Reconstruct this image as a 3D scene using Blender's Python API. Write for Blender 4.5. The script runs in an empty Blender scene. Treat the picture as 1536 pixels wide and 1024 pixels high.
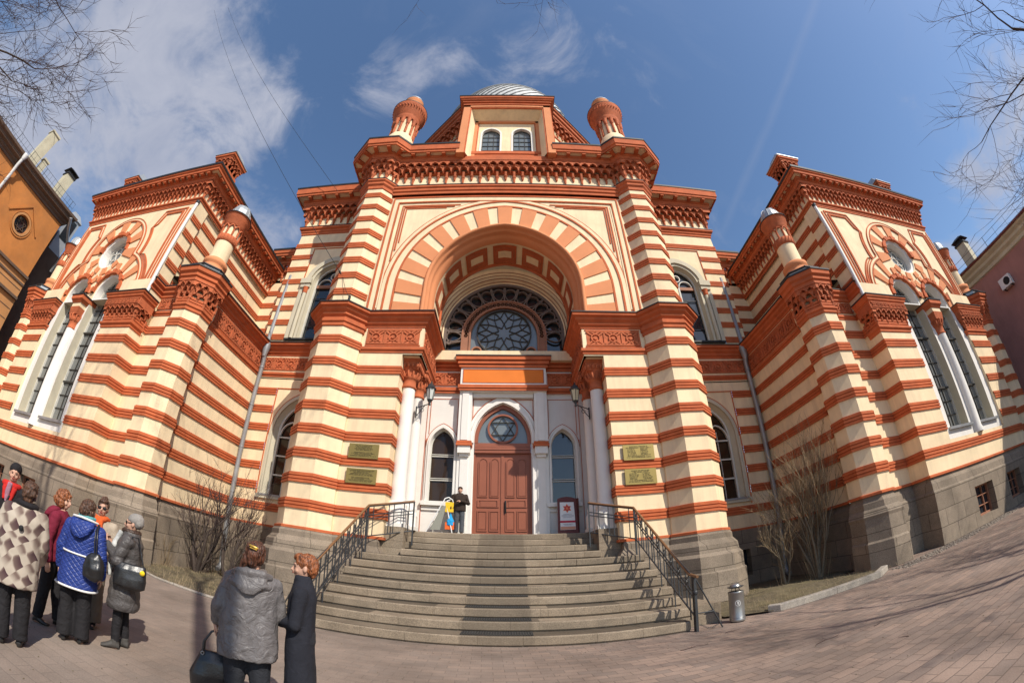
import bpy, bmesh, math, random
from mathutils import Matrix, Vector, noise
random.seed(7)
PI = math.pi
SC = bpy.context.scene
COL = SC.collection
WLOC = {}

# ---------------------------------------------------------------- mesh builder
class MB:
    def __init__(self, m=None, fr=None):
        self.v = []; self.f = []; self.mi = []; self.sm = []
        self.m = m            # Matrix applied to every vertex
        self.fr = fr          # frame function (u, d, z) -> (x, y, z)
    def add(self, vs, fs, mi=0, smooth=False):
        n = len(self.v)
        for p in vs:
            if self.fr: p = self.fr(*p)
            p = Vector(p)
            if self.m is not None: p = self.m @ p
            self.v.append(p)
        for i, f in enumerate(fs):
            self.f.append([n + k for k in f])
            self.mi.append(mi[i] if isinstance(mi, (list, tuple)) else mi)
            self.sm.append(smooth)
    def box(self, x0, x1, y0, y1, z0, z1, mi=0):
        vs = [(x0,y0,z0),(x1,y0,z0),(x1,y1,z0),(x0,y1,z0),(x0,y0,z1),(x1,y0,z1),(x1,y1,z1),(x0,y1,z1)]
        self.add(vs, [(0,3,2,1),(4,5,6,7),(0,1,5,4),(1,2,6,5),(2,3,7,6),(3,0,4,7)], mi)
    def prism(self, poly, z0, z1, mi=0, top=None):
        """poly in x,y extruded along z; top = optional scaled polygon"""
        n = len(poly); t = top or poly
        vs = [(x,y,z0) for x,y in poly] + [(x,y,z1) for x,y in t]
        fs = [(i,(i+1)%n,n+(i+1)%n,n+i) for i in range(n)] + [tuple(range(n-1,-1,-1)), tuple(range(n,2*n))]
        self.add(vs, fs, mi)
    def slab(self, poly, d0, d1, mi=0):
        """poly in (u,z), extruded in depth d0..d1 (front face at d0)"""
        n = len(poly)
        vs = [(u,d0,z) for u,z in poly] + [(u,d1,z) for u,z in poly]
        fs = [(i,n+i,n+(i+1)%n,(i+1)%n) for i in range(n)] + [tuple(range(n)), tuple(range(2*n-1,n-1,-1))]
        self.add(vs, fs, mi)
    def plate(self, outer, holes, d0, d1, mi=0, rmi=None, back=False):
        """wall with holes: outline and holes in (u,z); front at d0, reveals to d1"""
        bm = bmesh.new()
        loops = [outer] + holes; E = []
        for lp in loops:
            vs = [bm.verts.new((u, 0, z)) for u, z in lp]
            for i in range(len(vs)): E.append(bm.edges.new((vs[i], vs[(i+1) % len(vs)])))
        bmesh.ops.triangle_fill(bm, edges=E, use_beauty=True)
        bm.verts.index_update()
        vs = [tuple(v.co) for v in bm.verts]; fs = [[v.index for v in f.verts] for f in bm.faces]
        bm.free()
        self.add([(a, d0, c) for a, b, c in vs], fs, mi)
        if back: self.add([(a, d1, c) for a, b, c in vs], [f[::-1] for f in fs], mi)
        for k, lp in enumerate(loops):
            n = len(lp)
            self.add([(u, d0, z) for u, z in lp] + [(u, d1, z) for u, z in lp],
                     [(i,(i+1)%n,n+(i+1)%n,n+i) for i in range(n)], mi if rmi is None or k == 0 else rmi)
    def ribbon(self, inner, outer, d0, d1, mi=0, closed=False):
        """raised band between two polylines in (u,z) with the same count"""
        n = len(inner)
        vs = [(u,d0,z) for u,z in inner]+[(u,d0,z) for u,z in outer]+[(u,d1,z) for u,z in inner]+[(u,d1,z) for u,z in outer]
        fs = []
        for i in range(n if closed else n-1):
            j = (i+1) % n
            fs += [(i,j,n+j,n+i), (2*n+i,i,n+i,3*n+i) if False else (n+i,n+j,3*n+j,3*n+i), (i,2*n+i,2*n+j,j)]
        if not closed: fs += [(0,n,3*n,2*n),(n-1,2*n-1+n*0,4*n-1,3*n-1)] if False else [(0,n,3*n,2*n),(n-1,3*n-1,4*n-1,2*n-1)]
        self.add(vs, fs, mi)
    def loft(self, rings, mi=0, smooth=True, cap=True, closed=True):
        n = len(rings[0]); vs = [p for r in rings for p in r]; fs = []
        for k in range(len(rings)-1):
            for i in range(n if closed else n-1):
                j = (i+1) % n
                fs.append((k*n+i, k*n+j, (k+1)*n+j, (k+1)*n+i))
        self.add(vs, fs, mi, smooth)
        if cap:
            m = (len(rings)-1)*n
            self.add(rings[0], [tuple(range(n-1,-1,-1))], mi, False)
            self.add(rings[-1], [tuple(range(n))], mi, False)
    def lathe(self, cx, cy, prof, n=16, mi=0, smooth=True, a0=0.0, arc=2*PI, mats=None):
        """prof list of (r,z)"""
        cl = arc >= 2*PI-1e-6; k = n if cl else n+1
        rings = [[(cx+r*math.cos(a0+arc*i/n), cy+r*math.sin(a0+arc*i/n), z) for i in range(k)] for r, z in prof]
        vs = [p for r in rings for p in r]; fs = []; mm = []
        for q in range(len(rings)-1):
            for i in range(n):
                j = (i+1) % k
                fs.append((q*k+i, q*k+j, (q+1)*k+j, (q+1)*k+i)); mm.append(mats[q] if mats else mi)
        self.add(vs, fs, mm, smooth)
    def tube(self, pts, rad, n=8, mi=0, smooth=True, cap=True):
        P = [Vector(p) for p in pts]
        if not isinstance(rad, (list, tuple)): rad = [rad]*len(P)
        rings = []; up = None
        for i, p in enumerate(P):
            t = (P[min(i+1, len(P)-1)] - P[max(i-1, 0)])
            if t.length < 1e-9: t = Vector((0,0,1))
            t.normalize()
            if up is None: up = Vector((0,0,1)) if abs(t.z) < .9 else Vector((1,0,0))
            a = t.cross(up)
            if a.length < 1e-6: a = t.cross(Vector((0,1,0)))
            a.normalize(); b = a.cross(t); b.normalize(); up = b
            rings.append([tuple(p + (a*math.cos(2*PI*k/n) + b*math.sin(2*PI*k/n))*rad[i]) for k in range(n)])
        self.loft(rings, mi, smooth, cap)
    def sweep(self, path, prof, mats=0, closed=False, smooth=False):
        """path plan points, outward on the right of travel; prof list of (offset, z)"""
        n = len(path); N = []
        def rn(a, b):
            dx, dy = b[0]-a[0], b[1]-a[1]; l = math.hypot(dx, dy) or 1
            return (dy/l, -dx/l)
        for i in range(n):
            if closed or 0 < i < n-1:
                a = rn(path[i-1], path[i]); b = rn(path[i], path[(i+1) % n])
                k = 1 + a[0]*b[0] + a[1]*b[1]
                k = max(k, .3)
                N.append(((a[0]+b[0])/k, (a[1]+b[1])/k))
            elif i == 0: N.append(rn(path[0], path[1]))
            else: N.append(rn(path[-2], path[-1]))
        m = len(prof); vs = []
        for i in range(n):
            for o, z in prof: vs.append((path[i][0]+N[i][0]*o, path[i][1]+N[i][1]*o, z))
        fs = []; mm = []
        for i in range(n if closed else n-1):
            j = (i+1) % n
            for k in range(m-1):
                fs.append((i*m+k, j*m+k, j*m+k+1, i*m+k+1)); mm.append(mats[k] if isinstance(mats, list) else mats)
        if not closed:
            pass
        self.add(vs, fs, mm, smooth)
    def build(self, name, mats, parent=None, keep=False):
        me = bpy.data.meshes.new(name)
        if not isinstance(mats, (list, tuple)): mats = [mats]
        if self.v and not keep:
            xs = [p.x for p in self.v]; ys = [p.y for p in self.v]; zs = [p.z for p in self.v]
            o = Vector(((min(xs)+max(xs))/2, (min(ys)+max(ys))/2, min(zs)))
        else: o = Vector((0,0,0))
        flip = self.m is not None and self.m.determinant() < 0
        me.from_pydata([p - o for p in self.v], [], [f[::-1] for f in self.f] if flip else self.f)
        for m in mats: me.materials.append(m)
        me.polygons.foreach_set('material_index', self.mi)
        me.polygons.foreach_set('use_smooth', self.sm)
        me.update()
        ob = bpy.data.objects.new(name, me); COL.objects.link(ob)
        WLOC[ob.name] = o
        if parent is not None:
            ob.parent = parent; ob.location = o - WLOC.get(parent.name, Vector((0,0,0)))
        else: ob.location = o
        return ob

def empty(name, loc, label=None, cat=None, group=None):
    o = bpy.data.objects.new(name, None); COL.objects.link(o); o.location = loc
    o.empty_display_size = .2
    WLOC[o.name] = Vector(loc)
    if label: tag(o, label, cat, group)
    return o
def tag(o, label, cat, group=None, kind=None):
    if label: o['label'] = label
    if cat: o['category'] = cat
    if group: o['group'] = group
    if kind: o['kind'] = kind
    return o
def children(o): return [c for c in bpy.data.objects if c.parent == o]
MIR = Matrix.Scale(-1, 4, Vector((1,0,0)))
def side(s): return None if s > 0 else MIR

def arc(cx, cz, r, a0, a1, n):
    return [(cx + r*math.cos(a0+(a1-a0)*i/n), cz + r*math.sin(a0+(a1-a0)*i/n)) for i in range(n+1)]
def arch(cx, hw, zs, e=0.0, n=20, zb=None):
    """arch polyline from left spring over the apex to right spring; e = pointedness; zb adds straight legs"""
    R = hw + e; pts = []
    amax = math.acos(e/R) if e > 0 else PI/2
    h = n//2
    for i in range(h+1):                     # left half : centre at cx+e
        a = PI - amax*i/h; pts.append((cx + e + R*math.cos(a), zs + R*math.sin(a)))
    for i in range(1, h+1):
        a = amax - amax*i/h; pts.append((cx - e + R*math.cos(a), zs + R*math.sin(a)))
    if zb is not None: pts = [(cx-hw, zb)] + pts + [(cx+hw, zb)]
    return pts
def octagon(cx, cy, a):
    h = a*math.tan(PI/8)
    return [(cx-h,cy-a),(cx+h,cy-a),(cx+a,cy-h),(cx+a,cy+h),(cx+h,cy+a),(cx-h,cy+a),(cx-a,cy+h),(cx-a,cy-h)]

# ---------------------------------------------------------------- materials
def nd(nt, t, **k):
    n = nt.nodes.new(t)
    for a, b in k.items():
        if a in n.inputs: n.inputs[a].default_value = b
        else: setattr(n, a, b)
    return n
def mat(name, col, rough=.85, var=.12, scale=1.5, bump=.15, bscale=25, metal=0, dirt=0, dirtcol=(.25,.2,.15), spec=.3, streak=False, coords='Object'):
    m = bpy.data.materials.new(name); m.use_nodes = True; nt = m.node_tree
    b = nt.nodes['Principled BSDF']
    b.inputs['Roughness'].default_value = rough; b.inputs['Metallic'].default_value = metal
    b.inputs['Specular IOR Level'].default_value = spec
    geo = nd(nt, 'ShaderNodeNewGeometry'); L = nt.links.new
    n1 = nd(nt, 'ShaderNodeTexNoise', Scale=scale, Detail=6.0, Roughness=.62); L(geo.outputs['Position'], n1.inputs['Vector'])
    r = nd(nt, 'ShaderNodeValToRGB'); r.color_ramp.elements[0].position = .3; r.color_ramp.elements[1].position = .7
    c = Vector(col)
    r.color_ramp.elements[0].color = (*(c*(1-var)), 1); r.color_ramp.elements[1].color = (*[min(1, x*(1+var*.6)) for x in col], 1)
    L(n1.outputs['Fac'], r.inputs['Fac']); out = r.outputs['Color']
    if dirt > 0:
        mp = nd(nt, 'ShaderNodeMapping'); mp.inputs['Scale'].default_value = (1.6, 1.6, .22) if streak else (.6, .6, .6)
        L(geo.outputs['Position'], mp.inputs['Vector'])
        n2 = nd(nt, 'ShaderNodeTexNoise', Scale=1.7, Detail=8.0, Roughness=.7); L(mp.outputs['Vector'], n2.inputs['Vector'])
        r2 = nd(nt, 'ShaderNodeMapRange'); r2.inputs[1].default_value = .46; r2.inputs[2].default_value = .74; r2.inputs[4].default_value = dirt
        L(n2.outputs['Fac'], r2.inputs[0])
        mx = nd(nt, 'ShaderNodeMixRGB'); mx.inputs['Color2'].default_value = (*dirtcol, 1)
        L(r2.outputs[0], mx.inputs['Fac']); L(out, mx.inputs['Color1']); out = mx.outputs['Color']
    L(out, b.inputs['Base Color'])
    if bump > 0:
        n3 = nd(nt, 'ShaderNodeTexNoise', Scale=bscale, Detail=4.0); L(geo.outputs['Position'], n3.inputs['Vector'])
        bp = nd(nt, 'ShaderNodeBump', Strength=bump, Distance=.02); L(n3.outputs['Fac'], bp.inputs['Height']); L(bp.outputs['Normal'], b.inputs['Normal'])
    return m
M = {}
M['cream'] = mat('cream_stucco', (.84,.67,.43), var=.13, scale=.8, dirt=.5, dirtcol=(.50,.39,.26), streak=True, bump=.12)
M['red'] = mat('red_stucco', (.52,.13,.047), var=.2, scale=2.5, dirt=.35, dirtcol=(.24,.07,.04))
M['terra'] = mat('terracotta_ornament', (.50,.135,.055), var=.25, scale=4, dirt=.5, dirtcol=(.20,.06,.03), bump=.5)
M['orange'] = mat('orange_stucco', (.66,.26,.115), var=.08, scale=1.2, dirt=.12, dirtcol=(.5,.22,.12))
M['panel'] = mat('deep_orange_panel', (.72,.20,.035), var=.06)
M['white'] = mat('white_stucco', (.76,.73,.68), var=.05, dirt=.18, dirtcol=(.5,.46,.4), streak=True)
M['plaster'] = mat('pale_window_plaster', (.55,.50,.38), var=.08, dirt=.3, dirtcol=(.38,.34,.27), streak=True)
M['roof'] = mat('dark_roof_metal', (.03,.03,.032), rough=.55, var=.2, bump=0)
M['zinc'] = mat('zinc_sheet', (.42,.44,.45), rough=.42, var=.15, metal=.35, bump=.05, spec=.5)
M['pipe'] = mat('galvanised_pipe', (.33,.34,.35), rough=.45, metal=.4, var=.2, bump=.05, dirt=.3, dirtcol=(.2,.17,.14))
M['wpipe'] = mat('white_pipe', (.72,.72,.70), rough=.5, var=.06, bump=0)
M['door'] = mat('door_brown_paint', (.27,.085,.045), rough=.5, var=.08, bump=.05, spec=.4)
M['tracery'] = mat('tracery_brown', (.33,.15,.09), rough=.7, var=.15)
M['tracegrey'] = mat('tracery_grey', (.17,.13,.11), rough=.7, var=.15)
M['frame'] = mat('window_frame_paint', (.58,.56,.50), rough=.6, var=.1)
M['darkframe'] = mat('dark_window_bars', (.05,.045,.04), rough=.6, var=.1, bump=0)
M['brass'] = mat('brass_plaque', (.34,.25,.08), rough=.42, metal=.6, var=.1, bump=.03, spec=.5)
M['ink'] = mat('engraved_dark', (.035,.03,.02), rough=.7, bump=0)
M['iron'] = mat('wrought_iron', (.035,.037,.04), rough=.45, var=.2, bump=.1, spec=.5)
M['rail'] = mat('wood_handrail', (.20,.10,.045), rough=.4, var=.25, bump=.05, spec=.5)
M['black'] = mat('black_matte', (.012,.012,.013), rough=.6, bump=0)
M['rubber'] = mat('rubber_mat', (.045,.043,.04), rough=.9, var=.2, bump=.3)
M['steel'] = mat('brushed_steel', (.34,.34,.33), rough=.36, metal=.75, var=.1, bump=.03)
def glassmat(name, col=(.02,.025,.03), rough=.04, wav=.25, spec=.8):
    m = bpy.data.materials.new(name); m.use_nodes = True; nt = m.node_tree; b = nt.nodes['Principled BSDF']
    b.inputs['Base Color'].default_value = (*col, 1); b.inputs['Roughness'].default_value = rough
    b.inputs['Specular IOR Level'].default_value = spec; b.inputs['IOR'].default_value = 1.5
    geo = nd(nt, 'ShaderNodeNewGeometry'); n = nd(nt, 'ShaderNodeTexNoise', Scale=.9, Detail=1.0)
    bp = nd(nt, 'ShaderNodeBump', Strength=wav, Distance=.05)
    nt.links.new(geo.outputs['Position'], n.inputs['Vector']); nt.links.new(n.outputs['Fac'], bp.inputs['Height']); nt.links.new(bp.outputs['Normal'], b.inputs['Normal'])
    return m
M['glass'] = glassmat('dark_glass'); M['glassblue'] = glassmat('leaded_glass', (.15,.17,.175), .2, .6)
M['glassbrown'] = glassmat('dark_brown_glass', (.035,.02,.012), .06, .5, .35)
M['milk'] = glassmat('grey_leaded_glass', (.16,.165,.16), .22)
M['domezinc'] = mat('dome_zinc', (.62,.63,.63), rough=.5, var=.25, scale=3, metal=0, bump=.1)
M['seam'] = mat('dome_seam', (.22,.23,.24), rough=.5, bump=0)
M['lampglass'] = mat('frosted_lamp_glass', (.62,.55,.36), rough=.3, bump=0)

def granite(name, col, bw=1.25, bh=.55, mortar=.012, axis='x'):
    m = bpy.data.materials.new(name); m.use_nodes = True; nt = m.node_tree; b = nt.nodes['Principled BSDF']; L = nt.links.new
    b.inputs['Roughness'].default_value = .88; b.inputs['Specular IOR Level'].default_value = .25
    geo = nd(nt, 'ShaderNodeNewGeometry'); sp = nd(nt, 'ShaderNodeSeparateXYZ'); L(geo.outputs['Position'], sp.inputs[0])
    ad = nd(nt, 'ShaderNodeMath', operation='ADD'); L(sp.outputs['X'], ad.inputs[0]); L(sp.outputs['Y'], ad.inputs[1])
    cb = nd(nt, 'ShaderNodeCombineXYZ'); L(ad.outputs[0], cb.inputs['X']); L(sp.outputs['Z'], cb.inputs['Y'])
    br = nd(nt, 'ShaderNodeTexBrick', Scale=1.0); br.inputs['Brick Width'].default_value = bw; br.inputs['Row Height'].default_value = bh
    br.inputs['Mortar Size'].default_value = mortar; br.inputs['Mortar Smooth'].default_value = .3
    c = Vector(col)
    br.inputs['Color1'].default_value = (*(c*1.08), 1); br.inputs['Color2'].default_value = (*(c*.84), 1); br.inputs['Mortar'].default_value = (*(c*.42), 1)
    L(cb.outputs[0], br.inputs['Vector'])
    n1 = nd(nt, 'ShaderNodeTexNoise', Scale=45.0, Detail=3.0); L(geo.outputs['Position'], n1.inputs['Vector'])
    n2 = nd(nt, 'ShaderNodeTexNoise', Scale=1.1, Detail=7.0, Roughness=.7); L(geo.outputs['Position'], n2.inputs['Vector'])
    m1 = nd(nt, 'ShaderNodeMapRange'); m1.inputs[1].default_value=.3; m1.inputs[2].default_value=.7; m1.inputs[3].default_value = .72; m1.inputs[4].default_value = 1.25; L(n1.outputs['Fac'], m1.inputs[0])
    m2 = nd(nt, 'ShaderNodeMapRange'); m2.inputs[1].default_value=.3; m2.inputs[2].default_value=.7; m2.inputs[3].default_value = .7; m2.inputs[4].default_value = 1.18; L(n2.outputs['Fac'], m2.inputs[0])
    mu = nd(nt, 'ShaderNodeMath', operation='MULTIPLY'); L(m1.outputs[0], mu.inputs[0]); L(m2.outputs[0], mu.inputs[1])
    mx = nd(nt, 'ShaderNodeVectorMath', operation='SCALE'); L(br.outputs['Color'], mx.inputs[0]); L(mu.outputs[0], mx.inputs['Scale'])
    L(mx.outputs[0], b.inputs['Base Color'])
    ma = nd(nt, 'ShaderNodeMath', operation='MULTIPLY_ADD'); L(br.outputs['Fac'], ma.inputs[0]); ma.inputs[1].default_value = -1.5; L(n2.outputs['Fac'], ma.inputs[2])
    bp = nd(nt, 'ShaderNodeBump', Strength=.5, Distance=.02); L(ma.outputs[0], bp.inputs['Height']); L(bp.outputs['Normal'], b.inputs['Normal'])
    return m
M['granite'] = granite('grey_brown_granite', (.25,.20,.15))
M['stepstone'] = granite('step_granite', (.27,.215,.155), bw=2.3, bh=.2197, mortar=.004)
def trodden(m):
    # the middle of the flight is stained dark by use: a worn strip with ragged edges
    nt = m.node_tree; b = nt.nodes['Principled BSDF']; L = nt.links.new
    src = b.inputs['Base Color'].links[0].from_socket
    geo = nd(nt, 'ShaderNodeNewGeometry'); sp = nd(nt, 'ShaderNodeSeparateXYZ'); L(geo.outputs['Position'], sp.inputs[0])
    n = nd(nt, 'ShaderNodeTexNoise', Scale=9.0, Detail=3.0); L(geo.outputs['Position'], n.inputs['Vector'])
    a = nd(nt, 'ShaderNodeMath', operation='ABSOLUTE'); L(sp.outputs['X'], a.inputs[0])
    c = nd(nt, 'ShaderNodeMath', operation='MULTIPLY_ADD'); L(n.outputs['Fac'], c.inputs[0]); c.inputs[1].default_value = .08; L(a.outputs[0], c.inputs[2])
    r = nd(nt, 'ShaderNodeMapRange'); r.inputs[1].default_value = .78; r.inputs[2].default_value = .72; r.inputs[4].default_value = .5; L(c.outputs[0], r.inputs[0])
    mx = nd(nt, 'ShaderNodeMixRGB'); mx.inputs['Color2'].default_value = (.12,.095,.07,1); L(r.outputs[0], mx.inputs['Fac']); L(src, mx.inputs['Color1']); L(mx.outputs[0], b.inputs['Base Color'])
trodden(M['stepstone'])
# ---------------------------------------------------------------- sun and sky
SUN_AZ, SUN_EL = math.radians(40), math.radians(43)      # azimuth measured from -Y towards +X
sd = Vector((math.sin(SUN_AZ)*math.cos(SUN_EL), -math.cos(SUN_AZ)*math.cos(SUN_EL), math.sin(SUN_EL)))
sl = bpy.data.lights.new('sun', 'SUN'); sl.energy = 5.0; sl.angle = math.radians(.53); sl.color = (1, .93, .82)
so = bpy.data.objects.new('sun', sl); COL.objects.link(so); so.rotation_euler = sd.to_track_quat('Z', 'Y').to_euler(); so.location = sd*60
w = bpy.data.worlds.new('World'); SC.world = w; w.use_nodes = True
nt = w.node_tree; L = nt.links.new; bg = nt.nodes['Background']
sky = nt.nodes.new('ShaderNodeTexSky'); sky.sky_type = 'NISHITA'; sky.sun_disc = False
sky.sun_elevation = SUN_EL; sky.sun_rotation = math.atan2(sd.x, sd.y); sky.air_density = 1.0; sky.dust_density = .6; sky.ozone_density = 2.0
tc = nt.nodes.new('ShaderNodeTexCoord')
def dirv(az, el):
    a, e = math.radians(az), math.radians(el); return (math.sin(a)*math.cos(e), math.cos(a)*math.cos(e), math.sin(e))
def blob(az, el, w0, w1):
    """soft cap of cloud round a direction of the sky"""
    d = nd(nt, 'ShaderNodeVectorMath', operation='DOT_PRODUCT'); L(tc.outputs['Generated'], d.inputs[0]); d.inputs[1].default_value = dirv(az, el)
    m = nd(nt, 'ShaderNodeMapRange'); m.interpolation_type = 'SMOOTHSTEP'
    m.inputs[1].default_value = math.cos(math.radians(w1)); m.inputs[2].default_value = math.cos(math.radians(w0)); L(d.outputs['Value'], m.inputs[0])
    return m.outputs[0]
def mathn(op, a, b, c=None):
    n = nd(nt, 'ShaderNodeMath', operation=op)
    for i, q in enumerate((a, b) if c is None else (a, b, c)):
        if isinstance(q, (int, float)): n.inputs[i].default_value = q
        else: L(q, n.inputs[i])
    return n.outputs[0]
def noi(scale, detail, sx=(1,1,1), rough=.55, dist=0.0):
    mp = nd(nt, 'ShaderNodeMapping'); mp.inputs['Scale'].default_value = sx; L(tc.outputs['Generated'], mp.inputs['Vector'])
    n = nd(nt, 'ShaderNodeTexNoise', Scale=scale, Detail=detail, Roughness=rough, Distortion=dist); L(mp.outputs['Vector'], n.inputs['Vector']); return n.outputs['Fac']
n1 = noi(4.2, 12, (1,1,1.3), .62, .5)
cover = None
for az, el, a, b, amp in [(-78,43,1,22,1.0),(-70,47,1,16,.95),(-64,36,1,12,.85),(-47,37,0,9,.8),(-84,33,1,15,.75),(-87,27,1,12,.85),(-80,58,1,14,.55),(-36,62,0,8,.34),(-6,69,0,12,.2),(8,71,0,9,.36),(43,70,0,5,.42),(76,28,0,5,.6),(78,22,0,9,.8),(71,19,0,9,.8),(84,24,0,9,.75),(90,28,0,10,.6)]:
    q = mathn('MULTIPLY', blob(az, el, a, b), amp)
    cover = q if cover is None else mathn('MAXIMUM', cover, q)
dens = mathn('ADD', mathn('MULTIPLY', cover, .62), mathn('MULTIPLY', mathn('SUBTRACT', n1, .5), 2.0))
mr = nd(nt, 'ShaderNodeMapRange'); mr.interpolation_type = 'SMOOTHSTEP'; mr.inputs[1].default_value = .18; mr.inputs[2].default_value = .78; L(dens, mr.inputs[0])
n2 = noi(7, 8, (1,1,1), .6, .6)
wisp = nd(nt, 'ShaderNodeMapRange'); wisp.inputs[1].default_value = .55; wisp.inputs[2].default_value = .9; wisp.inputs[4].default_value = .14; L(noi(2.2, 9, (1.0,2.2,.7), .62, .8), wisp.inputs[0])
# old contrail: a thin broken streak along a great circle
v1, v2 = Vector(dirv(82.8,54.1)), Vector(dirv(38.8,39.9)); nn = v1.cross(v2).normalized()
dn = nd(nt, 'ShaderNodeVectorMath', operation='DOT_PRODUCT'); L(tc.outputs['Generated'], dn.inputs[0]); dn.inputs[1].default_value = nn
ab = mathn('ABSOLUTE', mathn('ADD', dn.outputs['Value'], mathn('MULTIPLY', mathn('SUBTRACT', noi(6, 6), .5), .02)), 0)
tr = nd(nt, 'ShaderNodeMapRange'); tr.inputs[1].default_value = .014; tr.inputs[2].default_value = .0; tr.inputs[4].default_value = .22; L(ab, tr.inputs[0])
trail = mathn('MULTIPLY', tr.outputs[0], mathn('MULTIPLY', blob(62,49,8,26), noi(5, 5)))
ccol = nd(nt, 'ShaderNodeMixRGB'); L(n2, ccol.inputs['Fac']); ccol.inputs['Color1'].default_value = (2.9,3.3,4.5,1); ccol.inputs['Color2'].default_value = (5.6,5.7,6.4,1)
mix = nd(nt, 'ShaderNodeMixRGB'); L(mathn('MINIMUM', mathn('MULTIPLY', mathn('MAXIMUM', mathn('MAXIMUM', mr.outputs[0], trail), wisp.outputs[0]), .93), 1.0), mix.inputs['Fac'])
hs = nd(nt, 'ShaderNodeHueSaturation'); hs.inputs['Saturation'].default_value = 1.08; hs.inputs['Value'].default_value = 1.48; L(sky.outputs[0], hs.inputs['Color'])
L(hs.outputs[0], mix.inputs['Color1']); L(ccol.outputs[0], mix.inputs['Color2'])
L(mix.outputs[0], bg.inputs['Color']); bg.inputs['Strength'].default_value = .105
SC.view_settings.view_transform = 'Standard'; SC.view_settings.look = 'None'; SC.view_settings.exposure = .08; SC.view_settings.gamma = 1
SC.cycles.max_bounces = 6; SC.cycles.use_denoising = True

# ---------------------------------------------------------------- ground
def ground_mat():
    m = bpy.data.materials.new('paving'); m.use_nodes = True; nt = m.node_tree; b = nt.nodes['Principled BSDF']; L = nt.links.new
    b.inputs['Roughness'].default_value = .9; b.inputs['Specular IOR Level'].default_value = .2
    geo = nd(nt, 'ShaderNodeNewGeometry')
    mp = nd(nt, 'ShaderNodeMapping'); mp.inputs['Rotation'].default_value = (0,0,math.radians(-3)); L(geo.outputs['Position'], mp.inputs['Vector'])
    br = nd(nt, 'ShaderNodeTexBrick', Scale=1.0); br.inputs['Brick Width'].default_value = .34; br.inputs['Row Height'].default_value = .17
    br.inputs['Mortar Size'].default_value = .009; br.inputs['Mortar Smooth'].default_value = .5
    br.inputs['Color1'].default_value = (.29,.21,.165,1); br.inputs['Color2'].default_value = (.20,.155,.13,1); br.inputs['Mortar'].default_value = (.14,.105,.085,1)
    L(mp.outputs[0], br.inputs['Vector'])
    n1 = nd(nt, 'ShaderNodeTexNoise', Scale=.55, Detail=8.0, Roughness=.65); L(geo.outputs['Position'], n1.inputs['Vector'])
    n2 = nd(nt, 'ShaderNodeTexNoise', Scale=60.0, Detail=3.0); L(geo.outputs['Position'], n2.inputs['Vector'])
    # worn, dusty left half where the joints are filled
    sp = nd(nt, 'ShaderNodeSeparateXYZ'); L(geo.outputs['Position'], sp.inputs[0])
    w1 = nd(nt, 'ShaderNodeMapRange'); w1.inputs[1].default_value = 2.5; w1.inputs[2].default_value = -2.5; w1.inputs[3].default_value = .1; w1.inputs[4].default_value = .72; L(sp.outputs['X'], w1.inputs[0])
    dust = nd(nt, 'ShaderNodeMixRGB'); dust.inputs['Color2'].default_value = (.245,.20,.165,1); L(w1.outputs[0], dust.inputs['Fac']); L(br.outputs['Color'], dust.inputs['Color1'])
    m1 = nd(nt, 'ShaderNodeMapRange'); m1.inputs[1].default_value=.3; m1.inputs[2].default_value=.7; m1.inputs[3].default_value=.62; m1.inputs[4].default_value=1.25; L(n1.outputs['Fac'], m1.inputs[0])
    m2 = nd(nt, 'ShaderNodeMapRange'); m2.inputs[1].default_value=.3; m2.inputs[2].default_value=.7; m2.inputs[3].default_value=.86; m2.inputs[4].default_value=1.12; L(n2.outputs['Fac'], m2.inputs[0])
    mu = nd(nt, 'ShaderNodeMath', operation='MULTIPLY'); L(m1.outputs[0], mu.inputs[0]); L(m2.outputs[0], mu.inputs[1])
    sc = nd(nt, 'ShaderNodeVectorMath', operation='SCALE'); L(dust.outputs[0], sc.inputs[0]); L(mu.outputs[0], sc.inputs['Scale']); L(sc.outputs[0], b.inputs['Base Color'])
    ma = nd(nt, 'ShaderNodeMath', operation='MULTIPLY_ADD'); L(br.outputs['Fac'], ma.inputs[0]); ma.inputs[1].default_value = -.8; L(n1.outputs['Fac'], ma.inputs[2])
    bp = nd(nt, 'ShaderNodeBump', Strength=.35, Distance=.012); L(ma.outputs[0], bp.inputs['Height']); L(bp.outputs['Normal'], b.inputs['Normal'])
    return m
b = MB(); b.add([(-400,-400,0),(400,-400,0),(400,400,0),(-400,400,0)], [(0,1,2,3)]); tag(b.build('ground', ground_mat()), None, None, kind='structure')
# planting beds with kerbs, right and left of the staircase
M['soil'] = mat('dry_soil', (.13,.105,.065), var=.45, scale=4, bump=.9, bscale=30, dirt=.5, dirtcol=(.2,.17,.07))
M['kerb'] = granite('kerb_granite', (.36,.32,.27), bw=1.9, bh=3, mortar=.01)
def bed(name, pts):
    b = MB(); cx = sum(p[0] for p in pts)/len(pts); cy = sum(p[1] for p in pts)/len(pts)
    N = 26; x0=min(p[0] for p in pts); x1=max(p[0] for p in pts); y0=min(p[1] for p in pts); y1=max(p[1] for p in pts)
    # edge loops toward the centre with mounded noise
    R = []
    for k in range(9):
        t = 1-k/8; R.append([(cx+(x-cx)*t, cy+(y-cy)*t, .05 + (.09*(1-t)) + (.05*noise.noise(Vector((x*t*2,y*t*2,k))) if k else 0)) for x, y in pts])
    b.loft(R, 0, True, False); return tag(b.build(name, M['soil']), None, None, kind='structure')
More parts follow.
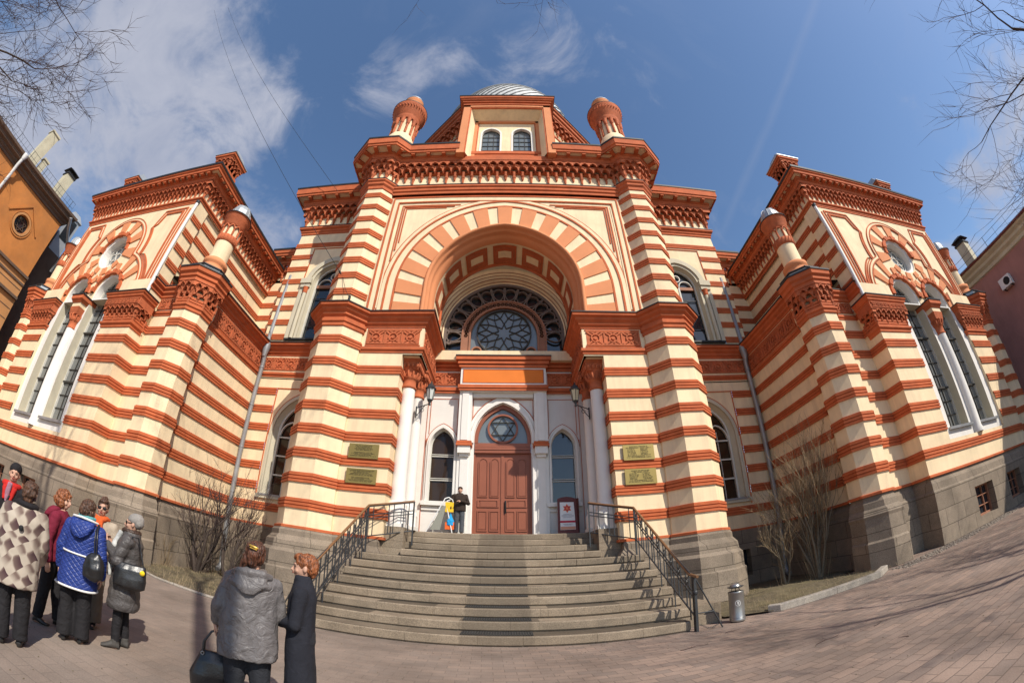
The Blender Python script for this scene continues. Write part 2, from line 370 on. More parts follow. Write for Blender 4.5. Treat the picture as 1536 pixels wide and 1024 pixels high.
def densify(pts, st=.3, closed=True):
    o = []
    for i in range(len(pts) if closed else len(pts)-1):
        a, c = pts[i], pts[(i+1)%len(pts)]; n = max(1, int(math.dist(a, c)/st))
        for k in range(n): o.append((a[0]+(c[0]-a[0])*k/n, a[1]+(c[1]-a[1])*k/n))
    if not closed: o.append(pts[-1])
    return o
bed('soil_bed', densify([(5.0,9.1),(5.9,8.5),(9.35,8.5),(10.25,9.1),(10.3,10.9),(10.9,10.9),(10.9,14.6),(7.2,14.6),(7.2,11.3),(5.0,11.3)]))
bed('soil_bed', densify([(-4.9,9.2),(-6.0,8.9),(-8.7,9.0),(-9.9,9.4),(-10.4,10.2),(-10.9,10.9),(-10.9,14.6),(-7.2,14.6),(-7.2,11.3),(-4.9,11.3)]))
def kerb(name, pts, w=.16, h=.13):
    b = MB(); b.sweep(pts, [(0,0),(0,h-.015),(.015-w*0-.03,h),(-w+.015,h),(-w,h-.015),(-w,0)]); return tag(b.build(name, M['kerb']), None, None, kind='structure')
kerb('kerb', [(5.85,8.6),(6.05,8.4),(9.35,8.38),(10.3,8.95)], w=.2, h=.16)
kerb('kerb', [(-9.9,9.35),(-8.7,8.95),(-7.4,8.85),(-6.0,8.8),(-4.7,9.1)], w=.12, h=.05)
# cobbled drainage strip along the wings
M['cobble'] = mat('cobbles', (.24,.20,.16), var=.35, scale=9, bump=.2)
for s in (1,-1):
    b = MB(m=side(s)); rnd = random.Random(3)
    y0 = 8.25
    for i in range(95):
        for j in range(5):
            x = 10.3 + i*.135 + rnd.uniform(-.02,.02) + (.06 if j%2 else 0); y = y0 + j*.125 + rnd.uniform(-.02,.02)
            r = rnd.uniform(.05,.066); h = rnd.uniform(.015,.035)
            ring = [(x+r*math.cos(a)*rnd.uniform(.85,1.1), y+r*math.sin(a)*rnd.uniform(.85,1.1), 0) for a in [k*PI/3 for k in range(6)]]
            top = [(x+(px-x)*.6, y+(py-y)*.6, h) for px,py,_ in ring]
            b.loft([ring, top], 0, False, True)
    tag(b.build('cobble_strip', M['cobble']), 'strip of small cobbles along the foot of the wall', 'cobbles', kind='stuff')
# ---------------------------------------------------------------- the synagogue
BASE = 2.27
SYN = empty('synagogue', (0, 16, 0), 'cream and red banded brick synagogue with twin corner turrets and a zinc dome', 'synagogue')
GF = lambda y: (lambda u, d, z: (u, y+d, z))            # frame facing the camera, depth away from it
WM = [M['cream'], M['red']]
def bands(z0, z1, tops, bh=.32):
    """striped wall profile: cream with red courses of three ribs"""
    pr = [(0, z0)]; mt = []
    for zt in sorted(tops):
        zb = zt - bh
        if zb < z0 or zt > z1: continue
        pr.append((0, zb)); mt.append(0)
        r = bh/3
        for k in range(3):
            a = zb + k*r
            pr += [(.05, a+.004), (.05, a+r*.72), (.018, a+r*.74), (.018, a+r)]; mt += [1,1,1,1]
        pr.append((0, zt+.002)); mt.append(1)
    pr.append((0, z1)); mt.append(0)
    return pr, mt
LT = [3.12+.82*k for k in range(7)]                       # lower band tops 3.12 .. 8.04
def wallsweep(name, path, z0, z1, tops, s=1, closed=False, b=None):
    own = b is None
    if own: b = MB(m=side(s))
    pr, mt = bands(z0, z1, tops); b.sweep(path, pr, mt, closed)
    if own: return b.build(name, WM, SYN)
def lip(b, path, closed=False, z=BASE):                   # thin red line over the plinth
    b.sweep(path, [(0,z-.1),(.06,z-.09),(.06,z-.02),(0,z)], 1, closed)
LEDGE = [(0,9.60),(.04,9.62),(.04,9.68),(.12,9.74),(.12,9.82),(.22,9.90),(.24,9.98),(.34,10.02),(.36,10.14)]
def ledge(b, path, closed=False, mi=0, ri=1, k=1.0, dz=0):
    pr = [(o*k, z+dz) for o, z in LEDGE]
    b.sweep(path, pr, mi, closed); b.sweep(path, [(pr[-1][0]+.03, pr[-1][1]-.02),(pr[-1][0]+.03, pr[-1][1]+.02),(-.05, pr[-1][1]+.08)], ri, closed)
    b.sweep(path, [(pr[-1][0], pr[-1][1]-.02),(pr[-1][0]+.03, pr[-1][1]-.02)], ri, closed)
def smallcornice(b, path, z0, z1, k=.1, mi=1):
    h = z1-z0
    b.sweep(path, [(0,z0),(k*.4,z0+.01),(k*.4,z0+h*.35),(k,z0+h*.5),(k,z0+h*.95),(0,z1)], mi)
def arabesque(b, u0, u1, z0, z1, d, mi=0):
    """recessed lattice of rings, stars and bars in relief between two heights"""
    h = z1-z0; n = max(1, round((u1-u0)/h)); w = (u1-u0)/n; zc = (z0+z1)/2; t = h*.05
    b.slab([(u0,z0),(u1,z0),(u1,z1),(u0,z1)], d, d+.02, mi)
    def bar(ax, az, bx, bz, t=t):
        dx, dz = bx-ax, bz-az; l = math.hypot(dx, dz) or 1; nx, nz = -dz/l*t, dx/l*t
        b.slab([(ax-nx,az-nz),(bx-nx,bz-nz),(bx+nx,bz+nz),(ax+nx,az+nz)], d-.035, d, mi)
    for i in range(n):
        cx = u0+(i+.5)*w; r = h*.30
        b.ribbon([(cx+r*.78*math.cos(a*PI/6), zc+r*.78*math.sin(a*PI/6)) for a in range(12)], [(cx+r*math.cos(a*PI/6), zc+r*math.sin(a*PI/6)) for a in range(12)], d-.05, d, mi, True)
        b.slab([(cx+r*.4*math.cos(a*PI/3), zc+r*.4*math.sin(a*PI/3)) for a in range(6)], d-.05, d, mi)
        for sx in (-1, 1):
            for sz in (-1, 1): bar(cx+sx*r*.7, zc+sz*r*.7, cx+sx*w*.5, zc+sz*h*.46)
        bar(cx+w*.5, z0, cx+w*.5, z1); bar(cx-w*.25, z0+h*.06, cx, z0+h*.2); bar(cx+w*.25, z0+h*.06, cx, z0+h*.2)
        bar(cx-w*.25, z1-h*.06, cx, z1-h*.2); bar(cx+w*.25, z1-h*.06, cx, z1-h*.2)
    b.slab([(u0,z0),(u1,z0),(u1,z0+t*1.6),(u0,z0+t*1.6)], d-.04, d, mi); b.slab([(u0,z1-t*1.6),(u1,z1-t*1.6),(u1,z1),(u0,z1)], d-.04, d, mi)
def muqarnas(b, path, z0, z1, unit=.43, out=.5, closed=False, back=0, red=1):
    """stalactite cornice: three stepped tiers of scalloped hoods with pendants"""
    n = len(path); seg = [(path[i], path[(i+1)%n]) for i in range(n if closed else n-1)]
    b.sweep(path, [(0,z0),(0,z1)], back, closed)
    H = z1-z0; ns = len(seg)
    def turn(i, j):                                          # tan of half the convex turning angle
        a, c = seg[i % ns]; e, f = seg[j % ns]
        t = math.atan2(f[1]-e[1], f[0]-e[0]) - math.atan2(c[1]-a[1], c[0]-a[0]); t = (t+PI) % (2*PI) - PI
        return math.tan(t/2)
    for si, (a, c) in enumerate(seg):
        L_ = math.dist(a, c); k = max(1, round(L_/unit)); w = L_/k
        dx, dy = (c[0]-a[0])/L_, (c[1]-a[1])/L_; nx, ny = dy, -dx
        e0 = turn(si-1, si) if (closed or si > 0) else 0; e1 = turn(si, si+1) if (closed or si < ns-1) else 0
        fr0 = b.fr; b.fr = lambda u, d, z, a=a, dx=dx, dy=dy, nx=nx, ny=ny: (a[0]+dx*u-nx*d, a[1]+dy*u-ny*d, z)
        tiers = [(.30, .56, out*.36, 0, .50), (.50, .80, out*.68, .5, .46), (.74, 1.0, out, 0, .40)]
        for (f0, f1, o, ph, aw) in tiers:
            za, zb = z0+H*f0, z0+H*f1
            x0_, x1_ = -o*e0+(.004 if e0 > 0 else 0), L_+o*e1-(.004 if e1 > 0 else 0); top = [(x1_, zb), (x0_, zb)]; low = []
            cnt = k if ph == 0 else k
            for i in range(cnt + (1 if ph else 0)):
                c0 = (i+ph)*w if not ph else i*w
                cc = (i+.5)*w if not ph else i*w
                r = w*aw
                for q in range(7):
                    an = PI - PI*q/6; u = cc + r*math.cos(an)
                    if -1e-6 <= u <= L_+1e-6: low.append((min(max(u,0),L_), za + (zb-za)*.72*math.sin(an)))
            low = sorted(low, key=lambda p: p[0]) if False else low
            if low[0][0] > x0_+1e-4: low = [(x0_, za)] + low
            if low[-1][0] < x1_-1e-4: low = low + [(x1_, za)]
            low = [p for p in low if x0_-1e-6 <= p[0] <= x1_+1e-6]
            poly = low + top
            bm = bmesh.new(); vs = [bm.verts.new((u,0,z)) for u,z in poly]
            es = []
            for i in range(len(vs)):
                if (vs[i].co-vs[(i+1)%len(vs)].co).length > 1e-6:
                    try: es.append(bm.edges.new((vs[i], vs[(i+1)%len(vs)])))
                    except ValueError: pass
            bmesh.ops.triangle_fill(bm, edges=es, use_beauty=True); bm.verts.index_update()
            b.add([(v.co.x, -o, v.co.z) for v in bm.verts], [[v.index for v in f.verts] for f in bm.faces], red)
            bm.free()
            m_ = len(poly); b.add([(u,-o,z) for u,z in poly]+[(u,-max(0,o-.20),z) for u,z in poly], [(i,(i+1)%m_,m_+(i+1)%m_,m_+i) for i in range(m_)], red)
        if e1 > .15: b.lathe(L_, 0, [(.02,z0+H*.2),(out*.32,z0+H*.36),(out*.5,z0+H*.62),(out*.8,z0+H*.8),(out*1.0,z0+H*.97)], 8, red, False)
        if e0 > .15 and si == 0 and not closed: b.lathe(0, 0, [(.02,z0+H*.2),(out*.5,z0+H*.6),(out*1.0,z0+H*.97)], 8, red, False)
        # pendants hanging from the piers between the arches
        for i in range(k+1):
            for (zt, ln, o, r, uu) in ((z0+H*.52, H*(.50 if i%2==0 else .36), out*.26, w*.17, i*w), (z0+H*.74, H*.24, out*.55, w*.15, (i+.5)*w)):
                if uu > L_-.02 and uu > L_: continue
                rings = []
                for t, rr in ((0,1.25),(.35,1.0),(.4,1.35),(.5,1.3),(.56,.9),(.9,.7),(1,.15)):
                    rings.append([(uu+rr*r*math.cos(q*PI/3), -(o*(1-t*.75)) + rr*r*math.sin(q*PI/3), zt-ln*t) for q in range(6)])
                b.loft(rings, red, False, True)
        # little hoods drawn on the top tier
        for i in range(k):
            cu = (i+.5)*w
            b.ribbon(arc(cu, z0+H*.80, w*.22, 0, PI, 6), arc(cu, z0+H*.80, w*.33, 0, PI, 6), -out-.035, -out, red)
        xa, xb = -(out+.03)*e0+(.004 if e0 > 0 else 0), L_+(out+.03)*e1-(.004 if e1 > 0 else 0); b.slab([(xa,z1-.07*H),(xb,z1-.07*H),(xb,z1),(xa,z1)], -out-.03, -out+.1, red)
        b.fr = fr0
def eaves(b, path, z0, out0, out1, z1, step=.95, closed=False, red=1, cream=0, roof=2):
    """band, soffit with modillions, fascia and dark metal edge"""
    b.sweep(path, [(out0,z0),(out0+.05,z0+.02),(out0+.05,z0+.18),(out0+.10,z0+.2),(out0+.10,z0+.36)], red, closed)
    zs = z0+.36
    b.sweep(path, [(out0+.10,zs),(out1-.12,zs+.06)], cream, closed)
    b.sweep(path, [(out1-.12,zs+.06),(out1-.12,zs-.02),(out1-.06,zs-.02),(out1-.05,zs+.12),(out1,zs+.14),(out1+.02,z1-.1)], red, closed)
    b.sweep(path, [(out1+.02,z1-.1),(out1+.05,z1-.1),(out1+.06,z1),(-.2,z1+.22)], roof, closed)
    n = len(path)
    for i in range(n if closed else n-1):
        a, c = path[i], path[(i+1)%n]; L_ = math.dist(a, c); k = max(1, round(L_/step))
        dx, dy = (c[0]-a[0])/L_, (c[1]-a[1])/L_; nx, ny = dy, -dx
        fr0 = b.fr; b.fr = lambda u, d, z, a=a, dx=dx, dy=dy, nx=nx, ny=ny: (a[0]+dx*u-nx*d, a[1]+dy*u-ny*d, z)
        for j in range(k+1):
            u = L_*j/k
            b.box(u-.09, u+.09, -(out1-.10), -(out0+.05), zs-.13, zs+.05, red)
        b.fr = fr0

# ---- central block, lower part ------------------------------------------------
O1 = octagon(6.17, 12.81, .98); O2 = octagon(6.25, 12.90, .86)
for s in (1, -1):
    mb = MB(m=side(s))
    pier = [(3.55,15.28),(3.55,12.5),(5.19,12.5),(5.19,12.40),(5.76,11.83),(6.58,11.83),(7.15,12.40),(7.15,14.85)]
    wallsweep('', pier, BASE, 8.5, LT, b=mb); lip(mb, pier)
    mb.build('striped_pier', WM, SYN)
    b = MB(m=side(s))                                     # battered granite foot
    b.sweep([(3.72,14.0),(3.72,12.5),(5.19,12.5),(5.19,12.40),(5.76,11.83),(6.58,11.83),(7.15,12.40),(7.15,14.85)],
            [(.42,0),(.42,.95),(.36,1.0),(.36,1.45),(.26,1.55),(.24,1.78),(.10,1.95),(.10,2.10),(.04,BASE-.08)], 0)
    b.build('granite_plinth', M['granite'], SYN)
    # block over the columns with the carved frieze
    b = MB(m=side(s))
    blk = [(2.85,15.28),(2.85,12.5),(5.19,12.5)]
    b.sweep(blk, [(-.1,8.50),(0,8.50),(0,9.62)], 0)
    b.add([(2.85,15.28,8.5),(2.85,12.5,8.5),(3.6,12.5,8.5),(3.6,15.28,8.5)], [(0,1,2,3)], 0)
    smallcornice(b, blk, 8.55, 8.78, .09)
    ledge(b, blk, mi=1, ri=2)
    b.fr = GF(12.5); arabesque(b, 3.0, 4.98, 8.9, 9.5, -.01, 3); b.fr = None
    for (a0, a1) in ((8.84,8.88),(9.52,9.56)): b.slab([(2.95,a0),(5.03,a0),(5.03,a1),(2.95,a1)], 12.47, 12.5, 1)
    b.fr = lambda u, d, z: (2.85+d, u, z); arabesque(b, 12.65, 15.1, 8.9, 9.5, -.01, 3); b.fr = None
    # octagon top
    oc = [(5.19,12.5),(5.19,12.40),(5.76,11.83),(6.58,11.83),(7.15,12.40),(7.15,14.85)]
    pr, mt = bands(8.5, 9.5, [8.92]); b.sweep(oc, pr, mt)
    b.sweep(oc, [(0,9.28),(.05,9.3),(.05,9.42),(.10,9.46),(.10,9.58),(.04,9.60)], 1)
    ledge(b, oc, mi=1, ri=2); b.sweep(oc, [(0,9.5),(0,9.65)], 0)
    b.build('carved_frieze_block', [M['cream'], M['red'], M['roof'], M['terra']], SYN)
    # upper octagonal shaft
    b = MB(m=side(s)); UT = [11.17+.82*k for k in range(8)]
    oc2 = O2
    pr, mt = bands(10.1, 17.3, UT); b.sweep(oc2, pr, mt, True)
    b.sweep(oc2, [(0,17.2),(.05,17.22),(.05,17.4),(.13,17.5),(.13,17.62),(.20,17.7),(.20,17.8)], 1, True)
    b.sweep(oc2, [(.22,17.8),(.22,17.84),(-.1,17.88)], 2, True)
    b.build('octagonal_buttress', [M['cream'], M['red'], M['roof']], SYN)
    b = MB(m=side(s)); muqarnas(b, oc2, 17.85, 19.35, unit=.36, out=.42, closed=True); b.build('stalactite_cornice', [M['cream'], M['terra']], SYN)
    b = MB(m=side(s)); eaves(b, oc2, 19.3, .42, 1.04, 20.3, step=2, closed=True)
    b.prism([(p[0],p[1]) for p in octagon(6.25,12.9,1.0)], 20.3, 20.75, 2)
    b.build('eaves', [M['cream'], M['red'], M['roof']], SYN)
    # round corner turret
    t = MB(m=(side(s) or Matrix.Identity(4)) @ Matrix.Translation((6.25,12.9,0)) @ Matrix.Diagonal((.82,.82,1,1))); cx, cy = 0, 0
    t.lathe(cx, cy, [(1.08,20.5),(1.10,21.6),(1.02,22.5),(.86,22.9)], 24, 0)
    t.lathe(cx, cy, [(.80,22.6),(.80,24.9)], 24, 0)
    for k in range(12):
        a = k*PI/6
        c_, s_ = math.cos(a), math.sin(a)
        t.tube([(cx+.86*c_,cy+.86*s_,22.9),(cx+.86*c_,cy+.86*s_,24.1)], [.085,.085], 6, 1)
        t.lathe(cx+.88*c_, cy+.88*s_, [(.09,23.9),(.16,24.1),(.13,24.2),(.20,24.5)], 6, 1)
        # arch hood between the columns
        a2 = a+PI/12
        pts = []
        for q in range(9):
            th = a + PI/6*q/8; zz = 24.35 + .28*math.sin(PI*q/8)
            pts.append((cx+.9*math.cos(th), cy+.9*math.sin(th), zz))
        t.tube(pts, .055, 5, 1)
    t.lathe(cx, cy, [(.84,24.55),(.92,24.7),(.98,24.9),(.98,25.05),(1.14,25.2),(1.18,25.5),(1.27,25.6),(1.30,25.85),(1.36,25.95),(1.36,26.1)], 28, 1)
    for k in range(36):
        a = k*PI/18; t.box(0,0,0,0,0,0) if False else None
        t.tube([(cx+1.31*math.cos(a), cy+1.31*math.sin(a), 25.62),(cx+1.31*math.cos(a+.09), cy+1.31*math.sin(a+.09), 25.86)], .04, 4, 1)
    t.lathe(cx, cy, [(1.37,26.1),(1.39,26.13),(1.0,26.3),(.7,26.35)], 28, 2)
    t.lathe(cx, cy, [(.66,26.3),(.66,26.6),(.70,26.65),(.70,27.3),(.78,27.4),(.78,27.6)], 24, 3)
    t.build('turret', [M['cream'], M['terra'], M['roof'], M['orange']], SYN)
    d = MB(m=(side(s) or Matrix.Identity(4)) @ Matrix.Translation((6.25,12.9,0)) @ Matrix.Diagonal((.82,.82,1,1))); d.lathe(cx, cy, [(.80,27.6),(.80,27.66),(.66,27.95),(.4,28.25),(.12,28.4),(.0,28.42)], 24, 0); d.build('turret_cap', M['zinc'], SYN)

# ---- great arch ---------------------------------------------------------------
ZC, EE = 11.57, .30
def A(hw, n=40, zb=10.12): return arch(0, hw, ZC, EE, n, zb)
b = MB(fr=GF(12.5))
b.plate([(-5.6,10.1),(-3.12,10.1)] + A(3.12)[1:-1] + [(3.12,10.1),(5.6,10.1),(5.6,17.2),(-5.6,17.2)], [], 0, .3, 0)
# voussoirs : raised orange blocks
def arclen(pts):
    s_ = [0]
    for i in range(1, len(pts)): s_.append(s_[-1]+math.dist(pts[i-1], pts[i]))
    return s_
def at_len(pts, S_, L_):
    for i in range(1, len(pts)):
        if S_[i] >= L_ or i == len(pts)-1:
            t = (L_-S_[i-1])/max(1e-9, S_[i]-S_[i-1]); t = max(0, min(1, t))
            return (pts[i-1][0]+(pts[i][0]-pts[i-1][0])*t, pts[i-1][1]+(pts[i][1]-pts[i-1][1])*t)
inn, outr = A(3.14, 80), A(4.26, 80); Si, So = arclen(inn), arclen(outr)
NV = 29; bounds = [0]; ws = [1.18 if i % 2 == 0 else .82 for i in range(NV)]; tot = sum(ws)
for w_ in ws: bounds.append(bounds[-1]+w_/tot)
vb = MB(fr=GF(12.5))
for i in range(NV):
    a, c = bounds[i], bounds[i+1]; q = 5
    pi_ = [at_len(inn, Si, Si[-1]*(a+(c-a)*k/q)) for k in range(q+1)]; po = [at_len(outr, So, So[-1]*(a+(c-a)*k/q)) for k in range(q+1)]
    vb.ribbon(pi_, po, -.06 if i % 2 == 0 else -.015, .02, 0 if i % 2 == 0 else 1)
vb.build('voussoir_arch', [M['orange'], M['cream']], SYN)
for r0, r1, d_, mi in ((4.28,4.36,-.05,1),(4.36,4.62,-.03,0),(4.62,4.70,-.07,1),(4.70,4.86,-.045,0),(4.86,4.92,-.02,1)):
    top = 17.0
    ri, ro = A(r0), A(r1)
    b.ribbon([(x,min(z,top)) for x,z in ri], [(x,min(z,top)) for x,z in ro], d_, .02, mi)
# framing bars of the spandrel
for s in (1,-1):
    def vb2(x0, x1, z0, z1, d_, mi):
        a, c = sorted((s*x0, s*x1)); b.slab([(a,z0),(c,z0),(c,z1),(a,z1)], d_, .01, mi)
    vb2(5.22,5.29,10.2,16.86,-.06,1); vb2(5.02,5.22,10.2,16.6,-.03,0); vb2(4.96,5.02,10.2,16.54,-.06,1)
    vb2(4.88,4.94,10.5,16.35,-.028,0)
for z0, z1, x, d_, mi in ((16.86,16.94,5.29,-.06,1),(16.6,16.86,5.22,-.03,0),(16.54,16.6,5.02,-.06,1)):
    b.slab([(-x,z0),(x,z0),(x,z1),(-x,z1)], d_, .01, mi)
# triangular recessed panels, drawn by red fillets
for s in (1,-1):
    def onarc(hw, x):                                       # height of the outer ring at x
        e = EE; R = hw+e; return ZC + math.sqrt(max(0, R*R-(abs(x)+e)**2))
    for k, (off, d_, mi) in enumerate(((.0,-.035,1),(.10,-.05,1),(.20,-.035,1))):
        xo = 4.78-off; zt = 16.36-off; hwk = 4.95+off*.9
        poly = [(x, onarc(hwk, x)) for x in [xo-(xo-1.7-off*1.2)*i/18 for i in range(19)]]
        poly = [p for p in poly if p[1] < zt-.02]
        w_ = .045
        b.slab([(s*xo,poly[0][1]),(s*(xo-w_),poly[0][1]),(s*(xo-w_),zt-w_),(s*xo,zt-w_)], d_, .01, mi)
        b.slab([(s*poly[-1][0],zt-w_),(s*xo,zt-w_),(s*xo,zt),(s*poly[-1][0],zt)], d_, .01, mi)
b.build('spandrel_wall', WM, SYN)
# moulded red ring of the arch and the coffered vault
b = MB()
prof = [(3.12,12.5),(3.16,12.44),(3.10,12.36),(3.02,12.36),(2.98,12.46),(3.0,12.58),(2.93,12.62),(2.90,12.74),(2.93,12.86),(2.86,12.92),(2.80,13.1),(2.80,13.3)]
rings = [[(x, y, z) for x, z in A(hw, 48, 10.15)] for hw, y in prof]
b.loft(rings, 0, True, False, closed=False)
b.build('arch_moulding', M['orange'], SYN)
b = MB()
b.loft([[(x,y,z) for x,z in A(2.82, 48, 10.0)] for y in (13.3, 15.2)], 0, True, False, closed=False)
pts = A(2.82, 160, 10.0); S_ = arclen(pts); NC = 9
for i in range(NC):
    L0, L1 = S_[-1]*i/NC, S_[-1]*(i+1)/NC
    for (u0, u1, y0, y1, r0, r1, mi) in ((.10,.90,13.42,14.62,0,.03,1),(.16,.84,13.54,14.5,.02,.05,2),(.22,.78,13.68,14.36,.04,.055,1),(.27,.73,13.80,14.24,.05,.06,0)):
        N_ = 8; rin = []
        for q in range(N_+1):
            L_ = L0+(L1-L0)*(u0+(u1-u0)*q/N_); p = at_len(pts, S_, L_); p2 = at_len(pts, S_, min(S_[-1], L_+.01)); p0 = at_len(pts, S_, max(0, L_-.01))
            tx, tz = p2[0]-p0[0], p2[1]-p0[1]; l = math.hypot(tx, tz); nx, nz = tz/l, -tx/l
            rin.append((p[0]+nx*r1, p[1]+nz*r1))
        b.loft([[(x,y,z) for x,z in rin] for y in (y0,y1)], mi, True, False, closed=False)
b.loft([[(x,y,z) for x,z in A(hw, 48, 10.0)] for hw, y in ((2.82,14.66),(2.74,14.68),(2.74,14.8),(2.80,14.82))], 1, True, False, closed=False)
b.build('coffered_vault', [M['cream'], M['red'], M['terra']], SYN)
# ---- rose window wall ---------------------------------------------------------
YR = 15.3
def RA(hw, n=40, zb=9.98): return arch(0, hw, 11.12, .06, n, zb)
b = MB()
b.loft([[(x,y,z) for x,z in RA(hw)] for hw, y in ((3.2,14.8),(3.2,14.82),(3.05,14.84),(3.05,14.92),(2.95,14.93),(2.95,15.0),(2.80,15.05),(2.80,15.2),(2.66,15.22),(2.62,15.5))], 0, True, False, closed=False)
b.box(-3.2, 3.2, 14.82, 15.6, 9.55, 9.98, 0)
for hw, y, w_, mi in ((3.03,14.88,.03,1),(2.93,14.97,.025,1),(2.78,15.03,.03,1),(2.70,15.19,.03,1)):
    b.loft([[(x,y+dy,z) for x,z in RA(hw+dh)] for dh, dy in ((0,0),(0,-w_),(w_,-w_),(w_,0))], mi, True, False, closed=False)
b.build('tympanum_moulding', [M['cream'], M['tracery']], SYN)
RW = empty('rose_window', (0, YR, 9.98)); RW.parent = SYN; RW.location = Vector((0,YR,9.98))-WLOC['synagogue']
g = MB(fr=GF(YR+.16)); g.slab(RA(2.64), 0, .02, 0); g.build('pane', M['glass'], RW)
CZ = 11.0; R1, R2, R3 = 1.45, 1.86, 2.60
b = MB(fr=GF(YR)); nseg = 40
def legs(r, cz=CZ, zb=9.98, n=40): return [(-r, zb)] + arc(0, cz, r, PI, 0, n) + [(r, zb)]
b.ribbon(legs(R1), legs(R1+.07), -.06, .1, 0); b.ribbon(legs(R2-.07), legs(R2), -.06, .1, 0)
b.ribbon(legs(R1+.07), legs(R2-.07), -.01, .1, 1)
for i in range(30):
    a = PI*i/29; cr = (R1+R2)/2
    for k in (-1,1):
        c_ = (cr*math.cos(a)+k*0, CZ+cr*math.sin(a))
        b.ribbon(arc(c_[0], c_[1], .045, 0, 2*PI, 6)[:-1], arc(c_[0], c_[1], .085, 0, 2*PI, 6)[:-1], -.04, 0, 0, True)
b.build('ring', [M['tracery'], M['tracery']], RW)
b = MB(fr=GF(YR))
NP = 14
for i in range(NP):                                         # petals round the ring
    a = (i+.5)/NP*PI*1.10 - PI*.05
    ca, sa = math.cos(a), math.sin(a)
    def P_(r, t): return (r*ca - t*sa, CZ + r*sa + t*ca)
    def petal(k):
        o = []
        for q in range(20):
            th = 2*PI*q/20; r = 2.19 + .30*k*math.cos(th); t = .215*k*math.sin(th)*(1+.25*math.cos(th)); o.append(P_(r, t))
        return o
    o1, o2 = petal(1.0), petal(1.16)
    if min(p[1] for p in o2) > 9.9: b.ribbon(o1, o2, -.05, .08, i % 2 == 0 and 0 or 0, True)
    a2 = a + PI*1.1/NP/2
    x2, z2 = math.cos(a2), math.sin(a2)
    if CZ+2.4*z2 > 10.0:
        b.slab([(x2*1.86-z2*.03, CZ+z2*1.86+x2*.03),(x2*1.86+z2*.03, CZ+z2*1.86-x2*.03),(x2*2.62+z2*.05, CZ+z2*2.62-x2*.05),(x2*2.62-z2*.05, CZ+z2*2.62+x2*.05)], -.03, .08, 0)
        b.ribbon(arc(x2*2.42, CZ+z2*2.42, .055, 0, 2*PI, 8)[:-1], arc(x2*2.42, CZ+z2*2.42, .10, 0, 2*PI, 8)[:-1], -.05, .05, 0, True)
b.ribbon(RA(2.52), RA(2.66), -.05, .1, 0)
b.slab([(-2.62,9.98),(2.62,9.98),(2.62,10.06),(-2.62,10.06)], -.05, .1, 0)
b.build('petal_tracery', M['tracegrey'], RW)
g = MB(fr=GF(YR+.1)); g.slab(legs(R1), 0, .02, 0); g.build('leaded_pane', M['glassblue'], RW)
b = MB(fr=GF(YR)); CS = 11.17
b.ribbon(arc(0, CS, 1.15, 0, 2*PI, 40)[:-1], arc(0, CS, 1.21, 0, 2*PI, 40)[:-1], -.02, .1, 0, True)
for s in (1,-1): b.ribbon(arc(s*1.17, 10.22, .17, 0, 2*PI, 16)[:-1], arc(s*1.17, 10.22, .23, 0, 2*PI, 16)[:-1], -.02, .1, 1, True)
def lead(p, q, t=.018):
    dx, dz = q[0]-p[0], q[1]-p[1]; l = math.hypot(dx,dz); nx, nz = -dz/l*t, dx/l*t
    b.slab([(p[0]-nx,p[1]-nz),(q[0]-nx,q[1]-nz),(q[0]+nx,q[1]+nz),(p[0]+nx,p[1]+nz)], .05, .1, 0)
pol = lambda r, d: (r*math.cos(math.radians(d)), CS + r*math.sin(math.radians(d)))
for k in range(8):
    a = 90+k*45
    lead(pol(.48,a), pol(.25,a+22.5)); lead(pol(.25,a+22.5), pol(.48,a+45))
    lead(pol(.48,a), pol(.80,a-22.5+45*0+10)) ; lead(pol(.48,a), pol(.80,a+22.5-10))
    lead(pol(.80,a+12.5), pol(1.15,a)); lead(pol(.80,a-12.5), pol(1.15,a)); lead(pol(.80,a+12.5), pol(.80,a+32.5)); lead(pol(.80,a+12.5), pol(1.15,a+22.5)); lead(pol(.80,a+32.5), pol(1.15,a+22.5))
b.build('leading', [M['darkframe'], M['tracery']], RW)

# ---- door wall ---------------------------------------------------------------
FL = 2.64; YD = 15.3
b = MB(fr=GF(YD))
dh = arch(0, 1.10, 6.32, .45, 24, FL)                        # doorway
hl = [arch(sx*2.32, .47, 6.02, .30, 20, 3.86) for sx in (-1,1)]
b.plate([(-3.6,FL),(-1.10,FL)] + dh[1:-1] + [(1.10,FL),(3.6,FL),(3.6,9.75),(-3.6,9.75)], hl, 0, .32, 0)
b.plate([(-3.6,FL),(-3.5,FL),(-3.5,9.6),(-3.6,9.6)], [], -.01, .05, 0)
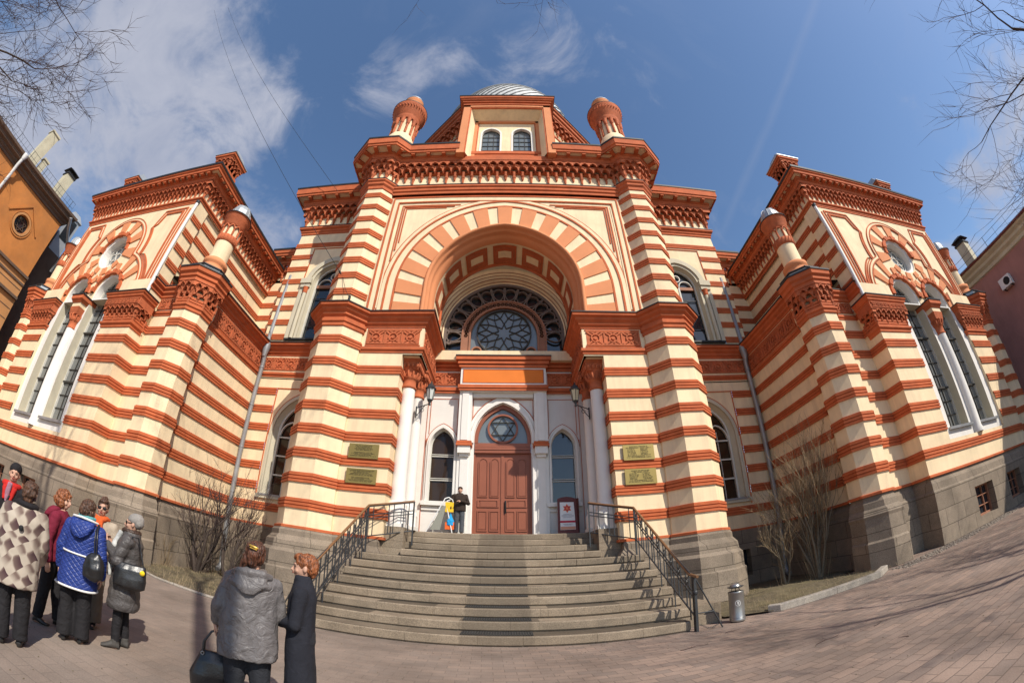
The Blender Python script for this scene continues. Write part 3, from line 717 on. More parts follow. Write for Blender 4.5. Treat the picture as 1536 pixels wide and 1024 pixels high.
# mouldings round doorway and lancets
b.ribbon(arch(0, 1.12, 6.32, .45, 24, 6.15), arch(0, 1.24, 6.32, .47, 24, 6.15), -.14, .02, 0)
b.ribbon(arch(0, 1.26, 6.32, .47, 24, 6.15), arch(0, 1.36, 6.32, .49, 24, 6.15), -.09, .02, 0)
b.ribbon(arch(0, 1.37, 6.32, .49, 24, 6.15), arch(0, 1.395, 6.32, .49, 24, 6.15), -.10, .02, 1)
for cx in (-2.32, 2.32):
    b.ribbon(arch(cx, .48, 6.02, .30, 20, 3.86), arch(cx, .55, 6.02, .32, 20, 3.86), -.10, .02, 0)
    b.ribbon(arch(cx, .56, 6.02, .32, 20, 3.86), arch(cx, .62, 6.02, .34, 20, 3.86), -.06, .02, 0)
    b.ribbon(arch(cx, .62, 6.02, .34, 20, 6.3), arch(cx, .64, 6.02, .34, 20, 6.3), -.07, .02, 1)
    b.slab([(cx-.68,3.70),(cx+.62,3.70),(cx+.62,3.86),(cx-.68,3.86)], -.16, .2, 0); b.slab([(cx-.66,3.52),(cx+.6,3.52),(cx+.6,3.6),(cx-.66,3.6)], -.06, .1, 0)
    s = 1 if cx > 0 else -1
    for (x0, x1, z0, z1) in ((1.78,1.80,6.5,8.0),(2.88,2.90,6.5,8.0),(1.78,2.90,7.98,8.0),(3.0,3.02,2.7,8.1)):
        a_, c_ = sorted((s*x0, s*x1)); b.slab([(a_,z0),(c_,z0),(c_,z1),(a_,z1)], -.02, .01, 1)
for (x0,x1,z0,z1) in ((-1.2,-1.18,6.5,8.0),(1.18,1.2,6.5,8.0),(-1.2,1.2,7.98,8.0)): b.slab([(x0,z0),(x1,z0),(x1,z1),(x0,z1)], -.02, .01, 1)
b.slab([(-1.2,8.02),(1.2,8.02),(1.2,8.2),(-1.2,8.2)], -.2, .01, 0)
b.build('entrance_wall', [M['white'], M['red']], SYN)
b = MB(fr=GF(YD))                                            # frieze band across the recess
b.slab([(-3.5,8.2),(3.5,8.2),(3.5,9.75),(-3.5,9.75)], -.05, .1, 0)
for z0, z1, o in ((8.22,8.3,.10),(8.32,8.46,.14),(9.22,9.34,.12),(9.36,9.48,.20),(9.5,9.72,.28)): b.slab([(-3.5,z0),(3.5,z0),(3.5,z1),(-3.5,z1)], -o, .05, 1)
for s in (1,-1):
    u = sorted((s*1.8, s*3.0)); arabesque(b, u[0], u[1], 8.56, 9.12, -.08, 2)
# central raised part with the plain orange panel
for (x, z0, z1, o, mi) in ((1.72,8.2,9.78,.38,0),(1.76,8.22,8.30,.43,1),(1.80,8.32,8.46,.46,1),(1.80,9.24,9.34,.45,1),(1.86,9.38,9.52,.50,1),(1.94,9.54,9.70,.56,1),(1.96,9.70,9.74,.59,3)):
    b.slab([(-x,z0),(x,z0),(x,z1),(-x,z1)], -o, .05, mi)
b.slab([(-1.60,8.58),(1.60,8.58),(1.60,9.14),(-1.60,9.14)], -.39, .0, 4)
for (x0,x1,z0,z1) in ((-1.62,1.62,8.56,8.58),(-1.62,1.62,9.14,9.16),(-1.63,-1.6,8.56,9.16),(1.6,1.63,8.56,9.16)): b.slab([(x0,z0),(x1,z0),(x1,z1),(x0,z1)], -.40, 0, 1)
b.build('entablature', [M['white'], M['red'], M['terra'], M['roof'], M['panel']], SYN)
for s in (1,-1):
    b = MB(fr=GF(YD), m=side(s))
    b.slab([(1.22,6.16),(1.72,6.16),(1.72,8.22),(1.22,8.22)], -.30, .05, 0); b.slab([(1.34,6.2),(1.6,6.2),(1.6,8.2),(1.34,8.2)], -.34, 0, 0)
    b.slab([(1.16,5.98),(1.76,5.98),(1.76,6.08),(1.16,6.08)], -.38, .05, 1); b.slab([(1.18,6.1),(1.74,6.1),(1.74,6.17),(1.18,6.17)], -.35, .05, 1)
    b.slab([(1.22,5.70),(1.70,5.70),(1.70,5.98),(1.22,5.98)], -.32, .05, 0); b.slab([(1.28,5.58),(1.64,5.58),(1.64,5.70),(1.28,5.70)], -.22, .05, 0)
    b.slab([(1.14,FL),(1.72,FL),(1.72,5.6),(1.14,5.6)], -.10, .05, 0); b.slab([(1.30,FL),(1.60,FL),(1.60,5.6),(1.30,5.6)], -.14, .05, 0)
    b.build('pilaster', [M['white'], M['red']], SYN)
# door
DR = empty('entrance_door', (0, YD+.15, FL)); DR.parent = SYN; DR.location = Vector((0,YD+.15,FL))-WLOC['synagogue']
for s in (1,-1):
    b = MB(fr=GF(YD+.16), m=side(s))
    b.slab([(.012,FL+.02),(1.04,FL+.02),(1.04,5.80),(.012,5.80)], 0, .05, 0)
    def pan(x0,x1,z0,z1,top=False):
        pl = [(x0,z0),(x1,z0)] + ((arc((x0+x1)/2, z1-(x1-x0)/2, (x1-x0)/2, 0, PI, 10)) if top else [(x1,z1),(x0,z1)])
        cx, cz = (x0+x1)/2, (z0+z1)/2
        inner = [(cx+(x-cx)*.84, cz+(z-cz)*(.95 if top else .88)) for x, z in pl]
        b.ribbon(inner, pl, -.035, .01, 0, True)
        b.slab([(cx+(x-cx)*.72, cz+(z-cz)*(.92 if top else .8)) for x, z in pl], -.02, .01, 0)
    pan(.12,.47,4.10,5.62,True); pan(.55,.92,4.10,5.62,True); pan(.12,.92,3.72,3.98); pan(.12,.47,2.82,3.6); pan(.55,.92,2.82,3.6)
    b.slab([(.0,FL),(.05,FL),(.05,5.8),(.0,5.8)], -.03, .01, 0)
    lf = b.build('door_leaf', M['door'], DR)
b = MB(fr=GF(YD+.16)); b.tube([(.12,-.07,3.55),(.12,-.09,3.62),(.12,-.09,3.85),(.12,-.07,3.92)], .018, 6, 0); b.slab([(.09,3.5),(.15,3.5),(.15,3.97),(.09,3.97)], -.05, -.02, 0); b.build('handle', M['black'], DR)
b = MB(fr=GF(YD+.1))
b.slab([(-1.08,5.80),(1.08,5.80),(1.08,5.9),(-1.08,5.9)], -.06, .1, 0); b.slab([(-1.08,5.92),(1.08,5.92),(1.08,6.02),(-1.08,6.02)], -.08, .1, 0); b.slab([(-1.08,6.04),(1.08,6.04),(1.08,6.2),(-1.08,6.2)], -.03, .1, 0)
b.ribbon(arch(0, .96, 6.32, .42, 30, 6.2), arch(0, 1.10, 6.32, .45, 30, 6.2), -.04, .1, 0)
b.slab([(-1.1,FL),(-1.04,FL),(-1.04,5.82),(-1.1,5.82)], 0, .1, 0); b.slab([(1.04,FL),(1.1,FL),(1.1,5.82),(1.04,5.82)], 0, .1, 0)
b.ribbon(arc(0, 6.80, .53, 0, 2*PI, 40)[:-1], arc(0, 6.80, .60, 0, 2*PI, 40)[:-1], -.04, .08, 0, True)
for off in (90, 270):                                        # six-pointed star
    P3 = [(.52*math.cos(math.radians(off+120*k)), 6.80+.52*math.sin(math.radians(off+120*k))) for k in range(3)]
    for k in range(3):
        p, q = P3[k], P3[(k+1)%3]; dx, dz = q[0]-p[0], q[1]-p[1]; l = math.hypot(dx,dz); nx, nz = -dz/l*.011, dx/l*.011
        b.slab([(p[0]-nx,p[1]-nz),(q[0]-nx,q[1]-nz),(q[0]+nx,q[1]+nz),(p[0]+nx,p[1]+nz)], -.01, .04, 1)
b.build('fanlight_frame', [M['door'], M['darkframe']], DR)
b = MB(fr=GF(YD+.16)); b.slab(arch(0, 1.0, 6.32, .44, 30, 6.2), 0, .02, 0); b.build('fanlight_pane', M['glassblue'], DR)
# lancet windows beside the door
for cx in (-2.32, 2.32):
    b = MB(fr=GF(YD+.14))
    b.ribbon(arch(cx, .43, 6.02, .28, 20, 3.86), arch(cx, .47, 6.02, .30, 20, 3.86), 0, .1, 0)
    for z in (4.68, 5.62): b.slab([(cx-.45,z),(cx+.45,z),(cx+.45,z+.035),(cx-.45,z+.035)], .0, .08, 0); b.slab([(cx-.45,z+.08),(cx+.45,z+.08),(cx+.45,z+.105),(cx-.45,z+.105)], .0, .08, 0)
    f = b.build('lancet_window', M['frame'], SYN)
    g = MB(fr=GF(YD+.2)); g.slab(arch(cx, .46, 6.02, .30, 20, 3.86), 0, .02, 0); g.build('pane', M['glassbrown' if cx < 0 else 'glass'], f)
    c = MB(fr=GF(YD+.42)); n = 26
    c.loft([[(cx-.46+.92*i/n, .04*math.sin(i*2.1+zz), z) for i in range(n+1)] for zz, z in ((0,3.9),(1,6.3))], 0, True, False, closed=False)
    c.build('curtain', M['plaster'], f)
# paired columns at the jambs
for s in (1,-1):
    for (cx, cy, k) in ((3.34,13.2,1.0),(3.20,14.1,.92)):
        CE = empty('column', (s*cx, cy, FL)); CE.parent = SYN; CE.location = Vector((s*cx,cy,FL))-WLOC['synagogue']
        b = MB(); X = s*cx; r = .25*k
        b.lathe(X, cy, [(r*1.08,3.5),(r,3.7),(r*.98,5.5),(r*.93,7.46)], 24, 0); b.build('shaft', M['white'], CE)
        b = MB(); b.prism([(X-r*1.5,cy-r*1.5),(X+r*1.5,cy-r*1.5),(X+r*1.5,cy+r*1.5),(X-r*1.5,cy+r*1.5)], FL, FL+.12)
        b.prism(octagon(X, cy, r*1.45), FL+.12, 3.1); b.lathe(X, cy, [(r*1.5,3.1),(r*1.55,3.16),(r*1.4,3.22),(r*1.25,3.28),(r*1.35,3.36),(r*1.3,3.42),(r*1.1,3.5)], 24, 0); b.build('base', M['white'], CE)
        b = MB()
        b.lathe(X, cy, [(r*.98,7.44),(r*1.12,7.47),(r*1.12,7.52),(r*.95,7.55),(r*.98,7.8),(r*1.25,7.84),(r*1.1,7.9),(r*1.3,8.05),(r*1.5,8.2)], 20, 0)
        for kk in range(12):
            a = kk*PI/6; b.tube([(X+r*1.05*math.cos(a),cy+r*1.05*math.sin(a),7.84),(X+r*1.45*math.cos(a),cy+r*1.45*math.sin(a),8.0),(X+r*1.3*math.cos(a),cy+r*1.3*math.sin(a),8.1)], [.045,.04,.02], 5, 0)
            b.ribbon
        sq = lambda h: [(X-h,cy-h),(X+h,cy-h),(X+h,cy+h),(X-h,cy+h)]
        b.prism(sq(r*1.35), 8.12, 8.40, 0, sq(r*1.62)); b.prism(sq(r*1.72), 8.40, 8.5, 0)
        for fx in range(4):                                    # carved scrolls on the abacus block
            for kk in range(5):
                uu = -r*1.2 + r*.6*kk
                px, py = {0:(X+uu,cy-r*1.52),1:(X+r*1.52,cy+uu),2:(X+uu,cy+r*1.52),3:(X-r*1.52,cy+uu)}[fx]
                b.lathe(px, py, [(.0,8.15),(.055,8.19),(.06,8.28),(.03,8.34),(.0,8.35)], 6, 0)
        b.build('capital', M['terra'], CE)
# pedestal blocks beside the upper steps
for s in (1,-1):
    b = MB(m=side(s)); b.box(2.95, 3.9, 12.72, 15.28, 0.2, FL, 0); b.build('pedestal', M['stepstone'], SYN)
# ---- cornice over the great arch, attic, drum and dome -------------------------
b = MB()
b.sweep([(-5.45,12.5),(5.45,12.5)], [(0,16.98),(.04,17.0),(.04,17.12),(.08,17.14),(.08,17.3),(.14,17.34),(.14,17.5),(.2,17.54),(.2,17.66)], 1)
b.sweep([(-5.45,12.5),(5.45,12.5)], [(.22,17.66),(.22,17.7),(-.1,17.76)], 2)
b.box(-5.45, 5.45, 12.46, 13.2, 17.0, 20.3, 0)
b.build('main_cornice_wall', [M['cream'], M['red'], M['roof']], SYN)
b = MB(); muqarnas(b, [(-5.4,12.42),(5.4,12.42)], 17.76, 19.35, unit=.415, out=.42); b.build('stalactite_cornice', [M['cream'], M['terra']], SYN)
for s in (1,-1):
    b = MB(m=side(s)); eaves(b, [(2.35,12.42),(5.5,12.42)], 19.3, .42, .84, 20.3, step=.8); b.build('eaves', [M['cream'], M['red'], M['roof']], SYN)
b = MB(); b.box(-2.4,2.4,11.98,12.5,19.3,19.62,1); b.box(-2.04,2.04,12.40,12.455,19.62,20.35,0); b.build('cornice_course', [M['cream'], M['red']], SYN)
# attic with two arched windows in a deep splayed frame
b = MB()
hol = [arch(sx*.86, .50, 22.55, .10, 16, 20.62) for sx in (-1,1)]
fr = GF(12.45); b.fr = fr
b.plate([(-2.0,20.2),(2.0,20.2),(2.0,24.4),(-2.0,24.4)], hol, 0, .3, 0, 3)
for sx in (-1,1):
    b.ribbon(arch(sx*.86, .50, 22.55, .10, 16, 20.62), arch(sx*.86, .60, 22.55, .10, 16, 20.62), -.03, .02, 3)
b.slab([(-1.9,20.36),(1.9,20.36),(1.9,20.6),(-1.9,20.6)], -.12, .02, 1); b.slab([(-1.9,20.2),(1.9,20.2),(1.9,20.3),(-1.9,20.3)], -.08, .02, 1)
for z0,z1,x in ((23.75,23.95,2.0),): b.slab([(-x,z0),(x,z0),(x,z1),(-x,z1)], -.1, .02, 4)
for s in (1,-1):
    u = sorted((s*1.66, s*1.84)); b.slab([(u[0],20.0),(u[1],20.0),(u[1],23.95),(u[0],23.95)], -.1, .02, 4)
    u = sorted((s*1.60, s*1.66)); b.slab([(u[0],20.0),(u[1],20.0),(u[1],23.9),(u[0],23.9)], -.05, .02, 1)
b.fr = None
# splayed cream reveals
for s in (1,-1):
    b.add([(s*1.84,12.35,19.8),(s*2.05,11.72,19.55),(s*2.05,11.72,24.35),(s*1.84,12.35,23.95)], [(0,1,2,3)], 0)
    # outer orange posts of the frame
    b.box(*sorted((s*2.05,s*2.12)), 11.66, 12.6, 19.5, 24.4, 1); b.box(*sorted((s*2.12,s*2.5)), 11.62, 12.6, 19.45, 24.6, 4); b.box(*sorted((s*2.5,s*2.55)), 11.70, 13.4, 19.45, 24.6, 1)
b.add([(-1.84,12.35,23.95),(1.84,12.35,23.95),(2.05,11.72,24.35),(-2.05,11.72,24.35)], [(0,1,2,3)], 0)
b.box(-2.12,2.12,11.66,12.6,24.33,24.42,1); b.box(-2.5,2.5,11.62,12.6,24.42,24.62,4)
b.box(-2.5,2.5,12.7,13.6,20.2,25.0,4)
pth = [(-2.5,14.0),(-2.5,11.62),(2.5,11.62),(2.5,14.0)]
b.sweep(pth, [(0,24.6),(.05,24.62),(.05,24.72),(.02,24.74),(.02,24.82),(.12,24.86),(.12,24.94),(.06,24.96),(.2,25.02),(.22,25.1),(.28,25.14),(.30,25.3)], 1)
b.sweep(pth, [(.30,25.3),(.33,25.3),(.34,25.38),(-2.4,25.9)], 2)
b.build('attic', [M['cream'], M['red'], M['roof'], M['white'], M['orange']], SYN)
for sx in (-1,1):
    b = MB(fr=GF(12.6)); cx = sx*.86
    b.ribbon(arch(cx, .46, 22.55, .09, 16, 20.62), arch(cx, .50, 22.55, .10, 16, 20.62), 0, .06, 0)
    for u in (-.15,.15): b.slab([(cx+u-.012,20.62),(cx+u+.012,20.62),(cx+u+.012,22.9),(cx+u-.012,22.9)], 0, .04, 0)
    for z in (21.05,21.5,21.95,22.4): b.slab([(cx-.46,z),(cx+.46,z),(cx+.46,z+.025),(cx-.46,z+.025)], 0, .04, 0)
    f = b.build('attic_window', M['darkframe'], SYN)
    g = MB(fr=GF(12.64)); g.slab(arch(cx, .49, 22.55, .10, 16, 20.62), 0, .02, 0); g.build('pane', M['glassblue'], f)
# octagonal drum
DC = octagon(0, 20.2, 7.0-.75)
b = MB(); b.sweep(DC, [(0,18),(0,25.6),(.06,25.62),(.06,25.8),(0,25.82),(0,27.2)], [0,1,1,1,0], True); 
for k in range(8):
    a, c = DC[k], DC[(k+1)%8]; Lk = math.dist(a,c); dx, dy = (c[0]-a[0])/Lk, (c[1]-a[1])/Lk; nx, ny = dy, -dx
    b.fr = lambda u, d, z: (a[0]+dx*u-nx*d, a[1]+dy*u-ny*d, z)
    for j in range(3):
        cu = Lk*(j+.5)/3
        b.ribbon(arch(cu, .5, 24.2, .05, 12, 22.4), arch(cu, .66, 24.2, .05, 12, 22.4), -.05, .02, 1)
        b.slab(arch(cu, .48, 24.2, .05, 12, 22.4), -.02, .02, 2)
    b.fr = None
b.build('drum', [M['cream'], M['terra'], M['glass']], SYN)
b = MB(); muqarnas(b, DC[:4]+DC[4:], 25.9, 27.3, unit=.5, out=.4, closed=True); b.build('stalactite_cornice', [M['cream'], M['terra']], SYN)
b = MB(); b.sweep(DC, [(.4,27.2),(.48,27.25),(.48,27.5),(.6,27.55),(.62,27.8),(.72,27.85),(.74,28.0)], 0, True); b.sweep(DC, [(.74,28.0),(.78,28.0),(.78,28.08),(-.6,28.6)], 1, True); b.build('eaves', [M['terra'], M['roof']], SYN)
b = MB(); R = 5.6; zc = 33.2; n = 56
prof = [(4.5,28.4),(4.5,31.2)] + [(R*math.cos(math.radians(a)), zc+R*math.sin(math.radians(a))) for a in range(-28, 90, 4)] + [(.05, zc+R)]
b.lathe(0, 20.2, prof, n, 0, False)
for k in range(n):                                           # diagonal raised seams of the zinc sheets
    pts = []
    for q in range(28):
        el = math.radians(-28+q*4.1); a = k*2*PI/n + q*.075
        pts.append(((R+.03)*math.cos(el)*math.cos(a), 20.2+(R+.03)*math.cos(el)*math.sin(a), zc+(R+.03)*math.sin(el)))
    b.tube(pts, .05, 4, 1, False, False)
b.build('dome', [M['domezinc'], M['seam']], SYN)

# ---- window bays between the portal and the wings ------------------------------
YB = 14.85
for s in (1,-1):
    b = MB(m=side(s))
    wallsweep('', [(9.78,YB),(11.02,YB)], BASE, 8.5, LT, b=b)
    wallsweep('', [(7.1,YB),(9.78,YB)], BASE, 3.24, [3.12], b=b)
    lip(b, [(7.1,YB),(11.02,YB)])
    b.fr = GF(YB); CX = 8.22
    hole = arch(CX, 1.28, 6.1, .3, 24, 3.45)
    b.plate([(6.8,3.24),(9.78,3.24),(9.78,8.5),(6.8,8.5)], [hole], 0, .02, 0)
    for k,(a_,c_,d_,mi) in enumerate(((1.28,1.36,-.09,2),(1.37,1.45,-.05,2))): b.ribbon(arch(CX, a_, 6.1, .3, 24, 3.45), arch(CX, c_, 6.1, .32, 24, 3.45), d_, .02, mi)
    b.ribbon(arch(CX, 1.45, 6.1, .32, 24, 6.0), arch(CX, 1.48, 6.1, .32, 24, 6.0), -.06, .02, 1)
    # splayed reveal
    b.fr = None
    ra = arch(CX, 1.28, 6.1, .3, 24, 3.45); rb = arch(CX, 1.14, 6.1, .28, 24, 3.45)
    b.loft([[(x,YB,z) for x,z in ra],[(x,YB+.22,z) for x,z in rb]], 2, False, False, closed=False)
    b.fr = GF(YB)
    b.slab([(6.9,3.28),(9.75,3.28),(9.75,3.44),(6.9,3.44)], -.10, .24, 2)
    b.slab([(9.74,3.2),(9.78,3.2),(9.78,8.0),(9.74,8.0)], -.03, .01, 1); b.slab([(7.1,8.0),(9.78,8.0),(9.78,8.04),(7.1,8.04)], -.03, .01, 1)
    b.fr = None
    # stripes above the panel
    wallsweep('', [(7.1,YB-.004),(9.78,YB-.004)], 7.84, 8.5, [8.2], b=b) if False else None
    full = [(7.1,YB),(11.05,YB)]
    b.sweep(full, [(0,8.45),(0,9.62)], 0); smallcornice(b, full, 8.55, 8.78, .09); ledge(b, full, mi=1, ri=3)
    b.fr = GF(YB); arabesque(b, 7.3, 10.9, 8.9, 9.5, -.01, 4); b.fr = None
    b.build('bay_wall', [M['cream'], M['red'], M['plaster'], M['roof'], M['terra']], SYN)
    # plinth with a basement window
    b = MB(m=side(s), fr=GF(YB))
    b.plate([(6.9,0),(11.1,0),(11.1,BASE-.09),(6.9,BASE-.09)], [[(8.5,.40),(9.32,.40),(9.32,1.42),(8.5,1.42)]], -.12, .4, 0)
    b.build('granite_plinth', M['granite'], SYN)
    b = MB(m=side(s), fr=GF(YB)); b.slab([(8.5,.40),(9.32,.40),(9.32,1.42),(8.5,1.42)], .2, .25, 0)
    for u in (8.75,9.05): b.slab([(u,.4),(u+.03,.4),(u+.03,1.42),(u,1.42)], .15, .2, 1)
    b.build('basement_window', [M['glass'], M['darkframe']], SYN)
    # lower window with traceried head
    b = MB(m=side(s), fr=GF(YB+.22))
    hwf = 1.14
    b.ribbon(arch(CX, hwf-.09, 6.1, .25, 24, 3.44), arch(CX, hwf, 6.1, .27, 24, 3.44), -.04, .06, 0)
    b.slab([(CX-.04,3.44),(CX+.04,3.44),(CX+.04,6.3),(CX-.04,6.3)], -.05, .06, 0)
    for z in (4.28, 5.08, 5.88): b.slab([(CX-hwf,z),(CX+hwf,z),(CX+hwf,z+.06),(CX-hwf,z+.06)], -.02, .06, 0)
    for k in (-1,1):
        b.ribbon(arch(CX+k*.54,.46, 6.0, .1, 12), arch(CX+k*.54, .52, 6.0, .1, 12), -.03, .06, 0)
        b.slab([(CX+k*.54-.015,3.5),(CX+k*.54+.015,3.5),(CX+k*.54+.015,6.3),(CX+k*.54-.015,6.3)], 0, .05, 0)
    b.ribbon(arc(CX, 6.86, .24, 0, 2*PI, 16)[:-1], arc(CX, 6.86, .30, 0, 2*PI, 16)[:-1], -.03, .06, 0, True)
    b.slab([(CX-hwf-.1,3.38),(CX+hwf+.25,3.38),(CX+hwf+.25,3.46),(CX-hwf-.1,3.46)], -.34, .1, 1)
    f = b.build('bay_window', [M['frame'], M['pipe']], SYN)
    g = MB(m=side(s), fr=GF(YB+.31)); g.slab(arch(CX, hwf, 6.1, .27, 24, 3.44), 0, .02, 0); g.build('pane', M['glassbrown'], f)
    # upper storey of the bay
    BT = [10.77+.82*k for k in range(8)]
    b = MB(m=side(s))
    wallsweep('', [(10.2,YB),(11.35,YB),(11.35,16.4)], 10.1, 17.2, BT, b=b)
    wallsweep('', [(7.0,YB),(10.2,YB)], 16.1, 17.2, [16.51], b=b)
    b.fr = GF(YB); CU = 8.55
    hole = arch(CU, 1.0, 13.75, .15, 24, 10.5)
    b.plate([(7.0,10.1),(10.2,10.1),(10.2,16.1),(7.0,16.1)], [hole], .02, .03, 0)
    for (a_,c_,zb,d_,mi) in ((1.0,1.14,10.5,-.06,2),(1.15,1.30,13.9,-.14,2),(1.31,1.44,13.9,-.08,2),(1.45,1.50,13.9,-.05,2)): b.ribbon(arch(CU, a_, 13.75, .15, 24, zb), arch(CU, c_, 13.75, .18, 24, zb), d_, .04, mi)
    b.slab([(10.16,10.5),(10.2,10.5),(10.2,16.1),(10.16,16.1)], -.02, .04, 1); b.slab([(7.0,16.06),(10.2,16.06),(10.2,16.1),(7.0,16.1)], -.02, .04, 1)
    for k in (-1,1):                                          # impost and pilaster strip
        u = sorted((CU+k*1.02, CU+k*1.62)); b.slab([(u[0],13.62),(u[1],13.62),(u[1],13.92),(u[0],13.92)], -.22, .04, 2); b.slab([(u[0]+.04,13.4),(u[1]-.04,13.4),(u[1]-.04,13.62),(u[0]+.04,13.62)], -.16, .04, 2)
        u = sorted((CU+k*1.42, CU+k*1.62)); b.slab([(u[0],10.5),(u[1],10.5),(u[1],13.4),(u[0],13.4)], -.08, .04, 2)
    b.fr = None
    for k in (-1,1):
        b.lathe(CU+k*1.26, YB-.08, [(.10,10.5),(.10,13.1)], 12, 2); b.lathe(CU+k*1.26, YB-.08, [(.10,13.05),(.13,13.1),(.11,13.18),(.16,13.4)], 12, 1)
    ra = arch(CU, 1.0, 13.75, .15, 24, 10.5); rb = arch(CU, .93, 13.75, .13, 24, 10.5)
    b.loft([[(x,YB,z) for x,z in ra],[(x,YB+.22,z) for x,z in rb]], 2, False, False, closed=False)
    b.box(7.0, 10.15, YB-.12, YB+.3, 10.42, 10.5, 3)
    # string course, stalactites, eaves
    bay = [(7.0,YB),(11.35,YB),(11.35,17.5)]
    b.sweep(bay, [(0,17.16),(.05,17.18),(.05,17.3),(.1,17.34),(.1,17.46),(.2,17.52),(.2,17.64)], 1); b.sweep(bay, [(.22,17.64),(.22,17.68),(-.1,17.74)], 3)
    b.build('bay_upper_wall', [M['cream'], M['red'], M['plaster'], M['roof']], SYN)
    b = MB(m=side(s)); muqarnas(b, bay, 17.74, 19.3, unit=.43, out=.42); b.build('stalactite_cornice', [M['cream'], M['terra']], SYN)
    b = MB(m=side(s)); eaves(b, bay, 19.28, .42, .95, 20.3, step=.85); b.prism([(5,14.6),(11.2,14.6),(11.2,18),(5,18)], 20.42, 20.5, 2); b.build('eaves', [M['cream'], M['red'], M['roof']], SYN)
    b = MB(m=side(s), fr=GF(YB+.22))
    b.ribbon(arch(CU, .86, 13.75, .13, 24, 10.5), arch(CU, .94, 13.75, .13, 24, 10.5), -.04, .06, 0)
    b.slab([(CU-.04,10.5),(CU+.04,10.5),(CU+.04,13.7),(CU-.04,13.7)], -.05, .06, 0)
    for z in (11.3, 12.1, 12.9): b.slab([(CU-.84,z),(CU+.84,z),(CU+.84,z+.03),(CU-.84,z+.03)], 0, .05, 1)
    b.slab([(CU-.84,13.55),(CU+.84,13.55),(CU+.84,13.72),(CU-.84,13.72)], -.03, .06, 2)
    for k in (-1,1): b.ribbon(arch(CU+k*.4, .32, 13.74, 0, 12), arch(CU+k*.4, .37, 13.74, 0, 12), -.03, .06, 0)
    b.ribbon(arc(CU, 14.25, .17, 0, 2*PI, 14)[:-1], arc(CU, 14.25, .22, 0, 2*PI, 14)[:-1], -.03, .06, 0, True)
    f = b.build('bay_window', [M['frame'], M['darkframe'], M['tracery']], SYN)
    g = MB(m=side(s), fr=GF(YB+.32)); g.slab(arch(CU, .94, 13.75, .13, 24, 10.5), 0, .02, 0); g.build('pane', M['glass'], f)
    # set-back wall beside the bay
    b = MB(m=side(s)); wallsweep('', [(11.2,16.3),(13.4,16.3)], 10.0, 15.2, [10.35+.82*k for k in range(6)], b=b)
    b.build('setback_wall', WM, SYN)
    b = MB(m=side(s)); muqarnas(b, [(11.2,16.3),(13.4,16.3)], 15.0, 16.2, unit=.4, out=.35); eaves_p = [(11.2,16.3),(13.4,16.3)]
    b.build('stalactite_cornice', [M['cream'], M['terra']], SYN)
    b = MB(m=side(s)); eaves(b, eaves_p, 16.1, .35, .8, 16.9, step=.7); b.build('eaves', [M['cream'], M['red'], M['roof']], SYN)
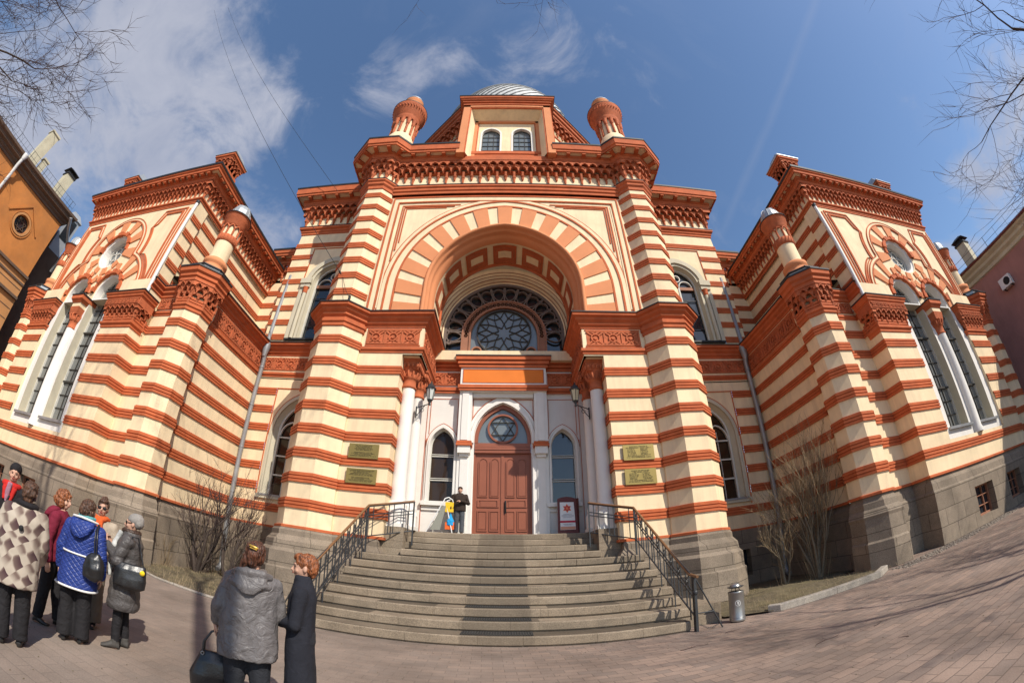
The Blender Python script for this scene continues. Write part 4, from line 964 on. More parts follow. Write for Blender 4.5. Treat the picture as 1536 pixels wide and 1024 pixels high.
# ---- the two wings ------------------------------------------------------------
WX0, WX1, YF, YW = 13.3, 22.2, 9.02, 9.85                  # avant-corps sides, its face, main front
YU = 9.15
XS = 11.0                                                   # courtyard side of the lower storey
oc_in = [(10.95,10.72),(10.53,10.30),(10.53,9.70),(10.95,9.28),(11.55,9.28),(11.97,9.70),(11.97,YW)]
oc_out = [(23.53,YW),(23.53,9.70),(23.95,9.28),(24.55,9.28),(24.97,9.70),(24.97,10.30),(24.55,10.72)]
for s in (1,-1):
    sgn = 'right' if s > 0 else 'left'
    # striped lower storey
    b = MB(m=side(s))
    pathA = [(XS,14.86)] + [(XS,10.77)] + oc_in[1:] + [(WX0,YW),(WX0,YF),(15.25,YF)]
    pathB = [(20.25,YF),(WX1,YF),(WX1,YW)] + oc_out[:6] + [(24.6,10.8),(24.6,17)]
    for pth in (pathA, pathB):
        wallsweep('', pth, BASE, 8.5, LT, b=b); lip(b, pth)
        b.sweep(pth, [(0,8.5),(0,9.7)], 0)
    under = [(15.25,YF),(20.25,YF)]; wallsweep('', under, BASE, 3.26, [3.12], b=b); lip(b, under)
    # returns at the window recess
    for x in (15.25, 20.25): b.add([(x,YF,BASE),(x,YF+.7,BASE),(x,YF+.7,9.8),(x,YF,9.8)], [(0,1,2,3)], 0)
    pr, mt = bands(8.4, 9.3, [8.92])
    for oc in (oc_in, oc_out):
        b.sweep(oc[1:-1] if oc is oc_in else oc, pr, mt)
    b.build('striped_wall', WM, SYN)
    # carved caps, friezes and ledges at the top of the lower storey
    b = MB(m=side(s))
    sideA = [(XS,14.86),(XS,10.77)]
    smallcornice(b, sideA, 8.55, 8.78, .09, 1); ledge(b, sideA, mi=1, ri=2)
    b.fr = lambda u, d, z: (XS+d, u, z); arabesque(b, 10.9, 14.7, 8.9, 9.5, -.01, 3)
    for (a0,a1) in ((8.84,8.88),(9.52,9.56)): b.slab([(10.85,a0),(14.75,a0),(14.75,a1),(10.85,a1)], -.03, .01, 1)
    b.fr = None
    for oc, fl in ((oc_in, 0), (oc_out, 1)):
        p = oc[1:] if not fl else oc
        muqarnas(b, p, 8.55, 9.55, unit=.30, out=.22, red=3)
        b.sweep(p, [(0,8.38),(.05,8.4),(.05,8.5),(.1,8.54),(.1,8.6)], 1)
        b.sweep(p, [(.2,9.5),(.24,9.52),(.24,9.62),(.30,9.66),(.30,9.78),(.38,9.84),(.40,10.0)], 1); b.sweep(p, [(.40,10.0),(.43,10.0),(.43,10.06),(-.1,10.14)], 2)
    for pth in ([(11.9,YW),(WX0,YW),(WX0,YF+.02)], [(WX1,YF+.02),(WX1,YW),(23.6,YW)]):
        smallcornice(b, pth, 8.5, 8.7, .07, 1); b.sweep(pth, [(0,9.3),(.06,9.34),(.06,9.44),(.14,9.5),(.14,9.6),(.22,9.66),(.22,9.74)], 1); b.sweep(pth, [(.22,9.74),(.24,9.74),(.24,9.78),(-.1,9.84)], 2)
    b.fr = GF(YW); arabesque(b, 12.1, 13.2, 8.8, 9.25, -.01, 3); arabesque(b, 22.3, 23.4, 8.8, 9.25, -.01, 3); b.fr = None
    # pier capitals
    for x0, x1 in ((WX0,15.25),(20.25,WX1)):
        p = [(x0,YF+.6),(x0,YF),(x1,YF),(x1,YF+.6)]
        b.sweep(p, [(0,7.50),(.04,7.52),(.04,7.6),(.10,7.66),(.10,7.74)], 1)
        muqarnas(b, p, 7.72, 8.42, unit=.30, out=.17, red=3)
        b.sweep(p, [(.18,8.40),(.18,8.66),(.20,8.68),(.20,8.72),(.24,8.74),(.26,8.82),(.30,8.86),(.30,8.93)], [3,3,1,1,1,1,1])
        b.fr = GF(YF); arabesque(b, x0-.12, x1+.12, 8.42, 8.66, -.19, 3); b.fr = None
        b.sweep(p, [(.30,8.93),(.33,8.93),(.33,8.97),(-.2,9.05)], 2)
    b.build('carved_cornice', [M['cream'], M['red'], M['roof'], M['terra']], SYN)
    # granite plinth with basement windows
    b = MB(m=side(s))
    P0 = [(.13,0),(.13,1.70),(.08,1.76),(.06,1.98),(.0,2.08),(-.02,BASE-.09)]
    b.sweep([(XS,14.86),(XS,10.77)] + oc_in[1:] + [(WX0,YW),(WX0,YF),(14.6,YF)], P0, 0)
    b.sweep([(21.3,YF),(WX1,YF),(WX1,YW)] + oc_out[:6] + [(24.6,10.8),(24.6,17)], P0, 0)
    b.sweep([(14.6,YF),(21.3,YF)], P0[1:], 0)
    b.fr = GF(YF)
    b.plate([(14.6,0),(21.3,0),(21.3,1.7),(14.6,1.7)], [[(15.85,.30),(17.35,.30),(17.35,1.38),(15.85,1.38)],[(18.8,.34),(20.2,.34),(20.2,1.38),(18.8,1.38)]], -.13, .35, 0)
    b.fr = None
    for oc, fl in ((oc_in,0),(oc_out,1)): b.sweep(oc[1:] if not fl else oc, [(.24,0),(.24,.8),(.19,.86),(.19,1.5),(.22,1.6),(.14,1.75),(.10,1.8)], 0)
    b.build('granite_plinth', M['granite'], SYN)
    for (x0, x1, z0, z1) in ((15.85,17.35,.30,1.38),(18.8,20.2,.34,1.38)):
        g = MB(m=side(s), fr=GF(YF+.18))
        g.ribbon([(x0+.07,z0+.07),(x1-.07,z0+.07),(x1-.07,z1-.07),(x0+.07,z1-.07)], [(x0,z0),(x1,z0),(x1,z1),(x0,z1)], -.04, .05, 0, True)
        for k in (.33,.66): g.slab([(x0+(x1-x0)*k-.02,z0),(x0+(x1-x0)*k+.02,z0),(x0+(x1-x0)*k+.02,z1),(x0+(x1-x0)*k-.02,z1)], -.02, .05, 0)
        for k in (.33,.66): g.slab([(x0,z0+(z1-z0)*k-.015),(x1,z0+(z1-z0)*k-.015),(x1,z0+(z1-z0)*k+.015),(x0,z0+(z1-z0)*k+.015)], -.02, .05, 0)
        f = g.build('basement_window', M['tracery'], SYN)
        g = MB(m=side(s), fr=GF(YF+.24)); g.slab([(x0,z0),(x1,z0),(x1,z1),(x0,z1)], 0, .02, 0); g.build('pane', M['glass'], f)
    # ---- paired tall windows
    CXW = 17.75; A1, A2 = 16.50, 19.00; HW = .98; ZS = 9.35
    b = MB(m=side(s), fr=GF(YF+.10))
    holes = [arch(c, HW-.20, ZS, .05, 24, 3.72) for c in (A1, A2)]
    b.plate([(15.25,3.24),(20.25,3.24),(20.25,8.9),(20.25,11.3),(15.25,11.3)], [], .62, .66, 1)
    b.plate([(15.2,3.24),(20.3,3.24),(20.3,9.0),(15.2,9.0)], [[(c-HW+.2,3.72),(c+HW-.2,3.72),(c+HW-.2,8.95),(c-HW+.2,8.95)] for c in (A1,A2)], .02, .6, 0, 1)
    for c in (A1,A2):
        b.slab([(c-HW+.05,3.60),(c+HW-.05,3.60),(c+HW-.05,3.70),(c-HW+.05,3.70)], -.10, .5, 2)
    b.build('window_surround', [M['white'], M['plaster'], M['pipe']], SYN)
    for c in (A1, A2):
        g = MB(m=side(s), fr=GF(YF+.52)); h2 = HW-.2
        g.ribbon(arch(c, h2-.06, ZS, .05, 20, 3.72), arch(c, h2+.02, ZS, .05, 20, 3.72), -.03, .05, 0)
        for z in [3.72+.55*k for k in range(1, 12)]:
            big = abs(z-5.37) < .1 or abs(z-7.57) < .1
            t = .035 if big else .012; g.slab([(c-h2,z-t),(c+h2,z-t),(c+h2,z+t),(c-h2,z+t)], -.04 if big else .0, .04, 1)
        for u in (-.26,.0,.26): g.slab([(c+u-.012,3.72),(c+u+.012,3.72),(c+u+.012,10.0),(c+u-.012,10.0)], 0, .04, 1)
        f = g.build('tall_window', [M['frame'], M['darkframe']], SYN)
        g = MB(m=side(s), fr=GF(YF+.57)); g.slab(arch(c, h2, ZS, .05, 20, 3.72), 0, .02, 0); g.build('pane', M['milk'], f)
    # column between them
    CE = empty('column', (s*CXW, YF, 3.24)); CE.parent = SYN; CE.location = Vector((s*CXW,YF,3.24))-WLOC['synagogue']
    g = MB(); X = s*CXW; g.lathe(X, YF+.10, [(.27,3.26),(.27,3.4),(.235,3.5),(.225,7.5)], 20, 0); g.build('shaft', M['white'], CE)
    g = MB(); g.lathe(X, YF+.10, [(.22,7.48),(.26,7.52),(.22,7.56),(.24,7.85),(.30,7.9),(.27,7.96),(.33,8.2)], 16, 0)
    q = lambda h: [(X-h,YF+.1-h),(X+h,YF+.1-h),(X+h,YF+.1+h),(X-h,YF+.1+h)]
    g.prism(q(.3), 8.1, 8.42, 0, q(.36))
    for kk in range(10): a = kk*PI/5; g.tube([(X+.24*math.cos(a),YF+.1+.24*math.sin(a),7.85),(X+.36*math.cos(a),YF+.1+.36*math.sin(a),8.05),(X+.31*math.cos(a),YF+.1+.31*math.sin(a),8.15)], [.05,.045,.02], 5, 0)
    g.prism(q(.34), 8.42, 8.62, 1); g.prism(q(.38), 8.62, 8.75, 2, q(.46)); g.prism(q(.48), 8.75, 8.92, 2); g.prism(q(.51), 8.92, 8.97, 3)
    g.build('capital', [M['terra'], M['cream'], M['red'], M['roof']], CE)
    # ---- upper wall of the avant-corps
    b = MB(m=side(s), fr=GF(YU))
    RC = (CXW, 11.66)
    rose = arc(RC[0], RC[1], .94, 0, 2*PI, 32)[:-1]
    wins = [arch(c, HW-.1, ZS, .05, 20, 8.95) for c in (A1,A2)]
    out = [(WX0,8.95),(A1-HW+.1,8.95)] + wins[0][1:-1] + [(A1+HW-.1,8.95),(A2-HW+.1,8.95)] + wins[1][1:-1] + [(A2+HW-.1,8.95),(WX1,8.95),(WX1,14.2),(WX0,14.2)]
    b.plate(out, [rose], 0, .45, 0, 2)
    # inner white rings
    for c in (A1,A2): b.ribbon(arch(c, HW-.22, ZS, .05, 24, 8.95), arch(c, HW-.06, ZS, .05, 24, 8.95), .03, .5, 2)
    b.ribbon(arc(RC[0],RC[1],.80,0,2*PI,32)[:-1], arc(RC[0],RC[1],.96,0,2*PI,32)[:-1], .06, .5, 2, True)
    # red toothed rings and radial voussoirs
    def inside(x, z, skip):                                   # territory rule between the three circles
        best = None
        for k,(cx,cz,r0) in enumerate(((A1,ZS,HW),(A2,ZS,HW),(RC[0],RC[1],.96))):
            dd = math.hypot(x-cx, z-cz)-r0
            if best is None or dd < best[0]: best = (dd, k)
        return best[1] == skip
    for k,(cx,cz,r0,r1,a0,a1,nv) in enumerate(((A1,ZS,HW-.06,1.95,0,PI,13),(A2,ZS,HW-.06,1.95,0,PI,13),(RC[0],RC[1],.95,1.88,0,2*PI,20))):
        b.ribbon(arc(cx,cz,r0,0,PI,36), arc(cx,cz,r0+.13,0,PI,36), -.10, .02, 1, False)
        for i in range(nv):
            if i % 2: continue
            t0, t1 = a0+(a1-a0)*i/nv, a0+(a1-a0)*(i+1)/nv
            tm = (t0+t1)/2; rr = r1
            while rr > r0+.25 and not inside(cx+rr*math.cos(tm), cz+rr*math.sin(tm), k): rr -= .04
            if cz+rr*math.sin(tm) < 8.98: continue
            b.ribbon(arc(cx,cz,r0+.05,t0,t1,4), arc(cx,cz,rr,t0,t1,4), -.055, .02, 3)
            if tm < PI: b.ribbon(arc(cx,cz,r0-.02,t0,t1,4), arc(cx,cz,r0+.20,t0,t1,4), -.13, .02, 1)
    for xx0, xx1 in ((A1-1.95,A1-HW+.06),(A2+HW-.06,A2+1.95)):
        b.slab([(xx0,8.97),(xx1,8.97),(xx1,ZS-.02),(xx0,ZS-.02)], -.055, .02, 3)
    # outer moulding: trefoil outline
    def outline(r):
        P = []
        for i in range(40): a = PI - (PI*.5)*i/39*1.15; P.append((A1+(r)*math.cos(a), ZS+r*math.sin(a)))
        Q = []
        for i in range(60): a = PI*1.18 - PI*1.36*i/59; Q.append((RC[0]+(r-.12)*math.cos(a), RC[1]+(r-.12)*math.sin(a)))
        P = [p for p in P if math.hypot(p[0]-RC[0],p[1]-RC[1]) > r-.12-.001]
        Q = [q for q in Q if math.hypot(q[0]-A1,q[1]-ZS) > r-.001 and math.hypot(q[0]-A2,q[1]-ZS) > r-.001]
        R_ = [(2*CXW-x, z) for x, z in P][::-1]
        return P+Q+R_
    def resample(P, n=110):
        S_ = arclen(P); return [at_len(P, S_, S_[-1]*i/n) for i in range(n+1)]
    for (ra_, rb_, d_, mi) in ((1.97,2.03,-.07,1),(2.03,2.14,-.04,0),(2.14,2.18,-.06,1)):
        b.ribbon(resample(outline(ra_)), resample(outline(rb_)), d_, .02, mi)
    # panels in the four corners, red fillets with a concave side following the trefoil
    for k in (-1,1):
        for (off, d_, mi, wd) in ((0,-.04,1,.06),(.17,-.05,1,.09)):
            xo = CXW + k*(3.95-off); zt = 13.78-off; zb = 9.3+off*.5
            xi_t = CXW + k*(2.45+off) ; 
            b.slab([(xo,zb),(xo-k*wd,zb),(xo-k*wd,zt-wd),(xo,zt-wd)], d_, .02, mi)
            b.slab([(xi_t-k*.0,zt-wd),(xo,zt-wd),(xo,zt),(xi_t,zt)], d_-.003, .02, mi)
            # inner curved side
            cv = []
            for i in range(16):
                t = i/15; z = zt - (zt-11.2)*t
                dx = math.sqrt(max(0, (2.22+off*.6)**2-(z-RC[1])**2)) if abs(z-RC[1]) < 2.22+off*.6 else 0
                cv.append((CXW + k*max(dx+.12, 2.45+off-1.6*t*0.55 if z > 12.9 else 0, 1.6), z))
            cv2 = []
            for i in range(14):
                t = i/13; z = 11.2 - (11.2-zb)*t
                dx = math.sqrt(max(0, (2.24+off*.6)**2-(z-ZS)**2)) if abs(z-ZS) < 2.24+off*.6 else 0
                cv2.append((CXW + k*max(1.25+dx, cv[-1][0]*k-CXW*k), z))
            cv += cv2
            b.ribbon(cv, [(x+k*wd, z) for x, z in cv], d_, .02, mi)
        # red fillets at the edge of the wall
        for o in (.10,.32): 
            x = CXW+k*(4.45-o); u = sorted((x, x-k*.07)); b.slab([(u[0],8.98),(u[1],8.98),(u[1],14.0-o),(u[0],14.0-o)], -.03, .02, 1)
    b.slab([(WX0+.1,13.98),(WX1-.1,13.98),(WX1-.1,14.05),(WX0+.1,14.05)], -.03, .02, 1)
    b.fr = None
    # courtyard side walls of the upper storey
    UT2 = [10.35+.82*k for k in range(5)]
    wallsweep('', [(WX0+.10,16.3),(WX0+.10,9.9)], 9.9, 14.2, UT2, b=b)
    wallsweep('', [(WX0-.012,9.9),(WX0-.012,YU+.01)], 8.9, 14.2, [t-.3 for t in UT2]+[9.2], b=b)
    wallsweep('', [(WX1+.012,YU+.01),(WX1+.012,16.3)], 8.9, 14.2, UT2, b=b)
    b.build('upper_wall', [M['cream'], M['red'], M['white'], M['orange']], SYN)
    g = MB(m=side(s), fr=GF(YU+.40)); g.slab(arc(RC[0],RC[1],.8,0,2*PI,32)[:-1], 0, .02, 0)
    f = g.build('oculus_pane', M['glassblue'], SYN)
    g = MB(m=side(s), fr=GF(YU+.36))
    for k in range(6):
        a = k*PI/3; g.ribbon(arc(RC[0]+.42*math.cos(a),RC[1]+.42*math.sin(a),.17,0,2*PI,12)[:-1], arc(RC[0]+.42*math.cos(a),RC[1]+.42*math.sin(a),.21,0,2*PI,12)[:-1], 0, .04, 0, True)
    g.ribbon(arc(RC[0],RC[1],.17,0,2*PI,12)[:-1], arc(RC[0],RC[1],.21,0,2*PI,12)[:-1], 0, .04, 0, True); g.ribbon(arc(RC[0],RC[1],.66,0,2*PI,24)[:-1], arc(RC[0],RC[1],.72,0,2*PI,24)[:-1], -.02, .04, 0, True)
    g.build('oculus_tracery', M['frame'], SYN)
    # cornice
    top = [(WX0,16.3),(WX0,YU),(WX1,YU),(WX1,16.3)]
    b = MB(m=side(s)); b.sweep(top, [(0,14.05),(.05,14.07),(.05,14.17),(.12,14.2),(.12,14.27),(.02,14.3)], 1)
    muqarnas(b, top, 14.28, 15.22, unit=.30, out=.27, red=2); b.build('stalactite_cornice', [M['cream'], M['red'], M['terra']], SYN)
    b = MB(m=side(s)); eaves(b, top, 15.18, .27, .66, 15.86, step=.42); b.prism([(WX0-.3,YU-.3),(WX1+.3,YU-.3),(WX1+.3,17),(WX0-.3,17)], 16.05, 16.1, 2); b.build('eaves', [M['cream'], M['red'], M['roof']], SYN)
    # lean-to roof over the lower storey
    b = MB(m=side(s)); b.add([(XS-.1,15,10.16),(XS-.1,9.9,10.16),(WX0+.1,9.9,10.5),(WX0+.1,15,10.5)], [(0,1,2,3)], 0); b.build('side_roof', M['roof'], SYN); b = MB(m=side(s)); b.add([(WX1-.1,9.9,10.5),(24.9,9.9,10.1),(24.9,16,10.1),(WX1-.1,16,10.5)], [(0,1,2,3)], 0); b.build('side_roof', M['roof'], SYN)
    # square roof pinnacles
    for px in (14.1, 21.7):
        PN = empty('roof_pinnacle', (s*px, 9.98, 15.9)); PN.parent = SYN; PN.location = Vector((s*px,9.98,15.9))-WLOC['synagogue']
        X = s*px; yy = 9.98
        q = lambda h: [(X-h,yy-h),(X+h,yy-h),(X+h,yy+h),(X-h,yy+h)]
        g = MB(); g.prism(q(.46), 15.9, 17.0, 1); g.prism(q(.52), 16.9, 17.1, 1)
        g.prism(q(.42), 17.1, 17.9, 0); muqarnas(g, q(.42), 17.1, 17.8, unit=.28, out=.14, closed=True, red=2)
        g.prism(q(.56), 17.78, 17.88, 1, q(.62)); g.prism(q(.66), 17.88, 18.02, 1); g.build('pinnacle_body', [M['cream'], M['red'], M['terra']], PN)
        g = MB(); g.prism(q(.70), 18.02, 18.07, 0); g.prism(q(.62), 18.07, 18.7, 0, q(.28)); g.build('pinnacle_cap', M['zinc'], PN)
    # round turrets over the octagonal buttresses
    for cx in (11.25, 24.25):
        t = MB(m=side(s)); cy = 10.0; oc = octagon(cx, cy, .86)
        t.prism(octagon(cx,cy,1.0), 10.06, 10.14, 2, octagon(cx,cy,.92)); t.prism(octagon(cx,cy,.78), 10.14, 10.34, 4); t.prism(octagon(cx,cy,.84), 10.34, 10.38, 2)
        t.build('turret_base', [M['cream'], M['terra'], M['roof'], M['orange'], M['zinc']], SYN)
        mt_ = (side(s) or Matrix.Identity(4)) @ Matrix.Translation((cx,cy,0)) @ Matrix.Diagonal((.80,.80,1,1)); cx0 = cx; t = MB(m=mt_); cx = cy = 0
        t.lathe(cx, cy, [(.66,10.38),(.66,10.6),(.60,10.64),(.60,10.78),(.66,10.82),(.66,10.98),(.56,11.05),(.50,11.1)], 24, 3)
        t.lathe(cx, cy, [(.50,11.05),(.50,12.0)], 24, 0)
        t.lathe(cx, cy, [(.50,11.95),(.56,11.98),(.56,12.28),(.52,12.3)], 24, 1)
        t.lathe(cx, cy, [(.50,12.3),(.50,12.95)], 24, 0)
        for k in range(10):
            a = k*PI/5
            t.tube([(cx+.53*math.cos(a),cy+.53*math.sin(a),12.3),(cx+.53*math.cos(a),cy+.53*math.sin(a),12.6)], [.05,.06], 5, 1)
            t.tube([(cx+.56*math.cos(a+PI/5*q/6),cy+.56*math.sin(a+PI/5*q/6),12.62+.18*math.sin(PI*q/6)) for q in range(7)], .045, 4, 1)
            for q in (0,1): t.tube([(cx+.57*math.cos(a+.31*q+.16),cy+.57*math.sin(a+.31*q+.16),12.0),(cx+.57*math.cos(a+.31*q+.31),cy+.57*math.sin(a+.31*q+.31),12.27)], .02, 4, 1)
        t.lathe(cx, cy, [(.52,12.8),(.58,12.84),(.58,12.95),(.62,13.0),(.64,13.12),(.70,13.18),(.72,13.3),(.77,13.36)], 26, 1)
        t.lathe(cx, cy, [(.77,13.36),(.80,13.36),(.80,13.40),(.5,13.46)], 26, 2)
        t.build('turret', [M['cream'], M['terra'], M['roof'], M['orange'], M['zinc']], SYN)
        t = MB(m=mt_); t.lathe(cx, cy, [(.56,13.40),(.58,13.55),(.54,13.8),(.42,14.02),(.22,14.16),(0,14.2)], 16, 0, False)
        for k in range(8):
            a = k*PI/4; t.tube([(cx+r*math.cos(a),cy+r*math.sin(a),z) for r,z in ((.59,13.45),(.59,13.58),(.55,13.8),(.43,14.03),(.23,14.17),(0,14.22))], .012, 4, 0)
        t.build('turret_cap', M['zinc'], SYN)
    # white pipe down the corner of the avant-corps
    t = MB(m=side(s)); t.tube([(WX0+.02,YU-.08,13.95),(WX0+.02,YU-.08,9.05)], .075, 10, 0); t.lathe(WX0+.02, YU-.08, [(.085,13.85),(.10,13.9),(.10,14.0),(.05,14.02)], 10, 1)
    t.build('white_pipe', [M['wpipe'], M['roof']], SYN)
    # grey downpipe in the inner corner
    t = MB(m=side(s)); px, py = 10.82, 14.66
    t.tube([(px,py,.35),(px,py,9.2),(px-.02,py-.1,9.5)], .105, 12, 0); t.lathe(px-.02, py-.12, [(.09,9.4),(.16,9.7),(.19,9.95),(.19,10.1)], 12, 0)
    t.tube([(px,py,.42),(px-.02,py-.12,.22),(px-.03,py-.28,.14)], .105, 12, 0)
    for z in (1.4,3.3,5.2,7.1,8.9): t.lathe(px, py, [(.122,z),(.122,z+.05)], 12, 0)
    t.tube([(px+.4,py+1.2,15.4),(px+.35,py+1.0,14.9),(px+.25,py+.25,14.3),(px+.2,py+.15,10.3),(px+.1,py,10.1)], .105, 12, 0); t.lathe(px+.42, py+1.2, [(.09,15.2),(.2,15.6),(.2,15.75)], 12, 0)
    t.build('downpipe', M['pipe'], SYN)
# ---------------------------------------------------------------- staircase
STN = empty('stone_staircase', (0, 11, 0), 'broad flight of twelve worn granite steps rising to the entrance door', 'staircase')
YS0, TR, RS = 8.45, .512, .2197
M['stepwear'] = granite('step_granite_worn', (.20,.172,.14), bw=2.3, bh=.2197, mortar=.006)
rnd = random.Random(5)
for n in range(12):
    y0 = YS0 + n*TR; z1 = (n+1)*RS; hw = 4.12 if y0 < 12.2 else 2.95
    if n == 0: hw = 3.86
    b = MB(); y1 = 15.5 if n == 11 else y0+TR+.06
    # blocks with slightly uneven joints, nosing overhanging a shadow gap
    xs = [-hw]; 
    while xs[-1] < hw-1.6: xs.append(xs[-1]+rnd.uniform(1.3,2.6))
    xs[-1:] = [] if hw-xs[-1] < .6 and len(xs) > 1 else xs[-1:]
    xs.append(hw)
    for i in range(len(xs)-1):
        a, c = xs[i], xs[i+1]; dz = rnd.uniform(-.006,.004); dy = rnd.uniform(-.008,.008)
        pr = [(0, z1-RS), (0, z1-RS+.035), (-.035, z1-RS+.04), (-.04, z1-.03), (-.028, z1-.008), (-.01, z1)]
        vs = []
        for x in (a+.002, c-.002):
            for o, z in pr: vs.append((x, y0+o+dy, z+(dz if z > z1-.05 else 0)))
            vs.append((x, y1, z1+dz)); vs.append((x, y1, z1-RS))
        m_ = len(pr)+2
        parts = [(a+.002, c-.002)]
        fs = [(k, k+1, m_+k+1, m_+k) for k in range(m_-1)] + [tuple(range(m_))[::-1], tuple(range(m_, 2*m_))]
        b.add(vs, fs, 0)
    st = b.build('step', [M['stepstone']], STN)
# side strips of the two lowest steps reaching past the railings
for s in (1,-1):
    for n, x1 in ((0,4.75),(1,4.9)):
        b = MB(m=side(s)); y0 = YS0+n*TR+(.42 if n == 0 else .1); b.box(4.125 if n else 3.87, x1, y0, 11.0, 0, RS*(n+1)-.01*n-.004, 0); b.build('side_block', M['stepstone'], STN)
# rubber mats lying on the treads
for n in range(7):
    y0 = YS0 + n*TR; z = (n+1)*RS
    b = MB(); x0, x1 = -.70+.21*0, .70; dx = rnd.uniform(-.03,.03)
    b.box(x0+dx, x1+dx, y0+.0, y0+.40, z+.004, z+.012, 0)
    k = 0; x = x0+dx
    while x < x1+dx-.02:
        b.box(x, x+.022, y0+.0, y0+.40, z+.012, z+.024, 0); x += .052
    for q in range(5): b.box(x0+dx, x1+dx, y0+.0+q*.095, y0+.02+q*.095, z+.012, z+.023, 0)
    o = b.build('rubber_mat', M['rubber'])
    tag(o, 'ribbed black rubber mat on the %s step counted from the ground' % ['lowest','second','third','fourth','fifth','sixth','seventh'][n], 'mat', 'rubber mats on the staircase')
# ---------------------------------------------------------------- railings
def railing(s):
    lab = 'black iron railing with wooden handrail on the %s side of the steps' % ('right' if s > 0 else 'left')
    R_ = empty('stair_railing', (s*3.93, 8.25, 0), lab, 'railing', 'railings of the staircase')
    top = [(3.93,8.22,1.16),(3.93,8.5,1.20),(3.93,12.15,3.17),(2.72,12.95,3.50)]
    def zt(y):                                               # handrail height along the straight flight
        return 1.20 + (y-8.5)/(12.15-8.5)*(3.17-1.20)
    t = MB(m=side(s)); t.tube([(3.93,8.10,1.15)]+top, [.03]+[.035]*4, 8, 0)
    t.build('handrail', M['rail'], R_)
    t = MB(m=side(s))
    for dz in (-.30,-.40): t.tube([(3.93,8.25,zt(8.25)+dz),(3.93,12.15,3.17+dz),(2.72,12.95,3.50+dz)], .018, 5, 0)
    t.tube([(3.93,8.25,.28),(3.93,12.15,2.23),(2.72,12.95,2.56)], .022, 5, 0)
    t.tube([(3.93,8.28,1.13),(3.93,12.15,3.13),(2.72,12.95,3.46)], .018, 5, 0)
    t.build('rail_bars', M['iron'], R_)
    def post(x, y, z0, z1, w=.022, nm='baluster'):
        t = MB(m=side(s)); t.box(x-w/2*1.1, x+w/2*1.1, y-w/2*1.1, y+w/2*1.1, z0, z1, 0)
        return t
    pts = []
    y = 8.55; k = 0
    while y < 12.1:
        pts.append((3.93, y, k)); k += 1; y += .155 if k % 2 else .26
    for i, (x, y, k) in enumerate(pts):
        b0 = .28+(y-8.25)*.5; foot = k % 4 == 0
        zb = (int(max(0,(y-YS0))/TR)+1)*RS if foot else b0
        t = post(x, y, min(zb, b0), zt(y)-.02)
        if k % 2 == 0:                                        # ornament in the narrow gap
            zc = zt(y)-.16
            t.fr = lambda u, d, z: (3.93+d, u, z)
            t.ribbon(arc(y+.078, zc, .028, 0, 2*PI, 8)[:-1], arc(y+.078, zc, .048, 0, 2*PI, 8)[:-1], -.008, .008, 0, True)
            for dz in (-.06,.06): t.slab([(y+.02,zc+dz-.008),(y+.136,zc+dz-.008),(y+.136,zc+dz+.008),(y+.02,zc+dz+.008)], -.008, .008, 0)
        t.build('baluster', M['iron'], R_)
    n = 9
    for i in range(1, n):
        f = i/n; x, y = 3.93+(2.72-3.93)*f, 12.15+(12.95-12.15)*f
        if i in (1,4,5,7,8): 
            t = post(x, y, 2.23+(2.56-2.23)*f, 3.17+.33*f); t.build('baluster', M['iron'], R_)
    for (x, y, z0, z1, w) in ((3.93,8.27,0,1.17,.05),(3.93,8.36,0,1.18,.035),(3.93,12.15,1.75,3.15,.04),(2.72,12.95,2.1,3.5,.04)):
        t = post(x, y, z0, z1, w)
        if y < 8.3: t.lathe(3.93, 8.27, [(.05,.78),(.06,.8),(.06,.84),(.05,.86)], 8, 0)
        t.build('post', M['iron'], R_)
    # brace to the outside
    t = MB(m=side(s)); t.tube([(3.95,8.27,1.12),(4.48,8.22,.0)], .016, 6, 0); t.tube([(3.95,8.27,.38),(4.30,8.23,.38)], .014, 6, 0)
    t.build('brace', M['iron'], R_)
    if s > 0:
        t = MB(); 
        for q in range(13):
            f = q/12; x = 4.0+.45*f; z = .14-.10*math.sin(PI*f); a = q % 2
            t.tube([(x+.022*math.cos(v)*1.0, 8.24+(.014*math.sin(v) if a else 0), z+(0 if a else .014*math.sin(v))) for v in [PI/4*e for e in range(9)]], .005, 4, 0)
        t.build('chain', M['iron'], R_)
    return R_
railing(1); railing(-1)

